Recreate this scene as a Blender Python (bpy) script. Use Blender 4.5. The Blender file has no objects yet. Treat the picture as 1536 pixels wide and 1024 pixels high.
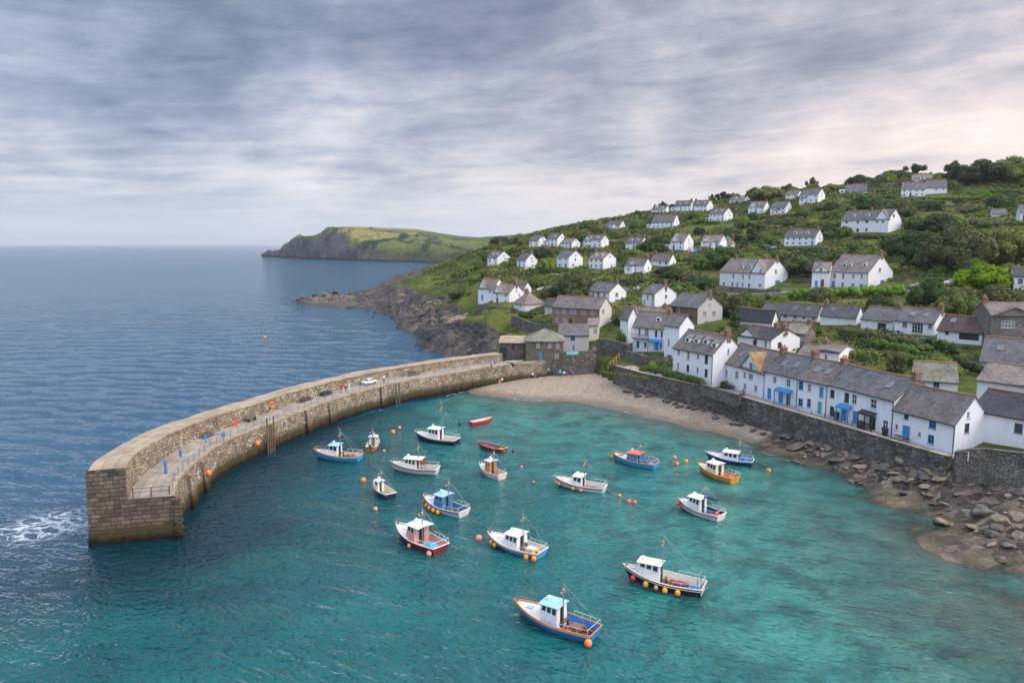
import bpy, bmesh, math, random
import numpy as np
from mathutils import Vector, Matrix
random.seed(11); RNG=np.random.default_rng(11)
SC=bpy.context.scene; COL=SC.collection
# ---------------------------------------------------------------- camera geometry (metres; camera 30 m above the sea, looking north)
F=1109.0; TH=math.atan(147/F); CS,SN=math.cos(TH),math.sin(TH); H=30.0
def ray(px,py):
    u=(px-768)/F; v=(512-py)/F
    return (u,CS+v*SN,-SN+v*CS)
def at(px,py,D):
    d=ray(px,py); t=D/d[1]; return Vector((d[0]*t,D,H+d[2]*t))
def onz(px,py,z=0.0):
    d=ray(px,py); t=(z-H)/d[2]; return Vector((d[0]*t,d[1]*t,z))
def proj(x,y,z):
    Z=y*CS-(z-H)*SN; Y=y*SN+(z-H)*CS
    return (768+F*x/Z,512-F*Y/Z)
# ---------------------------------------------------------------- object helpers
LABELS={}
def tag(o,label,cat,group=None,kind=None):
    o['label']=label; o['category']=cat
    if group: o['group']=group
    o['kind']=kind or 'thing'
    LABELS.setdefault(label,[]).append(o)
    return o
def empty(name,loc,rz=0.0,sc=1.0):
    o=bpy.data.objects.new(name,None); COL.objects.link(o)
    o.location=loc; o.rotation_euler=(0,0,rz); o.scale=(sc,sc,sc); o.empty_display_size=0.3
    return o
def link(name,me,parent=None,loc=None,rot=None,scale=None):
    o=bpy.data.objects.new(name,me); COL.objects.link(o)
    if parent: o.parent=parent
    if loc is not None: o.location=loc
    if rot is not None: o.rotation_euler=rot
    if scale is not None: o.scale=scale
    return o
def copy_tree(o,parent=None):
    c=o.copy(); COL.objects.link(c)
    if parent: c.parent=parent
    for ch in list(o.children): copy_tree(ch,c)
    return c
class MB:
    def __init__(s): s.v=[]; s.f=[]; s.m=[]; s.uv=[]
    def poly(s,pts,m=0,uv=None):
        b=len(s.v); s.v.extend([tuple(p) for p in pts]); s.f.append(tuple(range(b,b+len(pts)))); s.m.append(m); s.uv.append(uv)
    def hexa(s,p,m=0):   # p: 4 bottom, 4 top (ccw seen from above)
        b=len(s.v); s.v.extend([tuple(q) for q in p])
        for q in ((3,2,1,0),(4,5,6,7),(0,1,5,4),(1,2,6,5),(2,3,7,6),(3,0,4,7)):
            s.f.append(tuple(b+i for i in q)); s.m.append(m); s.uv.append(None)
    def box(s,x0,y0,z0,x1,y1,z1,m=0):
        s.hexa([(x0,y0,z0),(x1,y0,z0),(x1,y1,z0),(x0,y1,z0),(x0,y0,z1),(x1,y0,z1),(x1,y1,z1),(x0,y1,z1)],m)
    def obox(s,c,X,Y,Z,m=0):
        c,X,Y,Z=Vector(c),Vector(X),Vector(Y),Vector(Z)
        s.hexa([c-X-Y-Z,c+X-Y-Z,c+X+Y-Z,c-X+Y-Z,c-X-Y+Z,c+X-Y+Z,c+X+Y+Z,c-X+Y+Z],m)
    def tube(s,pts,r,n=6,m=0,cap=True):
        pts=[Vector(p) for p in pts]; k=len(pts); rs=r if isinstance(r,(list,tuple)) else [r]*k
        b=len(s.v)
        for i,p in enumerate(pts):
            t=(pts[min(i+1,k-1)]-pts[max(i-1,0)])
            if t.length<1e-9: t=Vector((0,0,1))
            t.normalize(); a=Vector((0,0,1)) if abs(t.z)<.9 else Vector((1,0,0))
            u=t.cross(a).normalized(); w=t.cross(u)
            for j in range(n):
                an=2*math.pi*j/n; s.v.append(tuple(p+(u*math.cos(an)+w*math.sin(an))*rs[i]))
        for i in range(k-1):
            for j in range(n):
                a0=b+i*n+j; a1=b+i*n+(j+1)%n
                s.f.append((a0,a0+n,a1+n,a1)); s.m.append(m); s.uv.append(None)
        if cap:
            s.f.append(tuple(b+j for j in range(n))); s.m.append(m); s.uv.append(None)
            s.f.append(tuple(b+(k-1)*n+j for j in range(n-1,-1,-1))); s.m.append(m); s.uv.append(None)
    def ball(s,c,r,nu=10,nv=7,m=0):
        r=r if isinstance(r,(list,tuple)) else (r,r,r); b=len(s.v)
        for i in range(nv+1):
            ph=math.pi*i/nv
            for j in range(nu):
                th=2*math.pi*j/nu
                s.v.append((c[0]+r[0]*math.sin(ph)*math.cos(th),c[1]+r[1]*math.sin(ph)*math.sin(th),c[2]+r[2]*math.cos(ph)))
        for i in range(nv):
            for j in range(nu):
                a=b+i*nu+j; d=b+i*nu+(j+1)%nu
                s.f.append((a,a+nu,d+nu,d)); s.m.append(m); s.uv.append(None)
    def grid(s,rows,m=0,close=False):  # rows of points -> quads
        b=len(s.v); n=len(rows[0])
        for r in rows: s.v.extend([tuple(p) for p in r])
        for i in range(len(rows)-1):
            for j in range(n-1):
                mm=m[j] if isinstance(m,(list,tuple)) else m
                s.f.append((b+i*n+j,b+(i+1)*n+j,b+(i+1)*n+j+1,b+i*n+j+1)); s.m.append(mm); s.uv.append(None)
    def mesh(s,name,mats,smooth=False):
        me=bpy.data.meshes.new(name); me.from_pydata(s.v,[],s.f)
        for m in (mats if isinstance(mats,(list,tuple)) else [mats]): me.materials.append(m)
        me.polygons.foreach_set('material_index',s.m)
        if smooth: me.polygons.foreach_set('use_smooth',[True]*len(s.f))
        V=s.v; uvs=[]
        for f,u in zip(s.f,s.uv):
            if u is not None:
                for q in u: uvs.extend(q)
                continue
            # metre-scaled wall/roof coordinates
            nx=ny=nz=0.0; k=len(f)
            for i in range(k):
                a=V[f[i]]; b=V[f[(i+1)%k]]
                nx+=(a[1]-b[1])*(a[2]+b[2]); ny+=(a[2]-b[2])*(a[0]+b[0]); nz+=(a[0]-b[0])*(a[1]+b[1])
            l=math.hypot(nx,ny)
            if l<1e-3*abs(nz)+1e-12:
                for i in f: uvs.extend((V[i][0],V[i][1]))
            else:
                ux,uy=-ny/l,nx/l; n=math.sqrt(nx*nx+ny*ny+nz*nz)
                vx,vy,vz=-nz/n*nx/l,-nz/n*ny/l,l/n
                for i in f:
                    p=V[i]; uvs.extend((p[0]*ux+p[1]*uy,p[0]*vx+p[1]*vy+p[2]*vz))
        ul=me.uv_layers.new(name='UVMap'); ul.data.foreach_set('uv',uvs)
        me.validate(); me.update()
        return me
    def build(s,name,mats,parent=None,smooth=False,**k):
        return link(name,s.mesh(name,mats,smooth),parent,**k)
def np_mesh(name,V,Fq,mat,smooth=False,attrs=None):
    V=np.asarray(V,dtype=np.float32); Fq=np.asarray(Fq,dtype=np.int32); k=Fq.shape[1]
    me=bpy.data.meshes.new(name); me.vertices.add(len(V)); me.vertices.foreach_set('co',V.ravel())
    me.loops.add(Fq.size); me.loops.foreach_set('vertex_index',Fq.ravel())
    me.polygons.add(len(Fq)); me.polygons.foreach_set('loop_start',np.arange(0,Fq.size,k,dtype=np.int32))
    try: me.polygons.foreach_set('loop_total',np.full(len(Fq),k,dtype=np.int32))
    except Exception: pass
    if smooth: me.polygons.foreach_set('use_smooth',np.ones(len(Fq),dtype=bool))
    for m in (mat if isinstance(mat,(list,tuple)) else [mat]): me.materials.append(m)
    me.update(calc_edges=True)
    for an,av in (attrs or {}).items():
        a=me.attributes.new(an,'FLOAT','POINT'); a.data.foreach_set('value',np.asarray(av,dtype=np.float32))
    return me
# ---------------------------------------------------------------- materials
def nd(nt,ty,ins=None,**props):
    n=nt.nodes.new(ty)
    for k,v in props.items(): setattr(n,k,v)
    for k,v in (ins or {}).items():
        i=n.inputs[k]
        if isinstance(v,bpy.types.NodeSocket): nt.links.new(v,i)
        else: i.default_value=v
    return n
def c4(c): return (c[0],c[1],c[2],1.0)
def newmat(name):
    m=bpy.data.materials.new(name); m.use_nodes=True; nt=m.node_tree
    return m,nt,nt.nodes['Principled BSDF']
def ramp(nt,fac,stops,interp='LINEAR'):
    n=nd(nt,'ShaderNodeValToRGB',{'Fac':fac}); cr=n.color_ramp; cr.interpolation=interp
    while len(cr.elements)<len(stops): cr.elements.new(0.5)
    for e,(p,c) in zip(cr.elements,stops): e.position=p; e.color=c4(c) if len(c)==3 else c
    return n.outputs['Color']
def noise(nt,vec,scale,detail=4,rough=.55,dist=0.0):
    return nd(nt,'ShaderNodeTexNoise',{'Vector':vec,'Scale':scale,'Detail':detail,'Roughness':rough,'Distortion':dist}).outputs['Fac']
def mix(nt,fac,a,b,mode='MIX'):
    n=nd(nt,'ShaderNodeMix',data_type='RGBA',blend_type=mode)
    for i,v in ((0,fac),(6,a),(7,b)):
        if isinstance(v,bpy.types.NodeSocket): nt.links.new(v,n.inputs[i])
        else: n.inputs[i].default_value=c4(v) if isinstance(v,(tuple,list)) and len(v)==3 else v
    return n.outputs[2]
def mth(nt,op,a,b=None,c=None,clamp=False):
    n=nd(nt,'ShaderNodeMath',operation=op,use_clamp=clamp)
    for i,v in enumerate((a,b,c)):
        if v is None: continue
        if isinstance(v,bpy.types.NodeSocket): nt.links.new(v,n.inputs[i])
        else: n.inputs[i].default_value=v
    return n.outputs[0]
def sstep(nt,x,a,b):
    n=nd(nt,'ShaderNodeMapRange',{'Value':x,'From Min':a,'From Max':b},interpolation_type='SMOOTHSTEP'); return n.outputs[0]
def coord(nt,which='Object'): return nd(nt,'ShaderNodeTexCoord').outputs[which]
def vmul(nt,v,s): return nd(nt,'ShaderNodeVectorMath',{0:v,1:s},operation='MULTIPLY').outputs[0]
def bump(nt,h,strength,dist=.05):
    return nd(nt,'ShaderNodeBump',{'Height':h,'Strength':strength,'Distance':dist}).outputs[0]
def plain(name,c,rough=.5,metal=0.0,var=.12,scale=3.0,spec=.5):
    m,nt,b=newmat(name); oc=coord(nt)
    n=noise(nt,oc,scale,3)
    col=mix(nt,n,tuple(x*(1-var) for x in c),tuple(min(1,x*(1+var)) for x in c))
    nt.links.new(col,b.inputs['Base Color']); b.inputs['Roughness'].default_value=rough; b.inputs['Metallic'].default_value=metal
    b.inputs['Specular IOR Level'].default_value=spec
    return m
def render_wall(name,c,dirt=(.42,.40,.36),amt=.35):
    m,nt,b=newmat(name); g=nd(nt,'ShaderNodeNewGeometry').outputs['Position']
    big=noise(nt,g,.35,4); st=noise(nt,vmul(nt,g,(1.6,1.6,.22)),1.2,5,.6)
    d=sstep(nt,mth(nt,'ADD',mth(nt,'MULTIPLY',st,.7),mth(nt,'MULTIPLY',big,.5)),.52,.95)
    col=mix(nt,mth(nt,'MULTIPLY',d,amt),c,dirt)
    nt.links.new(col,b.inputs['Base Color']); b.inputs['Roughness'].default_value=.92
    b.inputs['Specular IOR Level'].default_value=.2
    nt.links.new(bump(nt,noise(nt,g,9,4),.35,.03),b.inputs['Normal'])
    return m
def slate(name,c,lichen=(.40,.22,.05),la=.35,pale=.5):
    m,nt,b=newmat(name); uv=coord(nt,'UV'); g=nd(nt,'ShaderNodeNewGeometry').outputs['Position']
    br=nd(nt,'ShaderNodeTexBrick',{'Vector':uv,'Scale':1.0,'Color1':c4([x*.62 for x in c]),'Color2':c4([x*1.35 for x in c]),'Mortar':c4([x*.3 for x in c]),
        'Mortar Size':.018,'Brick Width':.42,'Row Height':.27,'Bias':0.0,'Mortar Smooth':.3})
    n1=noise(nt,g,.5,5,.65); n2=noise(nt,g,2.3,5,.7); n3=noise(nt,g,.9,4,.6,.6)
    col=mix(nt,sstep(nt,n1,.3,.72),br.outputs['Color'],mix(nt,.55,br.outputs['Color'],[min(1,x*1.9) for x in c]))
    col=mix(nt,mth(nt,'MULTIPLY',sstep(nt,n2,.55,.78),pale),col,(.36,.35,.33))
    col=mix(nt,mth(nt,'MULTIPLY',sstep(nt,n3,.60,.72),la),col,lichen)
    nt.links.new(col,b.inputs['Base Color']); b.inputs['Roughness'].default_value=.72
    b.inputs['Specular IOR Level'].default_value=.3
    nt.links.new(bump(nt,br.outputs['Fac'],-.5,.04),b.inputs['Normal'])
    return m
def rubble(name,cols,scale=(1.7,2.6),mortar=(.10,.085,.07),mw=.06,tide=False,moss=0.0,blockw=None):
    """random or coursed stone; cols = palette; tide = weed and wet stain by height above the sea"""
    m,nt,b=newmat(name); uv=coord(nt,'UV'); g=nd(nt,'ShaderNodeNewGeometry').outputs['Position']
    wob=nd(nt,'ShaderNodeTexNoise',{'Vector':uv,'Scale':1.3,'Detail':3.0}).outputs['Color']
    uvw=nd(nt,'ShaderNodeVectorMath',{0:uv,1:vmul(nt,wob,(.22,.22,0)) },operation='ADD').outputs[0]
    if blockw:
        br=nd(nt,'ShaderNodeTexBrick',{'Vector':uvw,'Scale':1.0,'Color1':(0,0,0,1),'Color2':(1,1,1,1),'Mortar':(0,0,0,1),'Mortar Size':.035,'Brick Width':blockw[0],'Row Height':blockw[1],'Mortar Smooth':.4},squash=.7,squash_frequency=3)
        rnd=nd(nt,'ShaderNodeSeparateColor',{'Color':br.outputs['Color']}).outputs[0]; edge=br.outputs['Fac']; hgt=mth(nt,'SUBTRACT',1.0,edge)
    else:
        sv=vmul(nt,uvw,(scale[0],scale[1],1))
        v=nd(nt,'ShaderNodeTexVoronoi',{'Vector':sv,'Scale':1.0},voronoi_dimensions='2D')
        e=nd(nt,'ShaderNodeTexVoronoi',{'Vector':sv,'Scale':1.0},voronoi_dimensions='2D',feature='DISTANCE_TO_EDGE')
        rnd=nd(nt,'ShaderNodeSeparateColor',{'Color':v.outputs['Color']}).outputs[0]
        hgt=sstep(nt,e.outputs['Distance'],0.0,mw*2.2); edge=mth(nt,'SUBTRACT',1.0,hgt)
    k=len(cols); col=ramp(nt,rnd,[(i/(k-1)*.92+.04,c) for i,c in enumerate(cols)])
    n1=noise(nt,g,.45,5,.6); n2=noise(nt,g,4.5,4,.65)
    col=mix(nt,sstep(nt,n1,.42,.7),col,mix(nt,.5,col,[x*.35 for x in cols[0]]))
    col=mix(nt,mth(nt,'MULTIPLY',n2,.5),col,[x*.5 for x in cols[-1]])
    col=mix(nt,mth(nt,'MULTIPLY',edge,.85),col,mortar)
    if tide and not blockw:
        st=noise(nt,vmul(nt,g,(.9,.9,.25)),.5,5,.65); col=mix(nt,mth(nt,'MULTIPLY',sstep(nt,st,.56,.72),.6),col,(.30,.125,.045)); col=mix(nt,mth(nt,'MULTIPLY',sstep(nt,noise(nt,vmul(nt,g,(1,1,.4)),.9,4,.6),.60,.72),.55),col,(.60,.56,.49)); col=mix(nt,mth(nt,'MULTIPLY',sstep(nt,st,.44,.30),.6),col,(.075,.06,.042))
    if moss: col=mix(nt,mth(nt,'MULTIPLY',sstep(nt,noise(nt,g,.8,5,.7),.5,.7),moss),col,(.07,.085,.02))
    if tide:
        z=nd(nt,'ShaderNodeSeparateXYZ',{0:g}).outputs['Z']; zz=mth(nt,'ADD',z,mth(nt,'MULTIPLY',noise(nt,vmul(nt,g,(1,1,.3)),.9,4),-1.3))
        col=mix(nt,sstep(nt,zz,1.7,.5),col,mix(nt,n2,(.03,.024,.013),(.11,.085,.032)))
        col=mix(nt,sstep(nt,zz,.45,-.35),col,(.008,.009,.007))
    nt.links.new(col,b.inputs['Base Color']); b.inputs['Roughness'].default_value=.9; b.inputs['Specular IOR Level'].default_value=.25
    hh=mth(nt,'ADD',hgt,mth(nt,'MULTIPLY',n2,.7))
    nt.links.new(bump(nt,hh,.9,.12),b.inputs['Normal'])
    return m
def paint(name,c,rough=.42,worn=.25):
    m,nt,b=newmat(name); oc=coord(nt)
    n=noise(nt,vmul(nt,oc,(1,1,2.5)),1.6,5,.65); n2=noise(nt,vmul(nt,oc,(3,3,.5)),2.2,4,.6)
    col=mix(nt,mth(nt,'MULTIPLY',sstep(nt,n,.5,.75),worn),c,[x*.45+.03 for x in c])
    col=mix(nt,mth(nt,'MULTIPLY',sstep(nt,n2,.54,.70),worn*.9),col,(.17,.10,.055))
    nt.links.new(col,b.inputs['Base Color']); b.inputs['Roughness'].default_value=rough
    return m
def leafmat(name,c,c2,vary=.35):
    m,nt,b=newmat(name); oc=coord(nt); oi=nd(nt,'ShaderNodeObjectInfo').outputs['Random']
    isl=nd(nt,'ShaderNodeNewGeometry').outputs['Random Per Island']
    n=noise(nt,oc,2.2,3,.6)
    t=mth(nt,'ADD',mth(nt,'MULTIPLY',isl,.5),mth(nt,'MULTIPLY',n,.6),clamp=True)
    col=mix(nt,t,c,c2)
    hs=nd(nt,'ShaderNodeHueSaturation',{'Hue':mth(nt,'MULTIPLY_ADD',oi,.05,.475),'Saturation':mth(nt,'MULTIPLY_ADD',oi,.3,.82),'Value':mth(nt,'MULTIPLY_ADD',oi,vary*2,1-vary),'Color':col}).outputs[0]
    b.inputs['Roughness'].default_value=.65; b.inputs['Specular IOR Level'].default_value=.25
    nt.links.new(hs,b.inputs['Base Color'])
    tr=nd(nt,'ShaderNodeBsdfTranslucent',{'Color':hs}); mx=nd(nt,'ShaderNodeMixShader',{0:.22,1:b.outputs[0],2:tr.outputs[0]})
    nt.links.new(mx.outputs[0],nt.nodes['Material Output'].inputs['Surface'])
    return m
M={}
M['white']=render_wall('white_render',(.78,.79,.80)); M['cream']=render_wall('cream_render',(.74,.70,.63)); M['grey']=render_wall('grey_render',(.46,.45,.43))
M['pinkish']=render_wall('weathered_render',(.60,.55,.50),amt=.6); M['stain']=render_wall('stained_white_render',(.68,.68,.67),amt=.7)
M['stone']=rubble('house_stone',[(.16,.14,.12),(.27,.24,.20),(.36,.33,.29),(.22,.20,.19)],scale=(1.9,3.2),mortar=(.30,.28,.25))
M['stone_dark']=rubble('custom_house_stone',[(.11,.095,.08),(.20,.17,.135),(.28,.24,.19),(.16,.14,.13)],scale=(1.7,3.0),mortar=(.24,.21,.18))
M['brickwall']=rubble('red_brick',[(.30,.13,.085),(.40,.19,.12),(.47,.27,.19)],mortar=(.42,.36,.30),blockw=(.45,.16))
M['timber']=plain('weathered_boarding',(.17,.12,.085),.85,var=.5,scale=5)
for k,c,la,lc,pl in (('slate',(.105,.100,.100),.5,(.30,.17,.05),.5),('slate_brown',(.165,.138,.118),.45,(.34,.21,.07),.4),('slate_dark',(.045,.043,.047),.12,(.12,.10,.08),.18),
        ('slate_lichen',(.27,.16,.06),1.0,(.46,.20,.025),.15),('slate_warm',(.135,.116,.102),.5,(.30,.16,.05),.6),('slate_moss',(.17,.165,.12),.6,(.20,.19,.06),.5),('slate_rust',(.085,.055,.045),.5,(.10,.06,.03),.2)):
    M[k]=slate('roof_'+k,c,lc,la,pl)
M['ridge']=plain('ridge_tile',(.32,.17,.085),.85,var=.35); M['chim']=rubble('chimney_brick',[(.26,.12,.075),(.36,.18,.11),(.32,.20,.14)],mortar=(.30,.24,.19),blockw=(.4,.16)); M['pot']=plain('chimney_pot',(.40,.20,.11),.8)
m,nt,b=newmat('window_glass'); b.inputs['Base Color'].default_value=(.035,.045,.055,1); b.inputs['Roughness'].default_value=.08; b.inputs['Specular IOR Level'].default_value=.8; M['glass']=m
m,nt,b=newmat('blind_glass'); b.inputs['Base Color'].default_value=(.16,.17,.18,1); b.inputs['Roughness'].default_value=.15; M['glass_pale']=m
M['frame']=plain('white_joinery',(.72,.73,.73),.5); M['fblue']=plain('blue_joinery',(.06,.30,.60),.5); M['fgreen']=plain('teal_joinery',(.16,.42,.42),.5)
M['dblue']=plain('blue_door_paint',(.035,.25,.55),.5); M['dteal']=plain('teal_door_paint',(.10,.34,.36),.5); M['ddark']=plain('dark_paint_and_opening_shade',(.03,.03,.035),.5)  # the dark one also stands in for shade inside open doorways
M['pipe']=plain('black_pipe',(.025,.025,.028),.5); M['lead']=plain('lead_flashing',(.24,.25,.27),.6); M['frame_dark']=plain('dark_joinery',(.07,.075,.08),.5)
M['pier_rubble']=rubble('pier_rubble',[(.19,.14,.085),(.36,.28,.185),(.50,.41,.29),(.27,.22,.16),(.58,.51,.41)],scale=(1.7,2.5),mortar=(.10,.078,.052),tide=True)
M['pier_block']=rubble('pier_blocks',[(.085,.065,.048),(.185,.138,.095),(.28,.215,.15),(.135,.112,.09)],mortar=(.045,.037,.03),blockw=(1.05,.42),tide=True,moss=.3)
M['pier_cap']=rubble('pier_capping',[(.38,.29,.19),(.47,.37,.25),(.53,.43,.31)],mortar=(.26,.20,.13),blockw=(1.6,1.15),moss=.12)
M['paving']=rubble('pier_paving',[(.34,.29,.23),(.41,.355,.28),(.47,.41,.33)],mortar=(.21,.18,.15),blockw=(2.2,1.1))
M['seawall']=rubble('sea_wall_stone',[(.075,.07,.064),(.15,.138,.122),(.22,.20,.175),(.10,.093,.083),(.30,.275,.24)],scale=(1.9,3.1),mortar=(.055,.05,.045),moss=.25)
M['gardenwall']=rubble('garden_wall_stone',[(.11,.098,.085),(.20,.18,.155),(.27,.245,.215)],scale=(2.3,3.6),mortar=(.075,.068,.06),moss=.35)
M['path']=plain('path_concrete',(.30,.28,.255),.9,var=.25,scale=.8); M['metal']=plain('galvanised_rail',(.30,.31,.32),.45,.6); M['rust']=plain('rusty_iron',(.13,.075,.05),.8,var=.4)
M['wood']=plain('wet_timber',(.13,.095,.06),.8,var=.4); M['orange']=plain('orange_float',(.86,.25,.045),.42,var=.15); M['amber']=plain('amber_float',(.85,.36,.03),.42,var=.12); M['red']=plain('red_float',(.75,.06,.05),.42); M['pinkf']=plain('faded_float',(.76,.30,.22),.5)
M['rope']=plain('rope',(.40,.34,.24),.9); M['rubber']=plain('tyre_rubber',(.02,.02,.02),.8); M['skin']=plain('skin',(.55,.36,.27),.6); M['bark']=plain('bark',(.11,.085,.06),.9,var=.4,scale=6)
for k,c in dict(pw=(.77,.77,.76),pwarm=(.74,.68,.58),sky=(.05,.36,.70),blue=(.02,.22,.58),navy=(.012,.022,.075),black=(.018,.018,.022),maroon=(.22,.02,.035),redp=(.55,.03,.035),pink=(.62,.32,.28),yellow=(.78,.37,.04),ochre=(.55,.26,.05),cream=(.76,.70,.56),orangew=(.60,.22,.06),olive=(.33,.33,.10),deck=(.47,.43,.36),wooddk=(.22,.11,.06),paleblue=(.36,.60,.80),midblue=(.05,.20,.45),antif=(.16,.022,.018),coral=(.68,.17,.10)).items():
    M[k]=paint('paint_'+k,c,worn=.42 if k!='pw' else .34)
LEAF=[leafmat('leaf_dark',(.024,.052,.014),(.085,.122,.028)),leafmat('leaf_mid',(.060,.110,.018),(.185,.245,.040)),leafmat('leaf_olive',(.090,.108,.024),(.235,.235,.055)),
      leafmat('leaf_bright',(.095,.145,.012),(.29,.34,.035),.12),leafmat('leaf_brown',(.060,.084,.020),(.175,.190,.046)),leafmat('leaf_hedge',(.040,.092,.016),(.130,.205,.034),.2)]
# ---------------------------------------------------------------- the houses: where each stands, read as metres
c4_=lambda X,Y:(1230+X/5.02,220+Y/5.02)
c5=lambda X,Y:(690+X/4.955,410+Y/4.955)
c5b=lambda X,Y:(1040+X/4.8,360+Y/4.8)
c6=lambda X,Y:(900+X/4.8,430+Y/4.8)
c7=lambda X,Y:(1180+X/3.657,440+Y/3.657)
HS=[]
def hs(key,hand,label,xl,xc,xr,yb,D,a,eave,ridge,W=None,**k):
    """xl/xc/xr: left end, near corner, far end of the right gable; yb: foot of the near corner; D: metres north of the camera; a: turn of the front"""
    C=at(xc,yb,D) if D>0 else onz(xc,yb,-D)
    a=math.radians(a); dx=Vector((math.cos(a),math.sin(a),0)); dy=Vector((-math.sin(a),math.cos(a),0))
    def reach(d,px):
        u=(px-768)/F; Zc=C.y*CS-(C.z-H)*SN
        return (u*Zc-C.x)/(d.x-u*(d.y*CS))
    L=-reach(dx,xl); W=W or reach(dy,xr)
    if not 2.5<W<13: W=7.0
    def zat(p,py):
        v=(512-py)/F; return H+p.y*(v*CS-SN)/(CS+v*SN)
    ze=zat(C,eave)-C.z; zr=zat(C+dy*(W/2),ridge)-C.z
    d=dict(key=key,hand=hand,label=label,C=C,a=a,dx=dx,dy=dy,L=L,W=W,ze=ze,zr=zr,xl=xl,xc=xc,xr=xr or xc,yb=yb,eave=eave,ridge=ridge,D=C.y); d.update(k); HS.append(d); return d
Z0=-4.8
# -- quay row
hs('R1','the gabled quay cottage','white quay cottage with half-timbered front gable and orange lichened roof',1083,1146,None,598,Z0,-74,560,530,W=7,roof='slate_warm',chim=[(.98,'r')],xg=(5.6,11.2,.45,'timbered'),
   open=[(c6,(1072,545,1100,606),'w'),(c6,(893,595,917,645),'w'),(c6,(970,607,995,662),'w'),(c6,(1068,625,1100,665),'w'),(c6,(1030,612,1050,655),'w'),(c6,(1030,695,1052,738),'w'),(c6,(1107,710,1132,750),'w')],pipe=[1.0],sky=[(.25,.5)])
hs('R2','the blue porch cottage','white quay cottage with grey slate roof and long blue porch',1146,1195,None,611,Z0,-68,567,538,W=7,roof='slate',chim=[(1.0,'r')],
   open=[(c6,(1245,645,1270,690),'w'),(c6,(1340,665,1370,720),'w'),(c6,(1203,735,1232,800),'db'),(c6,(1285,755,1318,825),'db'),(c6,(1340,770,1370,838),'dk')],porch=(.42,.88,'blue'),pipe=[1.0],sky=[(.35,.45),(.7,.5)])
hs('R3','the blue shuttered cottage','white quay cottage with tall blue shuttered windows and blue door',1195,1239,None,624,Z0,-65,577,547,W=7,roof='slate_warm',chim=[(1.0,'r')],
   open=[(c7,(65,480,90,528),'wb'),(c7,(113,497,133,537),'w'),(c7,(178,512,202,570),'sb'),(c7,(62,575,88,618),'wb'),(c7,(110,577,132,625),'wb'),(c7,(168,592,192,660),'dl')],pipe=[1.0],sky=[(.35,.5),(.72,.5)])
hs('R4','the longest quay cottage','long white quay cottage under dark slate roof with blue and black porches',1239,1338,None,654,Z0,-72,601,570,W=7.4,roof='slate',chim=[(.98,'r')],
   open=[(c7,(238,528,262,572),'wg'),(c7,(316,545,342,600),'wg'),(c7,(356,553,383,607),'w'),(c7,(458,578,492,632),'w'),(c7,(235,618,260,672),'wg'),(c7,(296,636,328,697),'db'),(c7,(360,652,386,712),'db'),(c7,(450,668,488,738),'dk'),(c7,(525,695,555,745),'w')],
   porch=(.22,.42,'blue'),porch2=(.56,.78,'black'),pipe=[1.0],sky=[(.78,.5)],plus=.6)
hs('R5','the end quay cottage','white end quay cottage with sagging grey roof and bright blue double door',1338,1430,1481,681,Z0,-69,636,596,roof='slate_warm',
   open=[(c7,(643,655,668,690),'wg'),(c7,(780,690,820,742),'wb'),(c7,(592,715,610,748),'w'),(c7,(632,722,676,788),'db'),(c7,(716,760,737,785),'w'),(c7,(773,775,808,825),'wb')],gopen=[(c7,(976,712,1002,765),'wg'),(c7,(990,650,1005,685),'w')],pipe=[1.0])
hs('R6','the black roofed cottage','white cottage with near black slate roof beside the end of the quay',1455,1640,None,692,-6.2,-57,648,612,W=8,roof='slate_dark',open=[(c7,(1248,712,1295,768),'wg')],pipe=[.06])
hs('R7','the brown roofed house','white house with long lichened brown roof above the black roofed cottage',1464,1640,None,625,-9.0,-50,592,563,W=8,roof='slate_brown',open=[])
hs('R8','the skylight house','white house with grey roof and skylight above the brown roofed house',1469,1640,None,570,112,-40,556,517,W=8.5,roof='slate',open=[(c7,(1112,375,1140,412),'w'),(c7,(1218,382,1252,420),'w')],sky=[(.16,.55)])
hs('R9','the garden shed','small white outbuilding with lichened slate roof in the garden',1371,1435,None,600,107,-22,573,546,W=5.5,roof='slate_moss',open=[(c7,(803,487,838,527),'wb')])
# -- behind the row
hs('H14','the tall white house','tall white three storey house with dormers above the beach',1009,1068,1113,576,-5.4,-62,532,504,roof='slate_warm',chim=[(.97,'r'),(.62,'b')],
   open=[(c6,(555,450,575,490),'w'),(c6,(625,465,645,525),'w'),(c6,(697,480,712,520),'w'),(c6,(753,492,777,555),'wg'),(c6,(553,545,567,595),'w'),(c6,(622,562,642,612),'wg'),(c6,(692,580,708,618),'w'),(c6,(752,592,775,648),'wg')],
   gopen=[(c6,(918,447,932,485),'w')],dorm=[(.22,.4),(.44,.42),(.66,.45),(.90,.35)],pipe=[1.0])
hs('H15','the wide gabled house','white house with wide right gable and dark roof behind the quay row',1106,1156,1199,534,143,-58,510,494,roof='slate_dark',chim=[(.72,'r'),(.98,'r')],
   open=[(c6,(1100,370,1130,425),'dk'),(c6,(1180,388,1200,437),'w')],gopen=[(c6,(1315,338,1340,360),'w'),(c6,(1280,400,1308,442),'wg')],xg=(.2,4.4,.2,'plain'))
hs('H16','the small stone house','small grey stone house with brick chimney behind the wide gabled house',1176,1206,1222,530,150,-40,501,487,wall='stone',roof='slate_moss',chim=[(.95,'r')],open=[(c7,(92,228,115,262),'wp')])
hs('H17','the hipped cottage','white cottage with pointed gable and lichened roof behind the quay row',1218,1258,1280,552,124,-42,530,523,roof='slate_warm',chim=[(.2,'r')],open=[(c7,(207,330,220,385),'w')],xg=(0.4,5.5,.5,'plain'))
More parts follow.
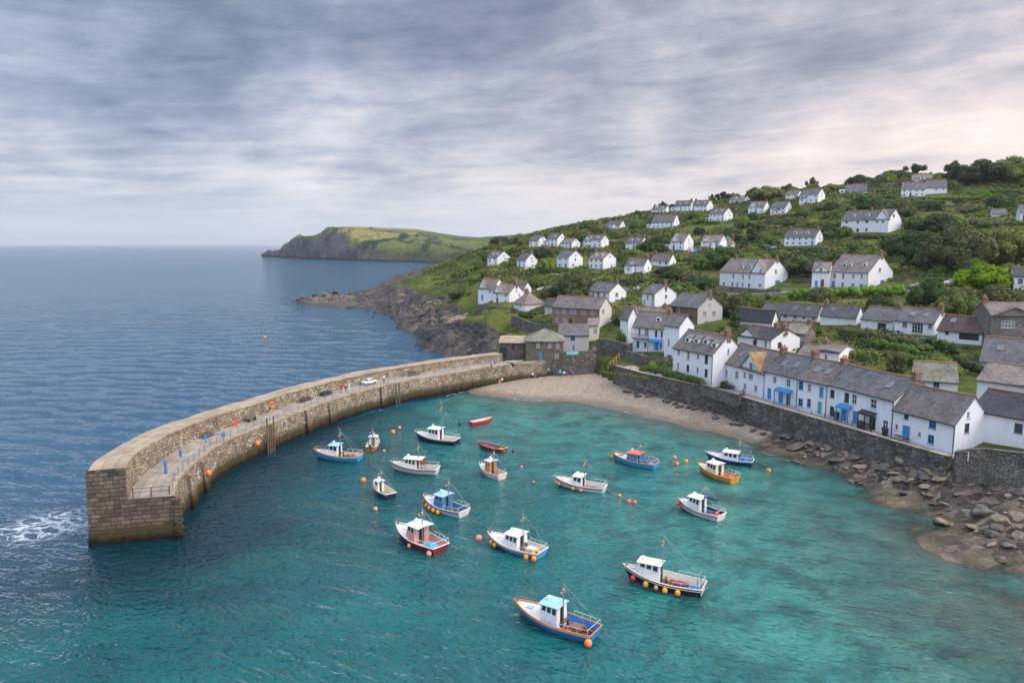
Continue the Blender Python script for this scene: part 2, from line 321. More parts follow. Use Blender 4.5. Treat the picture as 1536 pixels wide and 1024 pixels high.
hs('H17b','the low stone roof','low cottage with grey roof tucked behind the blue shuttered cottage',1194,1232,None,556,126,-48,540,521,W=6,roof='slate_moss',wall='stone',open=[])
hs('H13','the lean white house','narrow white house with hipped grey roof left of the tall white house',996,1018,1040,536,150,-55,490,474,roof='slate_warm',open=[(c6,(487,375,500,425),'w')])
hs('H11','the blue porch house','white house with blue porch and dark balcony above the beach wall',949,996,1014,527,158,-38,493,470,roof='slate_warm',chim=[(.97,'r')],dorm=[(.72,.45)],
   open=[(c6,(262,392,283,438),'wb'),(c6,(318,400,333,438),'wg'),(c6,(395,315,412,360),'wg'),(c6,(437,318,450,365),'wb'),(c6,(275,300,292,352),'w'),(c6,(320,300,350,352),'wp'),(c6,(395,402,420,462),'db'),(c6,(428,405,445,445),'wb')],porch=(.53,.93,'blue'),balc=(.02,.56))
hs('H12','the long grey roof','long grey roofed house behind the blue porch house',938,990,None,505,175,-30,484,462,W=8,roof='slate_brown',chim=[(.98,'r')],open=[])
hs('H12b','the blue bargeboard gable','narrow white house with blue trimmed gable beside the stepped alley',930,942,956,508,168,-62,478,462,roof='slate_warm',open=[(c6,(150,200,165,235),'wb'),(c6,(190,190,205,225),'wb')])
hs('H10','the barn fronted house','rendered grey house with dark boarded front and big grey gable',1004,1046,1083,486,180,-58,462,443,wall='grey',front='timber',roof='slate',chim=[(.99,'r')],open=[(c6,(520,155,545,200),'dk'),(c6,(560,150,580,185),'w'),(c6,(640,190,665,240),'dk')],
   gopen=[(c6,(743,178,767,213),'wp'),(c6,(808,178,832,213),'wp'),(c6,(783,124,797,142),'w'),(c6,(752,246,780,262),'w')])
hs('H9','the dark roofed cottage','white cottage with dark slate roof above the brick terrace end',963,982,1014,461,206,-58,441,428,roof='slate',chim=[(.95,'r')],open=[(c6,(310,95,322,130),'w'),(c6,(335,60,348,95),'w'),(c6,(372,60,386,105),'w'),(c6,(370,115,384,140),'w')],gopen=[(c6,(468,10,485,35),'w'),(c6,(467,58,485,85),'w')],sky=[(.4,.5)])
hs('H8','the plain gabled house','white house with big plain right gable standing behind the brick terrace',882,914,939,458,216,-52,438,425,roof='slate',chim=[(.95,'r')],open=[(c5,(985,140,995,180),'wb'),(c5,(1020,140,1035,180),'wb'),(c5,(1065,145,1080,200),'w'),(c5,(985,195,1000,225),'dl')],gopen=[(c5,(1155,145,1177,175),'w'),(c5,(1152,198,1180,238),'w')],sky=[(.35,.5),(.7,.5)])
hs('H4','the brick terrace','red brick terrace with pale rendered gable and white bay windows',828,899,917,492,188,-34,464,447,wall='pinkish',front='brickwall',roof='slate_warm',
   open=[(c5,(707,262,738,298),'wp'),(c5,(755,262,790,300),'wp'),(c5,(815,262,868,300),'wp'),(c5,(905,262,937,305),'wp'),(c5,(970,270,998,305),'wp'),(c5,(707,325,735,362),'wp'),(c5,(765,325,800,368),'wp'),(c5,(812,322,832,375),'dk')],gopen=[(c5,(1055,268,1075,298),'w')])
hs('H5','the stone custom house','square stone house with mossy hipped roof at the root of the pier',789,845,None,541,-4.5,-3,512,495,W=9,wall='stone_dark',roof='slate_moss',hip=4.4,
   open=[(c5,(568,520,592,553),'wp'),(c5,(655,523,678,553),'wp'),(c5,(713,520,737,555),'wp'),(c5,(585,598,613,640),'db'),(c5,(708,595,735,635),'wp')])
hs('PS','the pier store','low dark stone store with flat stone slab roof where the pier parapet ends',749,787,None,537,-4.5,-3,515,507,W=6,wall='stone_dark',roof='pier_cap',lean=True,open=[(c5,(295,530,345,630),'dk'),(c5,(385,525,408,548),'dk')])
hs('H6','the grey slate store','grey rendered building with blue window beside the stone custom house',838,883,None,528,172,-4,503,487,W=8,wall='pinkish',roof='slate',open=[(c5,(822,462,855,498),'wb'),(c5,(835,530,852,575),'wp')])
hs('H7','the cream lean-to','small cream rendered house with pitched roof between store and brick terrace',880,897,None,508,178,-10,489,480,W=6,wall='cream',roof='slate_brown',open=[(c5,(995,410,1017,447),'wp')],lean=True)
hs('H3','the shed by the brick terrace','small grey roofed shed at the left end of the brick terrace',817,838,None,469,205,-15,459,449,W=6,roof='slate_dark',wall='grey',open=[])
hs('H2','the hipped corner house','white fronted house with hipped grey roof and stone end above the rocks',771,787,815,471,212,-58,456,440,wall='pinkish',front='white',roof='slate_brown',hip=2.5,open=[(c5,(412,205,425,240),'w'),(c5,(440,215,452,250),'w'),(c5,(420,255,430,285),'w')],chim=[(.3,'r')])
hs('Ha','the seaward cottage','white cottage nearest the open sea above the dark rocks',717,741,757,452,232,-38,433,419,roof='slate_brown',open='auto',xg=(.3,3.2,.5,'plain'))
hs('Hb','the middle seaward cottage','white cottage in the middle of the seaward terrace with tall gable',740,764,771,457,226,-40,440,427,roof='slate_brown',open='auto',xg=(.1,3.0,.4,'plain'),chim=[(.95,'r')])
hs('Hc','the inner seaward cottage','white cottage at the landward end of the seaward terrace with orange chimneys',763,786,797,446,231,-40,433,424,roof='slate',open='auto',chim=[(.05,'r'),(.2,'r')])
# -- garden terrace
G='the garden terrace'
hs('T0','the lower dark roofed bungalow','low dark roofed bungalow with white gable at the left of the garden terrace',1105,1158,1167,490,170,-50,482,466,roof='slate_dark',open='none')
hs('T0b','the upper grey roof','grey roofed house half hidden behind the lower bungalow',1140,1172,1187,481,182,-50,473,457,roof='slate',open='none')
hs('T1','the plain terrace house','terrace house with plain grey roof and green hedge before it',1171,1226,1237,484,170,-51,474,458,roof='slate',open='auto',sky=[(.35,.5),(.7,.5)])
hs('T2','the terrace house with a stub chimney','terrace house with brick chimney at its left end and dark grey roof',1230,1284,1295,487,160,-51,476,460,roof='slate',open='none',sky=[(.3,.5)],chim=[(.05,'r')])
hs('T3','the open fronted terrace house','terrace house with dark open front and white panels',1291,1338,None,497,150,-51,482,463,W=7,roof='slate',chim=[(.98,'r')],open=[(c7,(498,150,545,205),'dk'),(c7,(545,155,565,180),'wp')])  # first opening: dark panel painted as the shade of the open front
hs('T4','the patio door terrace house','white terrace house with wide dark patio door and two skylights',1341,1400,None,503,142,-51,485,465,W=7,roof='slate',chim=[(.98,'r')],open=[(c7,(634,158,660,187),'w'),(c7,(685,163,748,218),'w'),(c7,(774,168,798,195),'w')],sky=[(.35,.5),(.7,.5)])
hs('T5','the rusty roofed terrace house','terrace house with dark rust brown roof and teal window',1405,1472,1492,520,132,-51,500,477,roof='slate_rust',open=[(c7,(945,210,1055,248),'dk'),(c7,(870,190,890,225),'wg')],sky=[(.25,.6)],chim=[(.98,'r')])
hs('T6','the stone gable house','grey stone house with steep front gable at the right edge',1484,1560,None,505,128,-12,474,455,W=8,wall='stone',roof='slate_warm',open=[(c7,(1178,148,1252,190),'wp')],chim=[(.02,'r')],xg=(.6,6.8,.6,'stone'))
# -- big hillside houses
hs('B1','the big twin gabled house','big white house with two front gables and blue side door',1079,1147,1181,434,225,-56,410,389,roof='slate_brown',chim=[(.1,'r'),(.75,'r'),(.99,'r')],dorm=[(.42,.3),(.60,.3)],xg=(12.2,17.2,.2,'plain'),
   open=[(c5b,(282,243,293,278),'w'),(c5b,(350,248,362,280),'w'),(c5b,(398,252,410,280),'w'),(c5b,(272,303,288,330),'w'),(c5b,(308,308,322,336),'w'),(c5b,(347,308,360,336),'w'),(c5b,(392,312,408,345),'w'),(c5b,(475,210,490,235),'w'),(c5b,(470,315,487,338),'w'),(c5b,(205,200,225,225),'w'),(c5b,(210,305,226,330),'w')],
   gopen=[(c5b,(587,213,602,243),'w'),(c5b,(590,282,625,340),'db')])
hs('B2','the big dormer house','big white house with broad grey roof and three small dormers',1243,1301,1338,434,205,-58,409,383,roof='slate_brown',chim=[(.99,'r')],dorm=[(.28,.35),(.42,.35),(.80,.35)],
   open=[(c5b,(1005,240,1027,275),'w'),(c5b,(1070,237,1088,278),'w'),(c5b,(1143,243,1160,272),'w'),(c5b,(1204,245,1220,275),'w'),(c5b,(997,310,1018,347),'db'),(c5b,(1062,310,1083,350),'w'),(c5b,(1134,312,1156,350),'w'),(c5b,(1196,316,1220,350),'w')],gopen=[(c5b,(1335,200,1352,232),'w'),(c5b,(1347,270,1375,330),'db')],pipe=[0.0,1.0])
hs('B2w','the little gabled wing','small white gabled wing with teal doors at the left of the big dormer house',1217,1243,None,433,212,-30,408,394,W=7,roof='slate_brown',xg=(.25,4.9,.5,'plain'),open=[(c5b,(905,195,930,228),'w'),(c5b,(875,283,895,338),'db'),(c5b,(917,283,940,335),'wg')])
hs('B3','the tall hillside house','tall white house with two dormers standing alone on the upper hillside',1261,1332,1351,348.5,272,-54,329,314,roof='slate',chim=[(.12,'r'),(.5,'r')],dorm=[(.22,.35),(.52,.35)],xg=(13.0,18.5,.2,'plain'),
   open=[(c4_,(190,560,210,580),'w'),(c4_,(275,557,293,582),'w'),(c4_,(340,553,365,578),'w'),(c4_,(188,618,206,642),'w'),(c4_,(272,615,292,645),'w'),(c4_,(340,612,358,642),'w'),(c4_,(420,545,438,575),'w'),(c4_,(465,545,482,578),'w')],gopen=[(c4_,(550,510,565,537),'w')])
U='upper hillside'
def far(*a,**k):
    k.setdefault('open','auto'); k.setdefault('roof','slate'); hs(*a,**k)
far('B4','the long house near the skyline','long white house with dark roof near the skyline of the hill',1352,1388,None,295,345,-25,283,273,W=8)
far('B4b','the right half of the skyline house','lower white house with dark roof joined to the long skyline house',1388,1420,1425,287,345,-25,281,270)
far('B5','the low house below the skyline','low white bungalow with grey roof just under the skyline trees',1268,1300,1306,290,385,-25,286,276)
far('B6','the topmost house','pale roofed bungalow at the very top of the hill among trees',1368,1398,1406,271,395,-25,267,261,roof='slate_brown')
far('B7','the lone pale roof','lone pale grey roof half buried in bushes on the right',1488,1510,1517,325,290,-25,321,314,open='none')
far('B8','the cut off hillside cottage','white cottage cut off by the right edge of the hillside',1529,1560,None,330,265,-25,318,308,W=7)
far('B9','the dark roofed edge house','dark roofed house with blue windows at the right edge behind the bright round tree',1520,1560,None,433,170,-25,415,402,W=8,roof='slate_dark')
far('C1','the blue windowed hilltop house','white hilltop house with blue windows beside the lone skyline tree',1199,1227,1237,304,370,-50,291,283)
far('C2','the low cottage left of the hilltop house','low grey cottage left of the blue windowed hilltop house',1178,1197,1203,296,395,-40,291,286)
far('C3','the left hilltop twin','left one of two white houses side by side under the skyline trees',1122,1146,1154,320,388,-35,310,302,xg=(.3,4.5,.5,'plain'))
far('C4','the right hilltop twin','right one of two white houses side by side under the skyline trees',1155,1178,1188,322,372,-45,311,302)
far('C5','the skyline cottage','small white cottage right on the skyline left of the round trees',1094,1116,1126,304,425,-45,299,295)
far('C6','the stepped white house','white house stepping down the slope below the skyline cottage',1063,1086,1099,332,380,-50,320,312)
far('C7','the long skyline terrace','white skyline house at the left of a joined pair',1012,1036,1040,316,432,-35,308,301)
far('C7b','the right skyline terrace','larger white skyline house at the right of a joined pair',1037,1060,1070,318,428,-44,308,300)
far('C8','the leftmost skyline cottage','small pale cottage at the left end of the skyline houses',977,998,1005,320,452,-35,314,309)
far('C9','the broad grey house','broad pale house with two grey roof planes below the leftmost skyline cottage',977,1010,1019,342,392,-35,333,322)
far('C10','the brown gabled house','white house with brown roof beside a round dark bush mid hill',1005,1026,1040,375,302,-46,362,350,roof='slate_brown',xg=(.3,4,.5,'plain'))
far('C11','the house by the blue car','white house with brown roof and hipped wing mid hill',1051,1080,1090,373,300,-38,362,353,roof='slate_brown',xg=(.3,4.2,.5,'plain'))
far('C11b','the hipped wing','small grey hipped wing at the right of the brown roofed mid hill house',1078,1098,1102,374,305,-30,365,355,roof='slate_moss',hip=2)
far('C12','the broad white hillside house','broad white house with plain grey roof alone in the middle of the hill',1176,1223,1234,369,278,-46,355,344,sky=[(.25,.5),(.5,.5)])
far('C13','the low grey roof','grey roofed house among bushes below the brown gabled house',976,1004,1014,400,265,-40,391,381)
far('C14','the gable fronted cottage','white cottage with tall pointed front gable among dark bushes',938,966,977,410,256,-36,398,388,xg=(.3,4.5,.6,'plain'))
far('D1','the leftmost hillside house','leftmost white house on the hill above the seaward cottages',731,746,766,397,312,-55,386,377)
far('D2','the blank gabled house','white house with broad blank gable second from the left on the hill',775,789,806,402,292,-58,390,380)
far('D3','the narrow fronted house','white house with tall narrow front and grey gable mid hill',835,853,874,403,280,-52,386,376)
far('D4','the warm roofed house','white house with brownish roof right of the narrow fronted house',883,905,924,404,271,-50,388,379,roof='slate_brown')
far('D5','the first upper cottage','leftmost white cottage in the close upper trio',795,808,820,370,362,-48,360,353)
far('D6','the second upper cottage','middle white cottage in the close upper trio',820,836,850,370,352,-48,358,350)
far('D7','the third upper cottage','rightmost and lowest white cottage in the close upper trio',841,858,870,374,342,-48,364,358,roof='slate_brown')
far('D8','the two gabled upper house','wide white house with two gables right of the upper trio',875,902,913,372,342,-40,360,353,xg=(.3,4.5,.4,'plain'))
far('D9','the upper house by dark bushes','white house with grey roof and dark bushes before it on the upper hill',938,962,971,376,322,-40,364,356)
far('D10','the highest left cottage','small pale cottage high on the left shoulder of the hill',909,930,938,343,412,-38,338,331)
HK={h['key']:h for h in HS}
# ---------------------------------------------------------------- land
def tps_fit(P,z,lam=.02):
    P=np.asarray(P,float); n=len(P); d=np.linalg.norm(P[:,None]-P[None],axis=2)/100
    K=np.where(d>0,d**2*np.log(np.maximum(d,1e-9)),0)+lam*np.eye(n)
    Q=np.hstack([np.ones((n,1)),P/100]); A=np.block([[K,Q],[Q.T,np.zeros((3,3))]])
    w=np.linalg.solve(A,np.concatenate([z,np.zeros(3)])); return (P,w)
def tps_eval(fit,X):
    P,w=fit; X=np.asarray(X,float); out=np.empty(len(X)); n=len(P)
    for i in range(0,len(X),8000):
        x=X[i:i+8000]; d=np.linalg.norm(x[:,None]-P[None],axis=2)/100
        K=np.where(d>0,d**2*np.log(np.maximum(d,1e-9)),0)
        out[i:i+8000]=K@w[:n]+w[n]+x/100@w[n+1:]
    return out
LP=[]
for h in HS:
    LP.append(tuple(h['C'])); 
    if h['L']>9: LP.append(tuple(h['C']-h['dx']*h['L']))
for p in [(1536,250,430),(1480,258,430),(1420,268,425),(1350,274,440),(1300,280,440),(1230,288,440),(1150,296,470),(1060,303,490),(980,318,510),(920,332,515),(860,346,515),(790,358,500),(740,372,450),(700,384,430),(660,402,410),
          (1450,300,350),(1536,300,330),(1440,345,270),(1536,370,240),(1440,400,215),(1400,425,195),(1536,440,165),(1480,470,150),(1380,452,178),(1280,452,182),(1180,452,195),(1100,445,215),(1060,430,235),(1000,425,240),(1240,395,235),(1150,395,255),(1050,400,260),
          (1440,500,142),(1300,520,135),(1250,505,150),(1350,545,122),(1290,545,122),(1440,560,116),(1420,545,120),(850,420,255),(800,425,250),(750,425,262),(705,430,270),(690,415,320),(850,450,215),(950,440,222),(1060,465,200)]: LP.append(tuple(at(*p)))
for x,y in [(340,460),(200,520),(60,600),(-60,640),(330,300)]: LP.append((x,y,{340:62,200:50,60:36,-60:14,330:62}[x]))
WALLTOP=[(24.0,158.0),(22.0,154.0),(21.4,150.5),(25.8,141.0),(31.2,132.5),(35.6,124.5),(38.6,117.5),(41.4,110.3),(44.4,103.0),(47.0,96.6),(49.6,89.9),(51.8,84.8)]
for (x,y) in WALLTOP[2:]: LP+= [(x+1.5,y+1,4.55),(x+5,y+2,4.6)]
for x,y,z in [(8.9,164,4.4),(0,160,4.4),(19,172,4.8),(-2,166,4.2),(24,164,4.8),(58,82,5.2),(66,78,6),(52,78,2.8),(60,70,2.6),(75,60,4)]: LP.append((x,y,z))
for px,py,z in [(712,458,11.2),(722,470,9.6),(745,482,8),(770,494,6.5),(700,436,11),(684,424,11),(668,412,11)]: LP.append(tuple(onz(px,py,z)))
for px,py in [(600,455),(660,470),(690,490),(720,505)]:
    q=onz(px,py,2.0); LP.append((q.x,q.y,1.2))
for x,y in [tuple(onz(p[0],p[1],0))[:2] for p in ((600,400),(590,415),(615,392),(635,396),(560,420))]+[(-22,176),(-30,200),(-45,240),(-75,290),(-110,350),(-140,430),(-130,300),(-90,220),(-60,180),(-140,560),(-90,520)]: LP.append((x,y,-7))
LPn=np.array(LP); LAND=tps_fit(LPn[:,:2],LPn[:,2],lam=.006)
# foreshore, beach and sea bed
SP=[]
for px,py in [(692,583),(725,591),(760,597),(830,601),(880,605),(930,614),(990,630),(1050,645),(1090,655),(1140,664),(1185,674),(1215,690),(1290,710),(1350,737),(1400,764),(1450,792),(1536,838)]: 
    q=onz(px,py,0); SP.append((q.x,q.y,0.0))
for px,py,z in [(880,560,1.5),(840,575,1.1),(800,585,.7),(912,574,1.2),(969,595,1.1),(1060,618,1.1),(1108,626,1.2),(1180,640,1.5),(1230,652,2.5),(1276,662,3.0),(1355,684,3.3),(1412,694,3.4),(1480,712,3.3),(1536,732,3.3),(1440,762,.9),(1500,775,1.2),(1330,706,1.0),(1260,680,.9)]:
    q=onz(px,py,z); SP.append((q.x,q.y,z))
for px,py in [(470,452),(500,458),(535,452),(560,462),(600,464),(628,482),(612,492),(655,502),(645,512),(690,520),(735,521),(585,437)]:
    q=onz(px,py,0); SP.append((q.x,q.y,-.1))
for px,py,z in [(560,446,.7),(600,446,2.0),(655,440,5),(640,455,3.6),(660,480,3),(690,500,2.5),(700,470,5.5),(730,500,3.2),(760,510,3.5),(505,448,.2),(690,509,1.9),(660,507,1.2),(715,512,1.8)]:
    q=onz(px,py,z); SP.append((q.x,q.y,z))
for x,y,z in [(5,120,-1.5),(20,115,-1.2),(28,98,-1.0),(34,84,-.6),(22,90,-1.7),(10,100,-2.0),(-5,100,-2.4),(-15,115,-2.6),(-10,135,-1.5),(0,80,-2.9),(0,60,-2.8),(18,70,-1.6),(20,55,-1.9),(20,40,-1.9),(0,40,-2.9),(-30,60,-3.4),(-50,48,-3.4),(-75,45,-3.6),(-30,90,-4),(-60,80,-9),(-60,140,-9),(-40,170,-8),(-20,170,-5),(-30,200,-7),(-60,250,-9),(-100,300,-9),(-140,380,-8),(-150,240,-12),(-120,120,-12),(50,40,-.3),(60,50,.4),(-30,20,-3),(30,20,-1.8),(70,20,0),(100,60,3),(-60,30,-3.5),(-130,420,-6),(-90,440,-5)]: SP.append((x,y,z))
for px,py,z in [(1250,780,-.55),(1330,810,-.35),(1400,840,-.3),(1300,860,-.5),(1400,900,-.4),(1480,900,-.25),(1250,900,-.8),(1400,980,-.45),(1500,980,-.3),(1200,760,-.75),(1160,840,-1.15),(1150,940,-1.3)]:
    q=onz(px,py,0); SP.append((q.x,q.y,z))
SP+=[(-34,78,-5),(-35,88,-5.2),(-34,98,-5),(-31,108,-4.6),(-26,118,-4.2),(-19,129,-3.4),(-32,68,-5),(-24,95,-4.0),(-12,60,-2.6),(-22,50,-3.0),(-14,95,-3.0),(0,70,-2.7)]  # bed sunk along the pier so the water colour carries its dark reflection
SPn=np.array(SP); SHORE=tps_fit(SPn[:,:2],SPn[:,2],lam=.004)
# ---------------------------------------------------------------- ground, beach, rocks
def in_poly(X,P):
    x,y=X[:,0],X[:,1]; r=np.zeros(len(X),bool); n=len(P)
    for i in range(n):
        x0,y0=P[i]; x1,y1=P[(i+1)%n]
        c=((y0>y)!=(y1>y))
        with np.errstate(divide='ignore',invalid='ignore'): xi=x0+(y-y0)*(x1-x0)/(y1-y0)
        r^=c&(x<xi)
    return r
def seg_dist(X,P):
    d=np.full(len(X),1e9); P=np.asarray(P,float)
    for a,b in zip(P[:-1],P[1:]):
        ab=b-a; t=np.clip(((X-a)@ab)/(ab@ab),0,1); d=np.minimum(d,np.linalg.norm(X-a-t[:,None]*ab,axis=1))
    return d
SEAPOLY=[(-160,172),(-26,172),(-10,166),(-4,156.5),(8.9,160.9),(18.5,161.5),(22.3,151.2)]+[(x+.7,y+.3) for x,y in WALLTOP[3:]]+[]+[tuple(onz(*p))[:2] for p in ((1428,690,4.9),(1462,685.5,5.4),(1500,689.5,5.6),(1548,696,5.7),(1700,715,6.0))]+[(150,40),(140,-20),(-160,-20)]
_perm=RNG.random((256,256))
def vnoise(x,y):  # value noise, tileable 256
    xi=np.floor(x).astype(int); yi=np.floor(y).astype(int); fx=x-xi; fy=y-yi; fx=fx*fx*(3-2*fx); fy=fy*fy*(3-2*fy)
    g=lambda i,j:_perm[i%256,j%256]
    return (g(xi,yi)*(1-fx)+g(xi+1,yi)*fx)*(1-fy)+(g(xi,yi+1)*(1-fx)+g(xi+1,yi+1)*fx)*fy
def fbm(x,y,o=4,ridge=False):
    r=0;a=.5;t=0
    for i in range(o):
        n=vnoise(x*2**i+17.3*i,y*2**i+5.1*i); n=1-abs(2*n-1) if ridge else n
        r=r+a*n; t+=a; a*=.5
    return r/t
def land_z(X):
    X=np.atleast_2d(np.asarray(X,float)); return tps_eval(LAND,X)
ROCKS=[[tuple(onz(*p))[:2] for p in q] for q in (
    [(470,452),(520,448),(570,440),(600,452),(640,470),(660,490),(700,508),(735,518),(760,505)],
    [(560,446),(600,446)],[(655,440),(690,470)],
    [(1215,682),(1290,700),(1350,720),(1420,740),(1500,770),(1540,790),(1680,850)],[(1235,672),(1300,684),(1400,712),(1500,730),(1680,780)],[(1215,686),(1300,715),(1350,738),(1400,762),(1460,794),(1536,832),(1680,910)])]
def rockmask(X):
    d=np.full(len(X),1e9)
    for k,q in enumerate(ROCKS): d=np.minimum(d,seg_dist(X,q)/(12 if k<3 else 9)); 
    return np.clip(1.35-d,0,1)
def shore_z(X):
    X=np.atleast_2d(np.asarray(X,float)); z=tps_eval(SHORE,X); m=rockmask(X); x,y=X[:,0],X[:,1]
    far=np.clip((y-150)/40,0,1)
    n=fbm(x*.11+y*.05,y*.14-x*.04,5,True); n2=fbm(x*.42,y*.42,4,True)
    z=z+m*((n-.55)*(2.2+8.5*far)+(n2-.5)*(1.1+1.8*far)) + (1-m)*(fbm(x*.25,y*.25,3)-.5)*.16
    return z
def ground(x,y):
    X=np.array([[x,y]]); zl=float(land_z(X)[0]); 
    if in_poly(X,SEAPOLY)[0]: zl=-9
    return max(zl,float(shore_z(X)[0]))
def ghit(px,py,D0):
    Ds=np.linspace(D0*.72,D0*1.4,70); P=np.array([tuple(at(px,py,d)) for d in Ds]); g=np.maximum(np.where(in_poly(P[:,:2],SEAPOLY),-9,land_z(P[:,:2])),-9); e=P[:,2]-g
    c=[i for i in range(69) if e[i]*e[i+1]<=0]
    i=min(c,key=lambda k:abs(Ds[k]-D0)) if c else int(np.argmin(np.abs(e)+np.abs(Ds-D0)*.02))
    return Vector((P[i][0],P[i][1],g[i]))
def gridmesh(xs,ys):
    XX,YY=np.meshgrid(xs,ys); X=np.stack([XX.ravel(),YY.ravel()],1); nx=len(xs); ny=len(ys)
    i=np.arange((ny-1)*nx).reshape(ny-1,nx)[:,:-1].ravel(); Fq=np.stack([i,i+1,i+nx+1,i+nx],1)
    return X,Fq
# hillside
def ground_material():
    m,nt,b=newmat('hillside_turf'); g=nd(nt,'ShaderNodeNewGeometry'); P=g.outputs['Position']
    Nz=nd(nt,'ShaderNodeSeparateXYZ',{0:g.outputs['Normal']}).outputs['Z']
    n1=noise(nt,P,.05,6,.62); n2=noise(nt,P,.35,5,.65); n3=noise(nt,P,1.6,4,.7)
    col=ramp(nt,n2,[(.28,(.040,.060,.016)),(.45,(.082,.104,.025)),(.58,(.132,.142,.036)),(.72,(.18,.158,.060))])
    col=mix(nt,sstep(nt,n1,.47,.63),col,mix(nt,n3,(.125,.150,.028),(.235,.232,.048)))
    col=mix(nt,mth(nt,'MULTIPLY',n3,.55),col,(.022,.034,.012))
    at_=nd(nt,'ShaderNodeAttribute',attribute_name='rock').outputs['Fac']
    rk=sstep(nt,mth(nt,'ADD',at_,mth(nt,'MULTIPLY',mth(nt,'SUBTRACT',n2,.5),.9)),.35,.65)
    rc=ramp(nt,mth(nt,'ADD',mth(nt,'MULTIPLY',noise(nt,vmul(nt,P,(1,1,2.2)),.55,6,.7),.6),mth(nt,'MULTIPLY',noise(nt,vmul(nt,P,(.8,1.2,1)),.16,4,.6),.4)),[(.36,(.022,.021,.022)),(.48,(.075,.069,.065)),(.58,(.14,.12,.10)),(.70,(.27,.225,.17))])
    col=mix(nt,rk,col,rc)
    nt.links.new(col,b.inputs['Base Color']); b.inputs['Roughness'].default_value=.95; b.inputs['Specular IOR Level'].default_value=.1
    nt.links.new(bump(nt,mth(nt,'ADD',n2,n3),1.0,.5),b.inputs['Normal'])
    return m
M['turf']=ground_material()
xs=np.concatenate([np.arange(-150,-70,3.5),np.arange(-70,100,1.3),np.arange(100,420,3.5)]); ys=np.concatenate([np.arange(56,300,1.3),np.arange(300,700,3.2)])
X,Fq=gridmesh(xs,ys); z=land_z(X)
hd=np.full(len(X),1e9)
for h in HS:
    c=h['C']-h['dx']*(h['L']/2)+h['dy']*(h['W']/2); hd=np.minimum(hd,np.hypot(X[:,0]-c.x,X[:,1]-c.y)-.5*math.hypot(h['L'],h['W']))
amp=np.clip((X[:,1]-150)/120,0,1)*np.clip(hd/6,0,1)
z=z+amp*((fbm(X[:,0]*.07,X[:,1]*.07,4)-.5)*3.0)
cl=np.clip((14-z)/10,0,1)*np.clip((X[:,1]-172)/12,0,1)*np.clip((10-X[:,0])/14,0,1)   # the cliffy seaward edge
z=z+cl*((fbm(X[:,0]*.10+X[:,1]*.06,X[:,1]*.12-X[:,0]*.05,5,True)-.5)*10.0+(fbm(X[:,0]*.4,X[:,1]*.4,3,True)-.5)*3.0)
sea=in_poly(X,SEAPOLY); z=np.where(sea,np.minimum(z,-4),z)
rockA=np.clip((10.0-z)/4,0,1)*np.clip((X[:,1]-170)/10,0,1)*np.clip((2-X[:,0])/10,0,1)
me=np_mesh('hillside',np.column_stack([X,z]),Fq,M['turf'],True,{'rock':rockA}); o=link('hillside',me); o['kind']='structure'
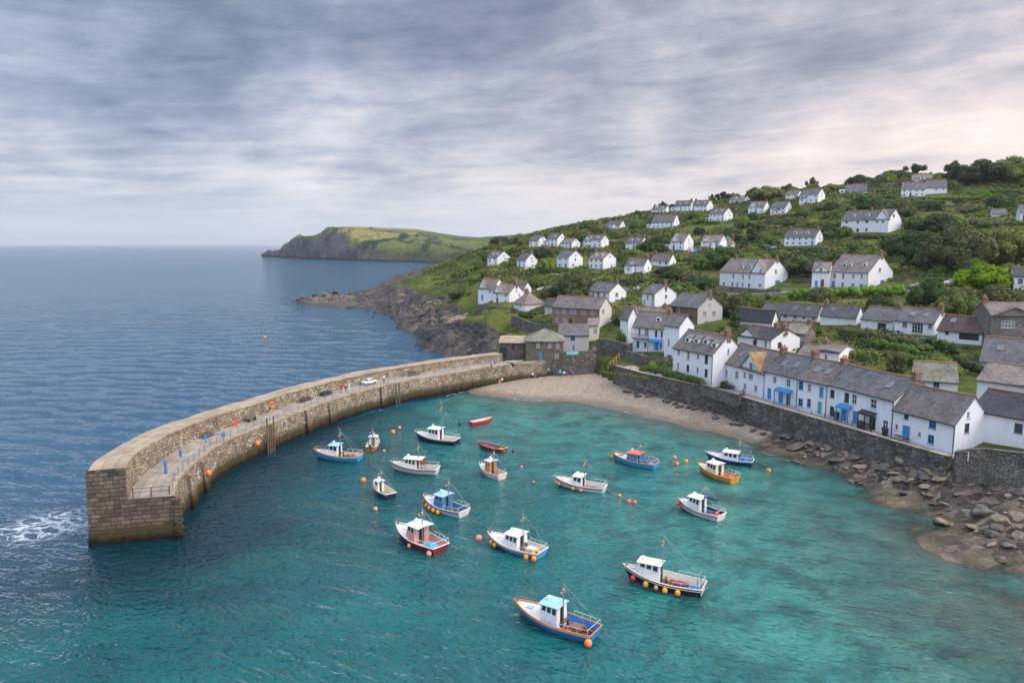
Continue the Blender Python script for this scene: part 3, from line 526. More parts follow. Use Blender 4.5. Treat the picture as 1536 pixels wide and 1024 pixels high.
# foreshore: sea bed, shingle beach, rock ledges
def shore_material():
    m,nt,b=newmat('foreshore'); g=nd(nt,'ShaderNodeNewGeometry'); P=g.outputs['Position']; z=nd(nt,'ShaderNodeSeparateXYZ',{0:P}).outputs['Z']
    rk=nd(nt,'ShaderNodeAttribute',attribute_name='rock').outputs['Fac']; fr=nd(nt,'ShaderNodeAttribute',attribute_name='far').outputs['Fac']
    n1=noise(nt,P,.35,5,.6); n2=noise(nt,P,2.6,5,.7); v=nd(nt,'ShaderNodeTexVoronoi',{'Vector':P,'Scale':4.5}); vr=nd(nt,'ShaderNodeSeparateColor',{'Color':v.outputs['Color']}).outputs[0]
    sand=ramp(nt,mth(nt,'ADD',mth(nt,'MULTIPLY',vr,.5),mth(nt,'MULTIPLY',n2,.5)),[(.2,(.20,.15,.105)),(.5,(.33,.255,.18)),(.8,(.44,.36,.27))])
    strand=noise(nt,P,.9,5,.7)
    zz=mth(nt,'ADD',z,mth(nt,'MULTIPLY',n1,.5))
    sand=mix(nt,sstep(nt,strand,.55,.68),sand,mix(nt,.6,sand,(.14,.11,.08)))
    sand=mix(nt,sstep(nt,zz,.75,.30),sand,mix(nt,.72,sand,(.12,.095,.065)))   # wet sand
    bed=ramp(nt,mth(nt,'ADD',mth(nt,'MULTIPLY',n1,.5),mth(nt,'MULTIPLY',noise(nt,P,.13,3),.5)),[(.40,(.055,.050,.030)),(.48,(.20,.175,.115)),(.58,(.40,.34,.235))])
    bed=mix(nt,mth(nt,'MULTIPLY',vr,.45),bed,(.07,.065,.035))
    sand=mix(nt,sstep(nt,z,-.05,-.4),sand,bed)
    P2=nd(nt,'ShaderNodeVectorMath',{0:P,1:vmul(nt,nd(nt,'ShaderNodeTexNoise',{'Vector':P,'Scale':.35}).outputs['Color'],(1.6,1.6,1.6))},operation='ADD').outputs[0]
    v2=nd(nt,'ShaderNodeTexVoronoi',{'Vector':vmul(nt,P2,(.8,1.1,1.6)),'Scale':.9},feature='DISTANCE_TO_EDGE').outputs['Distance']
    v3=nd(nt,'ShaderNodeTexVoronoi',{'Vector':vmul(nt,P2,(.8,1.1,1.6)),'Scale':.9}); vr3=nd(nt,'ShaderNodeSeparateColor',{'Color':v3.outputs['Color']}).outputs[0]
    rock=ramp(nt,mth(nt,'ADD',mth(nt,'MULTIPLY',n2,.6),mth(nt,'MULTIPLY',vr3,.4)),[(.25,(.026,.023,.020)),(.45,(.072,.061,.050)),(.60,(.145,.115,.082)),(.78,(.29,.225,.155))])
    rock=mix(nt,mth(nt,'MULTIPLY',sstep(nt,noise(nt,P,.09,3),.54,.64),mth(nt,'MULTIPLY_ADD',fr,-.35,.9)),rock,mix(nt,.5,rock,(.30,.215,.13)))
    rock=mix(nt,mth(nt,'MULTIPLY',sstep(nt,v2,.04,.0),.22),rock,(.03,.028,.026))
    rock=mix(nt,mth(nt,'MULTIPLY',sstep(nt,zz,.95,.15),.85),rock,mix(nt,n2,(.028,.025,.017),(.11,.085,.032)))
    col=mix(nt,sstep(nt,mth(nt,'ADD',rk,mth(nt,'MULTIPLY',mth(nt,'SUBTRACT',n1,.5),.8)),.3,.55),sand,rock)
    nt.links.new(col,b.inputs['Base Color']); b.inputs['Specular IOR Level'].default_value=.3
    nt.links.new(mth(nt,'ADD',.55,mth(nt,'MULTIPLY',sstep(nt,z,.2,.6),.4)),b.inputs['Roughness'])
    hh=mth(nt,'ADD',n2,mth(nt,'MULTIPLY',sstep(nt,v2,.0,.15),mth(nt,'MULTIPLY',rk,.35)))
    nt.links.new(bump(nt,hh,.8,.18),b.inputs['Normal'])
    return m
M['shore']=shore_material()
xs=np.concatenate([np.arange(-170,-40,2.2),np.arange(-40,100,.85),np.arange(100,150,3)]); ys=np.concatenate([np.arange(10,175,.85),np.arange(175,300,1.3),np.arange(300,480,2.6)])
X,Fq=gridmesh(xs,ys); z=shore_z(X); rm=np.maximum(rockmask(X),np.clip((X[:,1]-168)/6,0,1)*np.clip((6-X[:,0])/6,0,1))
lz=land_z(X); lz[in_poly(X,SEAPOLY)]=-9; bad=(lz>z+2.5)|(z>7.5); Fq=Fq[~bad[Fq].any(axis=1)]
me=np_mesh('foreshore',np.column_stack([X,z]),Fq,M['shore'],True,{'rock':rm,'far':np.clip((X[:,1]-150)/40,0,1)}); o=link('foreshore',me); o['kind']='structure'
# headland across the bay and the far fields behind the hill
def lane(name,pts,w):
    P=[ghit(*p) for p in pts]; P=[P[0].lerp(P[0],0)]+P[1:]; Q=[]
    for a,b in zip(P[:-1],P[1:]):
        n=max(2,int((b-a).length/2)); Q+=[a.lerp(b,i/n) for i in range(n)]
    Q.append(P[-1]); mb=MB(); E=[]
    for i,p in enumerate(Q):
        t=Q[min(i+1,len(Q)-1)]-Q[max(i-1,0)]; t.z=0; t.normalize(); nn=Vector((-t.y,t.x,0)); row=[]
        for k in (-1,0,1): q=p+nn*w/2*k; row.append(q)
        zz=land_z([(q.x,q.y) for q in row]); m_=float(max(zz))+.12
        for q in row: q.z=m_
        E.append([row[0]-Vector((0,0,1.2)),row[0],row[1],row[2],row[2]-Vector((0,0,1.2))])
    mb.grid(E,0); o=mb.build(name,M['path']); o['kind']='structure'
lane('hillside_lane',[(770,404,292),(815,407,284),(850,413,270),(900,420,258),(945,434,236),(975,430,238)],3.4)
lane('hillside_lane',[(1150,378,277),(1172,374,280),(1240,374,278)],2.8)
lane('terrace_road',[(1062,437,224),(1120,441,217),(1185,439,212),(1260,441,203),(1330,438,198),(1385,437,198),(1435,432,203)],4.2)
def headland():
    sil=[(392,384),(400,382),(418,376),(428,368),(437,360),(449,352.5),(456,354),(470,353.5),(480,350),(490,344),(497,341),(515,340),(535,340),(560,341),(600,342.5),(625,343.5),(655,349),(690,354),(720,356),(760,353),(800,350),(850,352),(900,356)]
    foot=[(392,384.5),(420,386),(460,388),(500,389.5),(540,391),(580,392.5),(620,393.5),(650,395),(700,397),(760,398),(820,398),(900,398)]
    sx,sy=np.array(sil).T; fx,fy=np.array(foot).T
    cols=np.linspace(392,900,230); rows=np.linspace(0,1,54); V=[]
    for c in cols:
        sh=float(np.interp(c,sx,sy)); ft=float(np.interp(c,fx,fy)); base=onz(c,ft,0.0); D0=base.y
        back=np.interp(c,[392,430,480,560,700,900],[30,120,330,620,900,900])
        top=at(c,sh,D0+back); zt=top.z; u=(c-768)/F
        for t in rows:
            D=D0+back*t; 
            cliff=np.interp(c,[392,440,500,530,570,640,700],[.75,.75,.62,.5,.32,.24,.2])
            f=cliff*min(1,t/.08)**.8+(1-cliff)*(t**.8 if t<1 else 1)
            zz=zt*f; x=u*(D*CS-(zz-H)*SN)
            V.append((x,D,zz))
        # back side drops away
        V.append((u*(D0+back*1.6)*CS,D0+back*1.6,-3))
    V=np.array(V); n=len(rows)+1; x,y,z=V.T
    t=np.tile(np.append(rows,1.2),len(cols)); am=np.clip(t*8,0,1)*np.clip((1.02-t)*6,0,1)
    z=z+am*((fbm(x*.012,y*.012,5,True)-.5)*26*np.clip(1.3-t*1.6,.1,1)+(fbm(x*.045,y*.045,4,True)-.5)*12*np.clip(1.3-t*1.5,.1,1))
    z=np.where(t<.01,-3,z)
    i=(np.arange(len(cols)-1)[:,None]*n+np.arange(n-1)[None]).ravel(); Fq=np.stack([i,i+n,i+n+1,i+1],1)
    m,nt,b=newmat('headland'); g=nd(nt,'ShaderNodeNewGeometry'); P=g.outputs['Position']; sp=nd(nt,'ShaderNodeSeparateXYZ',{0:P}); Nz=nd(nt,'ShaderNodeSeparateXYZ',{0:g.outputs['True Normal']}).outputs['Z']
    n1=noise(nt,P,.006,5,.6); n2=noise(nt,P,.03,6,.65); n3=noise(nt,P,.12,4,.7)
    fld=nd(nt,'ShaderNodeTexVoronoi',{'Vector':vmul(nt,P,(1,.6,0)),'Scale':.0075},distance='CHEBYCHEV'); fr=nd(nt,'ShaderNodeSeparateColor',{'Color':fld.outputs['Color']}).outputs[0]
    fe=nd(nt,'ShaderNodeTexVoronoi',{'Vector':vmul(nt,P,(1,.6,0)),'Scale':.0075},feature='DISTANCE_TO_EDGE').outputs['Distance']
    grass=ramp(nt,fr,[(.1,(.085,.11,.034)),(.4,(.15,.155,.05)),(.7,(.105,.13,.040)),(.95,(.24,.215,.08))])
    grass=mix(nt,mth(nt,'MULTIPLY',sstep(nt,n2,.45,.65),.7),grass,(.055,.075,.03)); grass=mix(nt,sstep(nt,fe,.05,.02),grass,(.03,.045,.022))
    scrub=mix(nt,sstep(nt,mth(nt,'ADD',mth(nt,'MULTIPLY',n2,.6),mth(nt,'MULTIPLY',n3,.4)),.4,.62),(.030,.043,.019),(.115,.105,.048)); 
    rock=ramp(nt,n2,[(.35,(.05,.05,.052)),(.55,(.13,.125,.12)),(.7,(.22,.20,.18))])
    up=sstep(nt,mth(nt,'ADD',sp.outputs['Z'],mth(nt,'MULTIPLY',n2,24)),22,38)
    col=mix(nt,up,scrub,grass); steep=sstep(nt,mth(nt,'ADD',Nz,mth(nt,'MULTIPLY',mth(nt,'SUBTRACT',n2,.5),1.3)),.66,.46)
    col=mix(nt,steep,col,rock); col=mix(nt,sstep(nt,mth(nt,'ADD',sp.outputs['Z'],mth(nt,'MULTIPLY',n2,6)),8,4.5),col,(.045,.043,.042))
    nt.links.new(col,b.inputs['Base Color']); b.inputs['Roughness'].default_value=.95; b.inputs['Specular IOR Level'].default_value=.1
    nt.links.new(bump(nt,n3,.8,3.0),b.inputs['Normal'])
    o=link('headland_hill',np_mesh('headland_hill',np.column_stack([x,y,z]),Fq,m,True)); o['kind']='structure'
headland()
# ---------------------------------------------------------------- sea
r=[24.0]
while r[-1]<230: r.append(r[-1]*1.0052)
while r[-1]<520: r.append(r[-1]*1.009)
while r[-1]<16000: r.append(r[-1]*1.05)
r=np.array(r); th=np.radians(np.linspace(-56,56,760)); RR,TT=np.meshgrid(r,th,indexing='ij')
X=np.stack([(RR*np.sin(TT)).ravel(),(RR*np.cos(TT)).ravel()],1); n=len(th)
i=(np.arange(len(r)-1)[:,None]*n+np.arange(n-1)[None]).ravel(); Fq=np.stack([i,i+1,i+n+1,i+n],1)
near=(X[:,1]<470)&(np.abs(X[:,0])<168)&(X[:,1]>10)
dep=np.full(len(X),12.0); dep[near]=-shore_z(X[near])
PIERLINE=[(-42,69),(-42.6,80),(-41.5,97),(-37,108),(-30,121),(-20,136),(-8,149),(2,158)]
pd=seg_dist(X,PIERLINE); HB=PIERLINE+[(30,158),(75,70),(75,0),(-42,0)]
inside=in_poly(X,HB)
sm=lambda x,a,b:(lambda t:t*t*(3-2*t))(np.clip((x-a)/(b-a),0,1))
first=sm(X[:,0]+(X[:,1]-70)*.75+(fbm(X[:,0]*.05,X[:,1]*.05,3)-.5)*22,-125,-80)*sm(-X[:,1]-X[:,0]*.12,-80,-50); low=sm(X[:,0],-64,-42)*np.where(X[:,0]<-42,sm(70-X[:,1],0,14),1.0)*(X[:,1]<=70); calm=np.where(inside,1.0,np.maximum(first,low))
amp=(.85-.10*calm)*np.clip(X[:,1]/90,.8,1.5)*np.clip(dep/.5,.2,1)
zs=np.zeros(len(X)); rr=np.random.default_rng(5)
step=np.linalg.norm(X,axis=1)*.0055
for k in range(42):
    lam=.95*1.088**k; an=math.radians(rr.normal(248 if k%3 else 262,24)); kk=2*math.pi/lam; a=.0085*lam**.56/(1+(lam/8)**1.6)
    w=np.clip(lam/(step*2.6)-1,0,1); u=w>0
    zs[u]+=w[u]*a*np.sin(kk*(X[u,0]*math.cos(an)+X[u,1]*math.sin(an))+rr.uniform(0,6.28)+2.2*vnoise(X[u,0]*.05+k*7,X[u,1]*.05))
fade=np.clip((600-np.linalg.norm(X,axis=1))/300,0,1); zs*=amp*fade
outer=np.where(~inside,1.0,0.0)
nz=fbm(X[:,0]*.35,X[:,1]*.35,4); nz2=fbm(X[:,0]*.11,X[:,1]*.11,3)
foam=np.clip(1-np.abs(dep-.05)/.22,0,1)*.62*sm(nz2,.36,.6)
rmk=np.zeros(len(X)); rmk[near]=np.maximum(rockmask(X[near]),0)
foam=np.maximum(foam,(1-np.clip(dep/1.6,0,1))*np.clip(rmk*1.5,0,1)*(X[:,1]>150)*.75*sm(nz2,.35,.55))
foam=np.maximum(foam,np.clip(1-pd/4.5,0,1)*sm(nz2,.46,.62)*outer*.62)
tip=np.clip(1-np.hypot((X[:,0]+50)/10,(X[:,1]-76)/10),0,1); foam=np.maximum(foam,sm(tip,0,.8)*outer*.70)
foam=np.maximum(foam,np.clip(1-np.abs(pd-1.2)/1.0,0,1)*sm(nz2,.45,.6)*inside*(X[:,1]>92)*.45)
foam[~np.isfinite(foam)]=0
keep=~((dep[Fq]<-1.2).all(axis=1)); 
land_in=np.zeros(len(X),bool); nl=(X[:,1]<700)&(X[:,0]>-60)&(X[:,1]>165); land_in[nl]=land_z(X[nl])>3
keep&=~land_in[Fq].all(axis=1)
def water_material():
    m,nt,b=newmat('sea_water'); nt.nodes.remove(b); P=nd(nt,'ShaderNodeNewGeometry').outputs['Position']
    A=lambda k:nd(nt,'ShaderNodeAttribute',attribute_name=k).outputs['Fac']
    dep,calm,foam=A('depth'),A('calm'),A('foam')
    n1=noise(nt,P,.035,4,.55); n2=noise(nt,vmul(nt,P,(.5,1,1)),.12,4,.6)
    deep=mix(nt,n1,(.003,.052,.098),(.008,.086,.150)); teal=mix(nt,sstep(nt,n2,.28,.75),(.000,.050,.058),(.001,.118,.106))
    shal=mix(nt,sstep(nt,noise(nt,P,.22,4,.65),.42,.62),(.05,.34,.28),(.012,.16,.145))
    tl=mix(nt,sstep(nt,mth(nt,'ADD',dep,mth(nt,'MULTIPLY',mth(nt,'SUBTRACT',n2,.5),2.0)),3.2,.9),teal,shal)
    tl=mix(nt,sstep(nt,mth(nt,'ADD',dep,mth(nt,'MULTIPLY',mth(nt,'SUBTRACT',n1,.5),1.5)),2.7,4.9),tl,(.001,.030,.042))  # darker with depth; beside the pier this paints in the wall's dark reflection
    body=mix(nt,calm,deep,tl)
    rot=lambda a:nd(nt,'ShaderNodeVectorRotate',{'Vector':P,'Angle':math.radians(a)},rotation_type='Z_AXIS').outputs[0]
    w1=nd(nt,'ShaderNodeTexNoise',{'Vector':vmul(nt,rot(20),(.55,1.15,1)),'Scale':.80,'Detail':3.0,'Roughness':.5,'Distortion':.2}).outputs['Fac']
    w3=nd(nt,'ShaderNodeTexNoise',{'Vector':vmul(nt,rot(34),(.65,1.2,1)),'Scale':1.9,'Detail':3.0,'Roughness':.5,'Distortion':.2}).outputs['Fac']
    w2=nd(nt,'ShaderNodeTexNoise',{'Vector':vmul(nt,rot(8),(.8,1.3,1)),'Scale':4.2,'Detail':2.0,'Roughness':.55}).outputs['Fac']
    rdg=lambda w:mth(nt,'SUBTRACT',1.0,mth(nt,'ABSOLUTE',mth(nt,'MULTIPLY_ADD',w,4.0,-2.0)))
    nb=nd(nt,'ShaderNodeBump',{'Height':mth(nt,'ADD',mth(nt,'ADD',mth(nt,'MULTIPLY',rdg(w1),.15),mth(nt,'MULTIPLY',rdg(w3),.10)),mth(nt,'ADD',mth(nt,'MULTIPLY',w1,.7),mth(nt,'ADD',mth(nt,'MULTIPLY',w3,.65),mth(nt,'MULTIPLY',w2,.09)))),'Strength':1.0,'Distance':.58}).outputs[0]
    dif=nd(nt,'ShaderNodeBsdfDiffuse',{'Color':body,'Normal':nb})
    tr=nd(nt,'ShaderNodeBsdfTransparent',{'Color':(.72,.93,.90,1)})
    ext=mth(nt,'SUBTRACT',1.0,mth(nt,'POWER',2.718,mth(nt,'MULTIPLY',mth(nt,'MAXIMUM',dep,0.0),-.62)))
    ext=mth(nt,'MAXIMUM',ext,mth(nt,'SUBTRACT',1.0,sstep(nt,dep,2.6,1.0)))
    bd=nd(nt,'ShaderNodeMixShader',{0:ext,1:tr.outputs[0],2:dif.outputs[0]})
    gl=nd(nt,'ShaderNodeBsdfGlossy',{'Color':(.95,.97,1,1),'Roughness':.06,'Normal':nb})
    fr=nd(nt,'ShaderNodeFresnel',{'IOR':1.37,'Normal':nb}).outputs[0]
    s=nd(nt,'ShaderNodeMixShader',{0:fr,1:bd.outputs[0],2:gl.outputs[0]})
    Pw=nd(nt,'ShaderNodeVectorMath',{0:P,1:vmul(nt,nd(nt,'ShaderNodeTexNoise',{'Vector':P,'Scale':.5,'Detail':3.0}).outputs['Color'],(3,3,0))},operation='ADD').outputs[0]
    fn=noise(nt,vmul(nt,Pw,(.8,1.6,1)),.9,7,.68); fv=nd(nt,'ShaderNodeTexVoronoi',{'Vector':vmul(nt,Pw,(.8,1.4,1)),'Scale':.8},feature='DISTANCE_TO_EDGE').outputs['Distance']
    lace=mth(nt,'ADD',mth(nt,'MULTIPLY',fn,.9),mth(nt,'MULTIPLY',sstep(nt,fv,.25,.0),.25))
    fd=nd(nt,'ShaderNodeBsdfDiffuse',{'Color':(.74,.79,.81,1)})
    ff=sstep(nt,mth(nt,'ADD',mth(nt,'MULTIPLY',foam,.55),mth(nt,'MULTIPLY',lace,.75)),.72,1.02)
    ff=mth(nt,'MULTIPLY',ff,sstep(nt,foam,.02,.25))
    s2=nd(nt,'ShaderNodeMixShader',{0:mth(nt,'MULTIPLY',ff,.8),1:s.outputs[0],2:fd.outputs[0]})
    nt.links.new(s2.outputs[0],nt.nodes['Material Output'].inputs['Surface'])
    return m
M['water']=water_material()
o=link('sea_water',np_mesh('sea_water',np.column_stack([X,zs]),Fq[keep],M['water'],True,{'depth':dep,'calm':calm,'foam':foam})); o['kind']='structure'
# ---------------------------------------------------------------- sky, sun, camera
SKYA=(3.1,1.7)
def air():
    mb=MB(); mb.box(-17000,-60,-13,17000,17000,92); o=mb.build('haze',[]); m=bpy.data.materials.new('air'); m.use_nodes=True; nt=m.node_tree; nt.nodes.remove(nt.nodes['Principled BSDF'])
    v=nd(nt,'ShaderNodeVolumePrincipled',{'Color':(.86,.90,.95,1),'Density':.00006,'Anisotropy':.2}); nt.links.new(v.outputs[0],nt.nodes['Material Output'].inputs['Volume']); o.data.materials.append(m); o['kind']='stuff'
air()
W=bpy.data.worlds.new('World'); SC.world=W; W.use_nodes=True; nt=W.node_tree; bg=nt.nodes['Background']
SUN=Vector((.80,-.10,.62)).normalized(); el=math.asin(SUN.z); az=math.atan2(SUN.x,SUN.y)
sky=nd(nt,'ShaderNodeTexSky',sky_type='NISHITA',sun_disc=False,sun_elevation=el,sun_rotation=az,air_density=1.2,dust_density=2.0)
d=nd(nt,'ShaderNodeTexCoord').outputs['Generated']; sp=nd(nt,'ShaderNodeSeparateXYZ',{0:d}); dz=mth(nt,'MAXIMUM',sp.outputs['Z'],0.0)
den=mth(nt,'ADD',dz,.085); hz=mth(nt,'SQRT',mth(nt,'ADD',mth(nt,'ADD',mth(nt,'MULTIPLY',sp.outputs['X'],sp.outputs['X']),mth(nt,'MULTIPLY',sp.outputs['Y'],sp.outputs['Y'])),.02)); px=mth(nt,'MULTIPLY',mth(nt,'DIVIDE',sp.outputs['X'],hz),3.9); py=mth(nt,'MULTIPLY',mth(nt,'LOGARITHM',mth(nt,'ADD',dz,.11),2.718),2.05)
pv=nd(nt,'ShaderNodeCombineXYZ',{'X':px,'Y':mth(nt,'ADD',py,mth(nt,'MULTIPLY',px,-.10)),'Z':mth(nt,'MULTIPLY',sp.outputs['Y'],1.5)}).outputs[0]
off=lambda x,y:nd(nt,'ShaderNodeVectorMath',{0:pv,1:(x,y,0)},operation='ADD').outputs[0]
cA=nd(nt,'ShaderNodeTexNoise',{'Vector':off(*SKYA),'Scale':.85,'Detail':4.0,'Roughness':.5,'Distortion':.3}).outputs['Fac']
cB=nd(nt,'ShaderNodeTexNoise',{'Vector':off(11.3,4.2),'Scale':2.4,'Detail':8.0,'Roughness':.63,'Distortion':.35}).outputs['Fac']
cC=nd(nt,'ShaderNodeTexNoise',{'Vector':vmul(nt,off(2.3,7.2),(.55,1.6,1)),'Scale':5.0,'Detail':6.0,'Roughness':.6,'Distortion':.4}).outputs['Fac']
cl=mth(nt,'ADD',mth(nt,'ADD',mth(nt,'MULTIPLY',cA,.62),mth(nt,'MULTIPLY',cB,.28)),mth(nt,'MULTIPLY',cC,.25))
side=sstep(nt,sp.outputs['X'],-.55,.62)
cl=mth(nt,'ADD',cl,mth(nt,'MULTIPLY',mth(nt,'SUBTRACT',side,.5),.13))
cl=mth(nt,'ADD',cl,mth(nt,'MULTIPLY',sstep(nt,dz,.32,.06),.13))
grey=ramp(nt,cl,[(.44,(.140,.170,.235)),(.54,(.220,.248,.315)),(.63,(.330,.352,.413)),(.74,(.52,.505,.525)),(.86,(.68,.64,.63))])
warm=mix(nt,side,(.93,.985,1.06),(1.08,.99,.955)); grey=mix(nt,1.0,grey,warm,'MULTIPLY')
hor=mix(nt,side,(.43,.485,.575),(.62,.575,.575))
col=mix(nt,mth(nt,'MULTIPLY',sstep(nt,dz,.10,.0),.9),grey,hor)
col=mix(nt,.06,col,nd(nt,'ShaderNodeVectorMath',{0:sky.outputs[0],'Scale':.10},operation='SCALE').outputs[0])
up=mth(nt,'ADD',1.0,mth(nt,'MULTIPLY',sstep(nt,dz,.34,.85)  ,2.3))
back=mth(nt,'ADD',1.0,mth(nt,'MULTIPLY',sstep(nt,sp.outputs['Y'],.2,-.6),.7))
col=nd(nt,'ShaderNodeVectorMath',{0:col,'Scale':mth(nt,'MULTIPLY',mth(nt,'MULTIPLY',up,back),10.0)},operation='SCALE').outputs[0]
nt.links.new(col,bg.inputs['Color']); bg.inputs['Strength'].default_value=.1
L=bpy.data.lights.new('sun_light','SUN'); L.energy=1.5; L.angle=math.radians(46); L.color=(1,.93,.86); lo=link('sun_light',L); lo.rotation_euler=SUN.to_track_quat('Z','Y').to_euler(); lo.location=(60,-40,120)
cam=bpy.data.cameras.new('camera'); cam.lens=F/1536*36; cam.clip_end=60000; cam.clip_start=.5; co=link('camera',cam); co.location=(0,0,H); co.rotation_euler=(math.pi/2-TH,0,0); SC.camera=co
SC.view_settings.view_transform='Standard'; SC.view_settings.look='None'; SC.view_settings.exposure=0.62; SC.view_settings.gamma=1.0
SC.cycles.use_denoising=True; SC.cycles.max_bounces=6; SC.cycles.transparent_max_bounces=8; SC.cycles.caustics_reflective=False; SC.cycles.caustics_refractive=False
# ---------------------------------------------------------------- pier
def catmull(P,n):
    P=[Vector(p) for p in P]; out=[]
    for i in range(len(P)-1):
        p0,p1,p2,p3=P[max(i-1,0)],P[i],P[i+1],P[min(i+2,len(P)-1)]
        for k in range(n):
            t=k/n; out.append(.5*((2*p1)+(p2-p0)*t+(2*p0-5*p1+4*p2-p3)*t*t+(3*p1-p0-3*p2+p3)*t**3))
    out.append(P[-1]); return out
def resample(P,step):
    L=[0]
    for a,b in zip(P[:-1],P[1:]): L.append(L[-1]+(b-a).length)
    n=max(2,int(round(L[-1]/step))+1); out=[]; j=0
    for k in range(n):
        s=L[-1]*k/(n-1)
        while j<len(L)-2 and L[j+1]<s: j+=1
        t=(s-L[j])/max(1e-9,L[j+1]-L[j]); out.append(P[j].lerp(P[j+1],min(1,t)))
    return out
E_=[(261,744,4.4),(266,722,4.4),(279,706,4.4),(297,690,4.35),(328,667,4.3),(370,648,4.1),(425,627,4.0),(482,605,4.0),(576,578,4.0),(670,561,4.0),(748,548.5,4.2),(800,542.5,4.4),(829,540.6,4.45)]
Ep=resample(catmull([onz(*p) for p in E_],8),1.6); NS=len(Ep)
n0=Vector((-.965,-.26,0)); NRM=[];ARC=[0]
for i in range(NS):
    t=(Ep[min(i+1,NS-1)]-Ep[max(i-1,0)]); t.z=0; t.normalize(); n=Vector((-t.y,t.x,0))
    if n.x>0: n=-n
    w=max(0,1-i/7); NRM.append((n0*w+n*(1-w)).normalized())
    if i: ARC.append(ARC[-1]+(Ep[i]-Ep[i-1]).length)
NRM=[(NRM[max(i-2,0)]+NRM[max(i-1,0)]+NRM[i]+NRM[min(i+1,NS-1)]+NRM[min(i+2,NS-1)]).normalized() if i>2 else NRM[i] for i in range(NS)]
def zpar(i):
    return float(np.interp(ARC[i]/ARC[-1],[0,.05,.12,.22,.34,.5,.7,.85,1],[7.75,7.5,7.1,6.5,6.1,5.9,5.8,5.9,6.0]))
WK,PT=4.3,3.3
def jit(i,k): return (math.sin(i*1.7+k*2.3)+math.sin(i*.61+k))*.05
NP=int(NS*.9)   # the parapet stops at the store
pier=empty('stone_pier',Ep[NS//2]-Vector((0,0,Ep[NS//2].z))); tag(pier,'long curved stone harbour pier with a raised sea parapet','pier')
def pp(v): return Vector(v)-pier.location
def strip(mb,fa,fb,i0,i1,m,rows=1,uvf=None):
    """sheet between the curves fa and fb along the pier"""
    for i in range(i0,i1):
        for r in range(rows):
            q=[]; uv=[]
            for (ii,t) in ((i,r/rows),(i+1,r/rows),(i+1,(r+1)/rows),(i,(r+1)/rows)):
                p=fa(ii).lerp(fb(ii),t); q.append(pp(p)); uv.append((ARC[ii],p.z if uvf is None else uvf(ii,t)))
            mb.poly(q,m,uv)
e_top=lambda i:Ep[i]+Vector((0,0,.02))
e_bot=lambda i:Vector((Ep[i].x,Ep[i].y,-3))-NRM[i]*(.55+jit(i,3)*1.5)
foot=lambda i:Ep[i]+NRM[i]*WK
pin=lambda i:Vector((foot(i).x,foot(i).y,zpar(i)))+NRM[i]*.12
pout=lambda i:Vector((Ep[i].x,Ep[i].y,zpar(i)-.12+jit(i,1)))+NRM[i]*(WK+PT+jit(i,2))
pob=lambda i:Vector((Ep[i].x,Ep[i].y,-3))+NRM[i]*(WK+PT+.75)
mb=MB(); strip(mb,e_bot,e_top,0,NS-1,0,rows=4); mb.build('harbour_wall',M['pier_rubble'],pier)
mb=MB(); strip(mb,foot,pin,0,NP,0,rows=2); strip(mb,pout,pob,0,NP,0,rows=4)
i=NP; mb.poly([pp(foot(i)),pp(Vector((pout(i).x,pout(i).y,foot(i).z))),pp(pout(i)),pp(pin(i))],0)
mb.build('parapet',M['pier_rubble'],pier)
mb=MB()
cap_a=lambda i:pin(i)-NRM[i]*.14+Vector((0,0,.02)); cap_b=lambda i:pout(i)+NRM[i]*.1+Vector((0,0,.02))
strip(mb,cap_a,cap_b,0,NP,0,rows=2,uvf=lambda i,t:t*PT); dn=Vector((0,0,-.2))
strip(mb,lambda i:cap_a(i)+dn,cap_a,0,NP,0); strip(mb,cap_b,lambda i:cap_b(i)+dn,0,NP,0)
mb.build('parapet_coping',M['pier_cap'],pier)
mb=MB(); strip(mb,lambda i:Ep[i]+NRM[i]*.5,foot,0,NS-1,0,uvf=lambda i,t:t*WK); mb.build('walkway',M['paving'],pier)
mb=MB(); up=Vector((0,0,.10))
for i in range(NS-1):
    a,b=Ep[i]+up-NRM[i]*.06,Ep[i+1]+up-NRM[i+1]*.06; c,d=Ep[i+1]+up+NRM[i+1]*.55,Ep[i]+up+NRM[i]*.55
    mb.poly([pp(a),pp(b),pp(c),pp(d)],0,[(ARC[i],0),(ARC[i+1],0),(ARC[i+1],.6),(ARC[i],.6)])
    mb.poly([pp(d),pp(c),pp(c-up*1.3),pp(d-up*1.3)],0); mb.poly([pp(a-up*2.4),pp(b-up*2.4),pp(b),pp(a)],0)
mb.build('walkway_kerb',M['pier_cap'],pier)
# blunt end of coursed blocks, standing a touch proud
mb=MB(); a=e_top(0);bb=Vector((pout(0).x,pout(0).y,0)); f=foot(0); out=Vector((NRM[0].y,-NRM[0].x,0)); out=out if out.y<0 else -out
def endq(p0,p1,z0a,z0b,z1a,z1b):
    rows=6
    for r in range(rows):
        q=[]; uv=[]
        for (p,za,zb,t) in ((p0,z0a,z1a,r/rows),(p1,z0b,z1b,r/rows),(p1,z0b,z1b,(r+1)/rows),(p0,z0a,z1a,(r+1)/rows)):
            z=za+(zb-za)*t; v=Vector((p.x,p.y,z))+out*(.02+max(0,(8-z))*.045); q.append(pp(v)); uv.append(((p-Ep[0]).length*(1 if p is not a else 0),z))
        mb.poly(q,0,uv)
po=pout(0)+NRM[0]*.35; eb=Ep[0]-NRM[0]*.3
endq(po,f,-3,-3,pout(0).z,pin(0).z); endq(f,eb,-3,-3,4.45,4.4)
mb.poly([pp(Ep[0]+Vector((0,0,.11))+NRM[0]*WK),pp(Ep[0]+Vector((0,0,.11))-NRM[0]*.1),pp(Ep[0]+out*.26+Vector((0,0,.1))-NRM[0]*.1),pp(Ep[0]+out*.26+Vector((0,0,.1))+NRM[0]*WK)],0)
mb.build('pier_end_wall',M['pier_block'],pier)
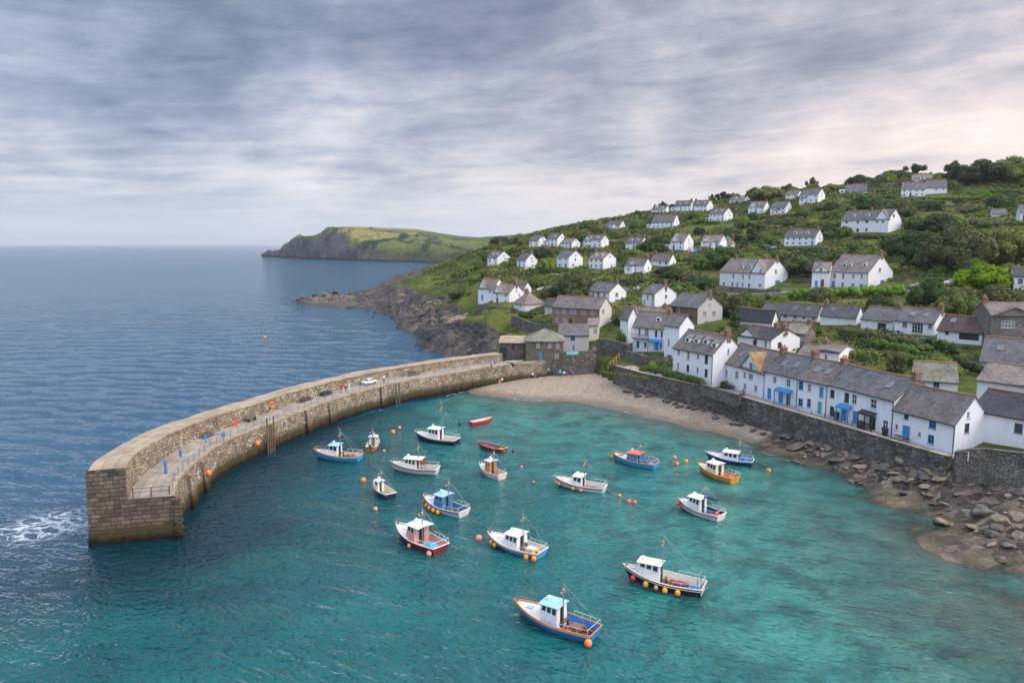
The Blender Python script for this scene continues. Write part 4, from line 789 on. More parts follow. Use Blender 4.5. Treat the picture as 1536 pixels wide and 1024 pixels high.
# corner quoins of the end
mb=MB()
for k in range(13):
    z=-.2+k*.36; l=.55 if k%2 else .85
    if z>4.2: break
    p=Ep[0]-NRM[0]*(.28+(4.4-z)*.04)+out*(.10+(8-z)*.045); mb.obox(pp(Vector((p.x,p.y,z))),NRM[0]*l*.5,out*.22,(0,0,.16))
mb.build('corner_quoin',M['pier_block'],pier)
# buttresses on the harbour face
for (fx,w) in ((.10,.9),(.135,.7),(.40,.8),(.47,.8),(.60,.7)):
    i=int(fx*NS); mb=MB(); t=(Ep[i+1]-Ep[i]).normalized(); t.z=0; c=Ep[i]-NRM[i]*.45
    mb.hexa([pp(Vector((c.x,c.y,-3))+t*w*s-NRM[i]*q) for s,q in ((-1,.5),(1,.5),(1,-.6),(-1,-.6))]+[pp(Vector((c.x,c.y,3.9))+t*w*s-NRM[i]*q) for s,q in ((-1,.02),(1,.02),(1,-.6),(-1,-.6))]); mb.build('buttress',M['pier_rubble'],pier)
# railings
def railing(name,label,pts,hgt=1.05,gap=2.0,mat='metal',grp=None,n_rail=2):
    pts=resample([Vector(p) for p in pts],gap); o=empty(name,pts[0]); tag(o,label,'railing',grp); pm=None
    for p in pts:
        if pm is None: mb=MB(); mb.tube([(0,0,-.1),(0,0,hgt)],.045,6); pm=mb.mesh('post',M[mat])
        link('post',pm,o,loc=p-pts[0])
    mb=MB()
    for k in range(n_rail): mb.tube([p-pts[0]+Vector((0,0,hgt*(1-.42*k)-.03)) for p in pts],.028,5)
    mb.build('rail',M[mat],o); return o
railing('railing','thin grey post railing along the harbour edge of the pier walkway',[Ep[i]+NRM[i]*.3+Vector((0,0,.1)) for i in range(2,NS-8)],.95,1.9)
railing('railing','short black railing across the blunt end of the pier',[Ep[0]-out*.5+NRM[0]*.5,Ep[0]-out*.5+NRM[0]*(WK-.4)],1.0,1.7,'pipe')
# timber ladders / fenders on the pier wall
def on_wall(px,z):  # station of the harbour edge seen at that column
    return min(range(NS),key=lambda i:abs(proj(Ep[i].x,Ep[i].y,z)[0]-px))
for px,lab in ((400,'timber landing ladder with tall posts fixed to the pier wall'),(588,'small timber ladder on the far part of the pier wall')):
    i=on_wall(px,4); t=(Ep[i+1]-Ep[i]).normalized(); t.z=0; big=px<450; o=empty('landing_ladder',Ep[i]-NRM[i]*.85); tag(o,lab,'ladder')
    for s in (-1,-.3,.3,1) if big else (-.5,.5):
        mb=MB(); p=t*s*.8; mb.tube([p+Vector((0,0,-5.5)),p+Vector((0,0,1.2 if abs(s)==1 else .1))],.11,6); mb.build('ladder_post',M['wood'],o)
    mb=MB(); mb.tube([-t*.8*(1 if big else .5),t*.8*(1 if big else .5)],.05,5); rg=mb.mesh('rung',M['wood'])
    for k in range(8): link('rung',rg,o,loc=(0,0,-4+k*.5))
# things left about the pier
def drop(mb,name,mats,loc,label,cat,grp=None,rz=0,smooth=False):
    o=mb.build(name,mats,smooth=smooth); o.location=loc; o.rotation_euler=(0,0,rz); return tag(o,label,cat,grp)
for px,py,lab in ((249,710,'tall blue post near the end of the pier walkway'),(271,684,'short dark blue post on the pier walkway by the parapet')):
    p=onz(px,py,4.4); mb=MB(); hh=1.5 if px<260 else .8; mb.tube([(0,0,-.1),(0,0,hh)],[.17,.15],10); mb.ball((0,0,hh),(.17,.17,.09),10,5); mb.tube([(0,0,hh*.7),(0,0,hh*.76)],.19,10); drop(mb,'mooring_post',M['midblue'],p,lab,'post')
p=onz(322,662,4.3); mb=MB()
for x in (-1.1,1.1): mb.tube([(x,0,-.1),(x,0,1.25)],.06,6); mb.box(x-.22,-.04,.5,x+.22,.04,1.05)
mb.tube([(-1.1,0,.95),(1.1,0,.95)],.03,5); drop(mb,'barrier',M['blue'],p,'pair of blue panels on a rail across the pier walkway','barrier',rz=.5)
for px,py,z,lab,r_ in ((379,650,2.2,'orange mooring float hanging on the pier wall beside the timber ladder',.34),(300,700,2.4,'rusty orange net bundle hanging on the pier wall near its end',.36)):
    i=on_wall(px,3); p=Ep[i]-NRM[i]*.75; p.z=z; mb=MB(); mb.ball((0,0,0),(r_,r_,r_*1.2),12,8); mb.tube([(0,0,r_),(0,0,Ep[i].z-z)],.03,5,1); drop(mb,'float',[M['orange'],M['rope']],p,lab,'float',smooth=True)
def on_par(px,z):
    i=min(range(NP),key=lambda i:abs(proj(foot(i).x,foot(i).y,z)[0]-px)); return i
for px,lab,m_ in ((409,'orange lifebuoy on the parapet face above the walkway','orange'),):
    i=on_par(px,5); p=foot(i)-NRM[i]*.1; p.z=5.1; mb=MB(); t=(foot(i+1)-foot(i)).normalized()
    mb.tube([t*math.cos(a)*.42+Vector((0,0,math.sin(a)*.42)) for a in [k*math.pi/8 for k in range(17)]],.12,6); drop(mb,'lifebuoy',M[m_],p,lab,'lifebuoy')
i=on_par(352,4.4); p=foot(i)-NRM[i]*.6; mb=MB(); mb.obox((0,0,.45),(.3,.06,0),(-.03,.06,0),(.15,0,.45)); drop(mb,'ladder_board',M['coral'],p,'orange board leaning on the pier parapet','board')
def bench(p,rz,label):
    o=empty('bench',p,rz); tag(o,label,'bench'); mb=MB(); mb.box(-.9,-.25,.42,.9,.25,.5); mb.build('seat',M['wood'],o)
    mb=MB(); mb.hexa([(-.9,.24,.5),(.9,.24,.5),(.9,.3,.5),(-.9,.3,.5),(-.9,.4,1.0),(.9,.4,1.0),(.9,.46,1.0),(-.9,.46,1.0)]); mb.build('backrest',M['wood'],o)
    for x in (-.75,.75): mb=MB(); mb.box(x-.05,-.22,0,x+.05,.22,.42); mb.build('leg',M['pipe'],o)
i=on_par(372,4.4); bench(foot(i)-NRM[i]*.9,math.atan2(NRM[i].x*-1,NRM[i].y*1)*1.0,'dark bench facing the harbour against the pier parapet')
def pot_stack(px,z,off,label,n=3):
    i=on_par(px,z); p=foot(i)-NRM[i]*off; t=(foot(i+1)-foot(i)).normalized(); o=empty('pot_stack',p+Vector((0,0,.03)),math.atan2(t.y,t.x)); tag(o,label,'lobster pots','lobster pots on the pier')
    pm=MB(); 
    for q in range(6): pm.tube([(-.34+q*.136,.21*math.cos(w_),.03+.33*math.sin(w_)) for w_ in [math.pi*k/7 for k in range(8)]],.022,4)
    pm.box(-.36,-.22,0,.36,.22,.035)
    for w_ in (.35,.8,1.3,1.85,2.4,2.8): pm.tube([(-.34,.21*math.cos(w_),.03+.33*math.sin(w_)),(.34,.21*math.cos(w_),.03+.33*math.sin(w_))],.014,4)
    pm=pm.mesh('pot',M['rust'])
    for k in range(n):
        for l in range(2 if k<n-1 else 1): link('pot',pm,o,loc=(k*.8-.4*(n-1)+.05*l,(k%2)*.1,.38*l),rot=(0,0,.12*(k-1)))
pot_stack(455,4.0,.8,'row of lobster pots against the parapet below the far lifebuoy',4); pot_stack(620,4.0,.7,'lobster pots against the far end of the pier parapet',4); pot_stack(300,4.4,.8,'lobster pots on the pier left of the blue panels',3)
# ---------------------------------------------------------------- walls on land
def wall(name,label,pts,hgt,th=.5,mat='gardenwall',cat='wall',deep=1.5,cap=None,grp=None,jag=.0,step=1.5):
    """pts = foot points (x,y,z); the wall stands on them"""
    P=resample([Vector(p) for p in pts],step); o0=P[0].copy(); mb=MB(); n=len(P); s=[0]
    for i in range(1,n): s.append(s[-1]+(P[i]-P[i-1]).length)
    N=[]
    for i in range(n):
        t=P[min(i+1,n-1)]-P[max(i-1,0)]; t.z=0; t.normalize(); N.append(Vector((-t.y,t.x,0)))
    hh=hgt if callable(hgt) else (lambda u:hgt)
    R=4
    for side in (1,-1):
        for i in range(n-1):
            for r in range(R):
                q=[];uv=[]
                for ii,t in ((i,r/R),(i+1,r/R),(i+1,(r+1)/R),(i,(r+1)/R)):
                    z=P[ii].z-deep+(hh(s[ii]/s[-1])+deep)*t
                    off=th/2+(1-t)*.08*(hh(0)+deep)+jag*(vnoise(np.array([s[ii]*.6+side*9]),np.array([z*.8]))[0]-.5)
                    v=Vector((P[ii].x,P[ii].y,z))+N[ii]*off*side; q.append(v-o0); uv.append((s[ii],z))
                if side<0: q.reverse(); uv.reverse()
                mb.poly(q,0,uv)
    tp=[Vector((P[i].x,P[i].y,P[i].z+hh(s[i]/s[-1]))) for i in range(n)]
    for i in range(n-1): mb.poly([tp[i]-N[i]*(th/2+.07)-o0+Vector((0,0,.05)),tp[i+1]-N[i+1]*(th/2+.07)-o0+Vector((0,0,.05)),tp[i+1]+N[i+1]*(th/2+.07)-o0+Vector((0,0,.05)),tp[i]+N[i]*(th/2+.07)-o0+Vector((0,0,.05))],1,[(s[i],0),(s[i+1],0),(s[i+1],th),(s[i],th)])
    for i in (0,n-1): mb.poly([tp[i]+N[i]*th/2-o0,tp[i]-N[i]*th/2-o0,Vector((P[i].x,P[i].y,P[i].z-deep))-N[i]*th/2-o0,Vector((P[i].x,P[i].y,P[i].z-deep))+N[i]*th/2-o0],0)
    o=mb.build(name,[M[mat],M[cap or mat]]); o.location=o0; return tag(o,label,cat,grp)
SW=[Vector((x,y,4.75)) for x,y in WALLTOP[2:]]
wall('sea_wall','tall rugged dark sea wall below the quay cottages',SW,lambda u:.35,.8,'seawall',deep=5.2,cap='pier_cap',jag=.5,step=1.2)
wall('beach_wall','stone wall behind the beach where the pier meets the shore',[(8.9,160.5,4.4),(12,160.4,5),(15,160.6,5.6),(18,161.2,6.2),(18.6,165,6.6)],.35,.6,'seawall',deep=6,jag=.25)
wall('alley_wall','high dark retaining wall of the stepped alley above the beach',[(19.5,168,6),(22,165.5,6.2),(24.5,163,6),(25.6,160,5.6)],2.2,.6,'seawall',deep=4)
q=[onz(940,531,6.2),onz(975,541,6.0),onz(1000,541,6.2),onz(1012,530,6.6)]
wall('terrace_wall','curved stone terrace wall under the blue porch house',q,.7,.5,'gardenwall',deep=3)
quay=MB(); W2=resample([Vector((x,y,4.77)) for x,y in WALLTOP[2:]],2.0)
for i in range(len(W2)-1):
    a,b=W2[i],W2[i+1]; t=(b-a).normalized(); nn=Vector((-t.y,t.x,0)); nn=nn if nn.x>0 else -nn
    wd=lambda k:1.0+4.6*min(1,max(.0,1)) 
    quay.poly([a,b,b+nn*6.2,a+nn*6.2])
o=quay.build('quay_path',M['path']); o['kind']='structure'
railing('handrail','yellow handrail climbing beside the alley from the beach',[onz(912,553,4.9),onz(921,546,5.2),onz(929,537,6)],1.0,1.8,'yellow',n_rail=1)
railing('railing','dark timber post fence along the quay edge above the beach',[Vector((x+.5,y+.3,5.1)) for x,y in WALLTOP[2:5]],.9,2.2,'wood',n_rail=1)
railing('railing','row of low dark posts along the quay edge before the long cottage',[Vector((x+.6,y+.3,5.0)) for x,y in WALLTOP[7:10]],.8,2.4,'wood',n_rail=1)
railing('railing','white rail above the rocks at the end of the quay',[onz(1418,681,5.0),onz(1436,685,5.2),onz(1452,690,5.3)],1.0,1.6,'frame')
wall('garden_wall','rough stone garden wall beside the end quay cottage',[onz(1432,690,5.0),onz(1462,684,5.6),onz(1500,688,5.8),onz(1548,694,5.9),onz(1690,712,6.2)],1.0,.6,'gardenwall',deep=5,jag=.5)
wall('retaining_wall','long grey retaining wall under the big twin gabled house',[at(1058,438,226),at(1100,441,221),at(1140,443,217),at(1172,440,214)],1.4,.5,'gardenwall',deep=2)
wall('retaining_wall','long grey retaining wall under the big dormer house',[at(1190,441,207),at(1240,442,203),at(1300,442,199),at(1335,441,196)],1.2,.5,'gardenwall',deep=2)
wall('yard_wall','tall grey yard wall right of the big dormer house',[at(1342,430,208),at(1380,432,206),at(1438,434,202)],3.0,.5,'gardenwall',deep=2)
wall('yard_wall','low grey wall fronting the parking yard right of the big dormer house',[at(1320,440,194),at(1350,437,192),at(1384,434,190)],1.2,.4,'gardenwall',deep=2)
wall('yard_wall','dark stone wall between the two big hillside houses',[at(1182,430,232),at(1216,430,222)],2.6,.5,'gardenwall',deep=2)
wall('cliff_wall','pale stone retaining wall under the seaward cottages',[at(716,462,226),at(740,466,220),at(762,468,216),at(776,470,212)],1.2,.5,'gardenwall',deep=4)
wall('cliff_wall','stone wall stepping down to the rocks below the hipped corner house',[at(768,478,204),at(784,484,200),at(798,490,196),at(826,494,188)],1.0,.5,'gardenwall',deep=3)
wall('garden_steps_wall','pale wall of the garden steps between the hedges',[at(1327,534,128),at(1338,542,124),at(1348,548,121)],.7,.5,'gardenwall',deep=1.5)
wall('garden_wall','low garden wall in front of the patio door terrace house',[at(1380,513,136),at(1420,521,130)],.7,.4,'gardenwall',deep=1.5)
wall('front_wall','low wall round the terrace before the tall white house',[onz(1052,583,4.9),onz(1075,590,4.9),onz(1108,600,4.9),onz(1115,592,5)],.8,.35,'gardenwall',deep=1)
# ---------------------------------------------------------------- houses
def clip_poly(p,a,b,c):  # keep a*u+b*z<=c
    out=[]
    for i in range(len(p)):
        P,Q=p[i],p[(i+1)%len(p)]; d0=a*P[0]+b*P[1]-c; d1=a*Q[0]+b*Q[1]-c
        if d0<=1e-9: out.append(P)
        if (d0<-1e-9 and d1>1e-9) or (d0>1e-9 and d1<-1e-9):
            t=d0/(d0-d1); out.append((P[0]+(Q[0]-P[0])*t,P[1]+(Q[1]-P[1])*t))
    return out
def panel(mb,u0,u1,z0,z1,ops,T,m,clips=(),rec=.16):
    us=sorted({u0,u1}|{x for o in ops for x in (o[0],o[2])}); zs=sorted({z0,z1}|{x for o in ops for x in (o[1],o[3])})
    us=[u for u in us if u0<=u<=u1]; zs=[z for z in zs if z0<=z<=z1]
    for a,b in zip(us[:-1],us[1:]):
        for c,d in zip(zs[:-1],zs[1:]):
            if any(o[0]-1e-6<=a and b<=o[2]+1e-6 and o[1]-1e-6<=c and d<=o[3]+1e-6 for o in ops): continue
            p=[(a,c),(b,c),(b,d),(a,d)]
            for cl in clips: p=clip_poly(p,*cl)
            if len(p)>2: mb.poly([T(u,z,0) for u,z in p],m)
    for o in ops:
        a,c,b,d=o[:4]
        for (p,q) in (((a,c),(b,c)),((b,c),(b,d)),((b,d),(a,d)),((a,d),(a,c))):
            mb.poly([T(p[0],p[1],0),T(p[0],p[1],rec),T(q[0],q[1],rec),T(q[0],q[1],0)],m)
_WC={}
def win_mesh(kind,w,h):
    k=(kind,round(w,1),round(h,1))
    if k in _WC: return _WC[k]
    w,h=k[1],k[2]; fr={'w':'frame','wp':'frame','wb':'fblue','wg':'frame_dark','sb':'fblue'}.get(kind,'frame'); f=.075
    mb=MB(); mb.box(-w/2,.06,0,-w/2+f,.15,h); mb.box(w/2-f,.06,0,w/2,.15,h); mb.box(-w/2+f,.06,0,w/2-f,.15,f); mb.box(-w/2+f,.06,h-f,w/2-f,.15,h)
    if w>.6: mb.box(-.025,.075,f,.025,.14,h-f)
    if w>1.3: mb.box(-w/4-.025,.075,f,-w/4+.025,.14,h-f); mb.box(w/4-.025,.075,f,w/4+.025,.14,h-f)
    for z in ([h*.52] if h<1.6 else [h*.36,h*.68]): mb.box(-w/2+f,.08,z-.025,w/2-f,.135,z+.025)
    a=mb.mesh('window',M[fr])
    mb=MB(); mb.poly([(-w/2+f*.5,.125,f*.5),(w/2-f*.5,.125,f*.5),(w/2-f*.5,.125,h-f*.5),(-w/2+f*.5,.125,h-f*.5)]); b=mb.mesh('pane',M['glass_pale' if kind=='wp' else 'fblue' if kind=='sb' else 'glass'])
    mb=MB(); mb.box(-w/2-.07,-.07,-.085,w/2+.07,.1,-.003); c=mb.mesh('sill',M['fblue' if kind=='wb' else 'lead'])
    # one-piece version for small far windows
    mb=MB(); mb.box(-w/2,.06,0,-w/2+f,.15,h,0); mb.box(w/2-f,.06,0,w/2,.15,h,0); mb.box(-w/2+f,.06,0,w/2-f,.15,f,0); mb.box(-w/2+f,.06,h-f,w/2-f,.15,h,0); mb.poly([(-w/2+f,.12,f),(w/2-f,.12,f),(w/2-f,.12,h-f),(-w/2+f,.12,h-f)],1)
    e=mb.mesh('window',[M[fr],M['glass']]); _WC[k]=(a,b,c,e); return _WC[k]
_DC={}
def door_mesh(kind,w,h):
    k=(kind,round(w,1),round(h,1))
    if k in _DC: return _DC[k]
    w,h=k[1],k[2]; mm=M[{'db':'dblue','dl':'dteal','dk':'ddark'}[kind]]; mb=MB()
    mb.box(-w/2,.10,0,w/2,.15,h)
    for x0,x1 in ((-w/2+.08,-.04),(.04,w/2-.08)):
        for z0,z1 in ((.12,h*.45),(h*.5,h-.1)): mb.box(x0,.085,z0,x1,.102,z1)
    a=mb.mesh('door',mm); mb=MB(); mb.ball((w*.36,.05,h*.47),.05,8,5); b=mb.mesh('handle',M['metal']); _DC[k]=(a,b); return _DC[k]
def place_openings(root,ops,T,near):
    for (a,c,b,d,kind) in ops:
        p=T((a+b)/2,c,0); ax=Vector(T(1,0,0))-Vector(T(0,0,0)); rz=math.atan2(ax.y,ax.x); w,h=b-a,d-c
        if kind[0]=='d':
            dm=door_mesh(kind,w,h); o=link('door',dm[0],root,loc=p,rot=(0,0,rz)); o.scale=(w/round(w,1) if round(w,1)>0 else 1,1,h/round(h,1))
            if near: link('handle',dm[1],o)
        else:
            wm=win_mesh(kind,w,h); sc=(w/round(w,1),1,h/round(h,1))
            if near:
                o=link('window',wm[0],root,loc=p,rot=(0,0,rz),scale=sc); link('pane',wm[1],o); link('sill',wm[2],o)
            else: link('window',wm[3],root,loc=p,rot=(0,0,rz),scale=sc)
_CH={}
def build_house(h):
    L,W,ze,zr=h['L'],h['W'],h['ze'],h['zr']; zr=max(zr,ze+.8); r0=h['C']-h['dx']*L; a=h['a']; near=h['D']<235
    root=empty('house',r0,a); tag(root,h['label'],'house'); rnd=random.Random(h['key'])
    wm=M[h.get('wall','white')]; fm=M[h.get('front',h.get('wall','white'))]; lean=h.get('lean'); hip=h.get('hip'); deep=-2.6
    s=(zr-ze)/(W/2) if not lean else (zr-ze)/W
    def loc2(fn,rect,pl):   # where that patch of the picture lies on the wall
        x0,y0=fn(rect[0],rect[1]); x1,y1=fn(rect[2],rect[3]); n=h['dy'] if pl=='f' else h['dx']; o=r0 if pl=='f' else h['C']
        def hit(px,py):
            d=Vector(ray(px,py)); c=Vector((0,0,H)); t=(o-c).dot(n)/d.dot(n); p=c+d*t-r0; return ((p.dot(h['dx']) if pl=='f' else p.dot(h['dy'])),p.z)
        xm,ym=(x0+x1)/2,(y0+y1)/2; u0,u1=hit(x0,ym)[0],hit(x1,ym)[0]; z1,z0=hit(xm,y0)[1],hit(xm,y1)[1]; return min(u0,u1),z0,max(u0,u1),z1
    def tidy(ops,UL,ztop):
        out=[]
        for (u0,z0,u1,z1,k) in ops:
            w=min(max(u1-u0,.5),UL*.5); hh=min(max(z1-z0,.5),2.5); cu=(u0+u1)/2; cz=(z0+z1)/2
            if k[0]=='d': hh=max(1.9,hh); hh=min(hh,ze*.75); z0=max(.02,cz-hh/2) if cz-hh/2>.8 else .02
            else: z0=cz-hh/2
            cu=min(max(cu,w/2+.12),UL-w/2-.12); u0,u1=cu-w/2,cu+w/2; z0=max(z0,.02); z1=min(z0+hh,ztop(cu,w)-.1)
            if z1-z0<.35 or any(u0<o[2]+.06 and u1>o[0]-.06 and z0<o[3]+.06 and z1>o[1]-.06 for o in out): continue
            out.append((u0,z0,u1,z1,k))
        return out
    fo=[];go=[]; op=h.get('open',[])
    if op=='auto':
        nf=2 if ze>2.75 else 1; fh=ze/nf; n=max(2,int(L/2.3)); dk=rnd.randrange(n); blue=rnd.random()<.2
        for f in range(nf):
            for i in range(n):
                u=(i+.5)*L/n+rnd.uniform(-.15,.15); w=rnd.choice([.8,.9,1.0])
                if f==0 and i==dk and nf>1: fo.append((u-.42,0,u+.42,1.9,rnd.choice(['db','dk','dl','dk'])))
                elif rnd.random()<.9: fo.append((u-w/2,f*fh+fh*.36,u+w/2,f*fh+fh*.82,'wb' if blue and rnd.random()<.5 else 'w'))
        if W>4.2 and h['xr']>h['xc']+4:
            for f in range(nf): 
                if rnd.random()<.75: u=W*rnd.uniform(.3,.7); go.append((u-.4,f*fh+fh*.36,u+.4,f*fh+fh*.82,'w'))
            if zr-ze>1.6 and rnd.random()<.6: go.append((W/2-.35,ze+.15,W/2+.35,ze+.95,'w'))
    elif op!='none':
        for fn,rc,k in op: fo.append(loc2(fn,rc,'f')+(k,))
        for fn,rc,k in h.get('gopen',[]): go.append(loc2(fn,rc,'g')+(k,))
    if op=='auto' and h['D']>240:
        if not h.get('chim'): h['chim']=[(f,'r') for f in (.06,.94) if rnd.random()<.6]
        if not h.get('dorm') and not hip and L>7 and rnd.random()<.55: h['dorm']=[(f,.35) for f in ((.3,.7) if rnd.random()<.6 else (.55,))]
        if rnd.random()<.6: h['ext']=(rnd.uniform(2.2,3.2),rnd.uniform(2.2,3.4),rnd.uniform(2.0,2.5),rnd.random()<.5)
    xg=h.get('xg')
    def ftop(u,w):
        if xg and xg[0]<u-w/2 and u+w/2<min(xg[1],L): 
            m_=(xg[0]+min(xg[1],L))/2; hw=(min(xg[1],L)-xg[0])/2; return ze+(zr-xg[2]-ze)*(1-(abs(u-m_)+w/2)/hw)+.02
        return ze
    fo_all=tidy(fo,L,ftop); go=tidy(go,W,lambda u,w:ze+s*min(u-w/2,W-u-w/2))
    fo=[o for o in fo_all if o[3]<=ze-.02]; fo_up=[o for o in fo_all if o[3]>ze-.02]
    Tf=lambda u,z,d:(u,d,z); Tg=lambda u,z,d:(L-d,u,z); Tl=lambda u,z,d:(d,W-u,z); Tb=lambda u,z,d:(L-u,W-d,z)
    mb=MB(); 
    gx=None
    if xg: gx=(max(xg[0],.05),min(xg[1],L-.05),zr-xg[2])
    fo_lo=[]
    for o in fo_up:
        if o[1]<ze-.3: z1=ze-.06; fo_lo.append((o[0],o[1],o[2],z1,o[4]))
    fo_up=[o for o in fo_up if o[1]>=ze-.3]; fo+=fo_lo
    panel(mb,0,L,deep,ze,fo,Tf,1); place_openings(root,fo,Tf,near)
    gclip=[(-s,1,ze),(s,1,ze+s*W)] if not (lean or hip) else ([(s,1,ze+s*W)] if lean else [(0,1,ze)])
    if lean: panel(mb,0,W,deep,zr,go,Tg,0,[(-s,1,ze)]); panel(mb,0,W,deep,zr,[],Tl,0,[(s,1,ze+s*W)]); panel(mb,0,L,deep,zr,[],Tb,0)
    else:
        panel(mb,0,W,deep,zr,go,Tg,0,gclip); panel(mb,0,W,deep,zr,[],Tl,0,gclip); panel(mb,0,L,deep,ze,[],Tb,0)
    place_openings(root,go,Tg,near)
    if gx:   # front gable standing just proud of the wall
        x0,x1,zp=gx; xm=(x0+x1)/2; sg=(zp-ze)/((x1-x0)/2); zb=ze-.45
        ups=[(o[0],o[1],o[2],o[3],o[4]) for o in fo_up if x0<o[0] and o[2]<x1]
        mat=2
        panel(mb,x0,x1,zb,zp,ups,lambda u,z,d:(u,d-.05,z),mat,[(-sg,1,ze-sg*x0),(sg,1,ze+sg*x1)],rec=.2); place_openings(root,ups,lambda u,z,d:(u,d-.05,z),near)
        mb.poly([(x0,-.05,zb),(x0,.0,zb),(x1,.0,zb),(x1,-.05,zb)],2)
    else: place_openings(root,[],Tf,near)
    mb.build('wall',[wm,fm,M['stone'] if xg and xg[3]=='stone' else fm],root)
    # roof
    rf=M[h.get('roof','slate')]; th=.16; ov=.28; ox=.14+rnd.uniform(-.02,.02); mb=MB(); up=.03
    def slab(pts,m=0):
        lo=[Vector(p)+Vector((0,0,up)) for p in pts]; hi=[p+Vector((0,0,th)) for p in lo]; k=len(lo)
        mb.poly(list(reversed(lo)),m); mb.poly(hi,m)
        for i in range(k): mb.poly([lo[i],lo[(i+1)%k],hi[(i+1)%k],hi[i]],m)
    ridge=[]
    if lean: slab([(-ox,-ov,ze-ov*s),(L+ox,-ov,ze-ov*s),(L+ox,W+.1,zr),(-ox,W+.1,zr)])
    elif hip:
        e=ze-ov*s; hp=min(hip,L*.45); b=[(-ov,-ov,e),(L+ov,-ov,e),(L+ov,W+ov,e),(-ov,W+ov,e)]; r1,r2=(hp,W/2,zr),(L-hp,W/2,zr)
        slab([b[0],b[1],r2,r1]); slab([b[1],b[2],r2]); slab([b[2],b[3],r1,r2]); slab([b[3],b[0],r1]); ridge=[r1,r2]
    else:
        e=ze-ov*s; n=max(1,int(L/2.5)); sg_=lambda i:(-.10*math.sin(math.pi*i/n) if L>6 else 0)
        for i in range(n):
            xa=-ox+(L+2*ox)*i/n; xb=-ox+(L+2*ox)*(i+1)/n; za,zb=sg_(i),sg_(i+1)
            slab([(xa,-ov,e),(xb,-ov,e),(xb,W/2,zr+zb),(xa,W/2,zr+za)]); slab([(xa,W/2,zr+za),(xb,W/2,zr+zb),(xb,W+ov,e),(xa,W+ov,e)])
        ridge=[(-ox-.02+(L+2*ox+.04)*i/n,W/2,zr+sg_(i)) for i in range(n+1)]
    if gx:
        x0,x1,zp=gx; xm=(x0+x1)/2; yb=(zp-ze)/s+.3; e2=ze-.2*sg
        slab([(x0-.2,-.3,e2+.04),(xm,-.3,zp+.04),(xm,yb,zp+.04),(x0-.2,yb*.2,e2+.04)],1); slab([(xm,-.3,zp+.04),(x1+.2,-.3,e2+.04),(x1+.2,yb*.2,e2+.04),(xm,yb,zp+.04)],1)
    roof=mb.build('roof',[rf,M['slate_lichen'] if h['key']=='R1' else rf],root)
    if ridge:
        mb=MB(); mb.tube([Vector(p)+Vector((0,0,th+up+.02)) for p in ridge],.13 if near else .15,6)
        if hip:
            for q,cs in ((ridge[0],((-ov,-ov),(-ov,W+ov))),(ridge[1],((L+ov,-ov),(L+ov,W+ov)))):
                for c in cs: mb.tube([(c[0],c[1],ze-ov*s+th+up),Vector(q)+Vector((0,0,th+up))],.1,5)
        mb.build('ridge_tiles',M['ridge'] if not (hip and h['roof']=='slate_moss') else rf,roof)
    if gx and xg[3]=='timbered':
        x0,x1,zp=gx; xm=(x0+x1)/2; mb=MB()
        for sx in (x0,x1):
            mb.tube([(sx,-.34,ze-.05),(xm,-.34,zp+.02)],.09,4)
        mb.box(x0+.2,-.12,ze-.12,x1-.2,-.055,ze+.02)
        for f in (.3,.7): xx=x0+(x1-x0)*f; mb.box(xx-.07,-.12,ze+.02,xx+.07,-.055,ze+(zp-ze)*(1-abs(f-.5)*2)-.1)
        mb.build('bargeboard',M['fgreen'],root)
    for (fx,kind) in h.get('chim',[]):
        ch=.9+.25*rnd.random(); zb=zr if kind=='r' else ze+(zr-ze)*.6; y=W/2 if kind=='r' else W*.8; x=min(max(fx*L,.3),L-.3); mb=MB(); mb.box(x-.38,y-.5,zb-1.2,x+.38,y+.5,zb+ch); mb.box(x-.45,y-.57,zb+ch-.22,x+.45,y+.57,zb+ch-.08); c=mb.build('chimney',M['chim'],roof)
        mb=MB(); [mb.tube([(x,y+yy,zb+ch),(x,y+yy,zb+ch+.42)],[.14,.11],8) for yy in (-.25,.25)]; mb.build('chimney_pot',M['pot'],roof)
    for (fx,fy) in h.get('dorm',[]):
        x=fx*L; y=fy*W/2*.9; z=ze+s*y; hw=.62; hh=1.0; yb=y+hh/s+.2; mb=MB(); z0=z-.15
        mb.poly([(x-hw,y,z0),(x+hw,y,z0),(x+hw,y,z+hh),(x-hw,y,z+hh)],0)
        for sx in (-hw,hw): mb.poly([(x+sx,y,z0),(x+sx,y,z+hh),(x+sx,yb,z+hh)],0)
        zt=z+hh+.42; mb.poly([(x-hw,y,z+hh),(x+hw,y,z+hh),(x,y,zt)],0)
        for sx in (-1,1): mb.hexa([(x+sx*(hw+.12),y-.15,z+hh-.06),(x,y-.15,zt),(x,yb+.45,zt),(x+sx*(hw+.12),yb,z+hh-.06)]+[(x+sx*(hw+.12),y-.15,z+hh+.02),(x,y-.15,zt+.09),(x,yb+.45,zt+.09),(x+sx*(hw+.12),yb,z+hh+.02)],1)
        mb.box(x-.42,y-.03,z+.12,x+.42,y-.004,z+hh-.1,3); mb.poly([(x-.34,y-.034,z+.2),(x+.34,y-.034,z+.2),(x+.34,y-.034,z+hh-.18),(x-.34,y-.034,z+hh-.18)],2)
        mb.build('dormer',[M['white'],rf,M['glass'],M['frame']],roof)
    for (fx,fy) in h.get('sky',[]):
        x=fx*L; y=fy*W/2; sl=Vector((0,1,s)).normalized(); nn=Vector((0,-s,1)).normalized(); mb=MB(); p=Vector((x,y,ze+s*y+th+up))+nn*.06; mb.obox(p,(.42,0,0),sl*.55,nn*.06,0); mb.obox(p+nn*.035,(.34,0,0),sl*.46,nn*.035,1); mb.build('skylight',[M['lead'],M['glass_pale']],roof)
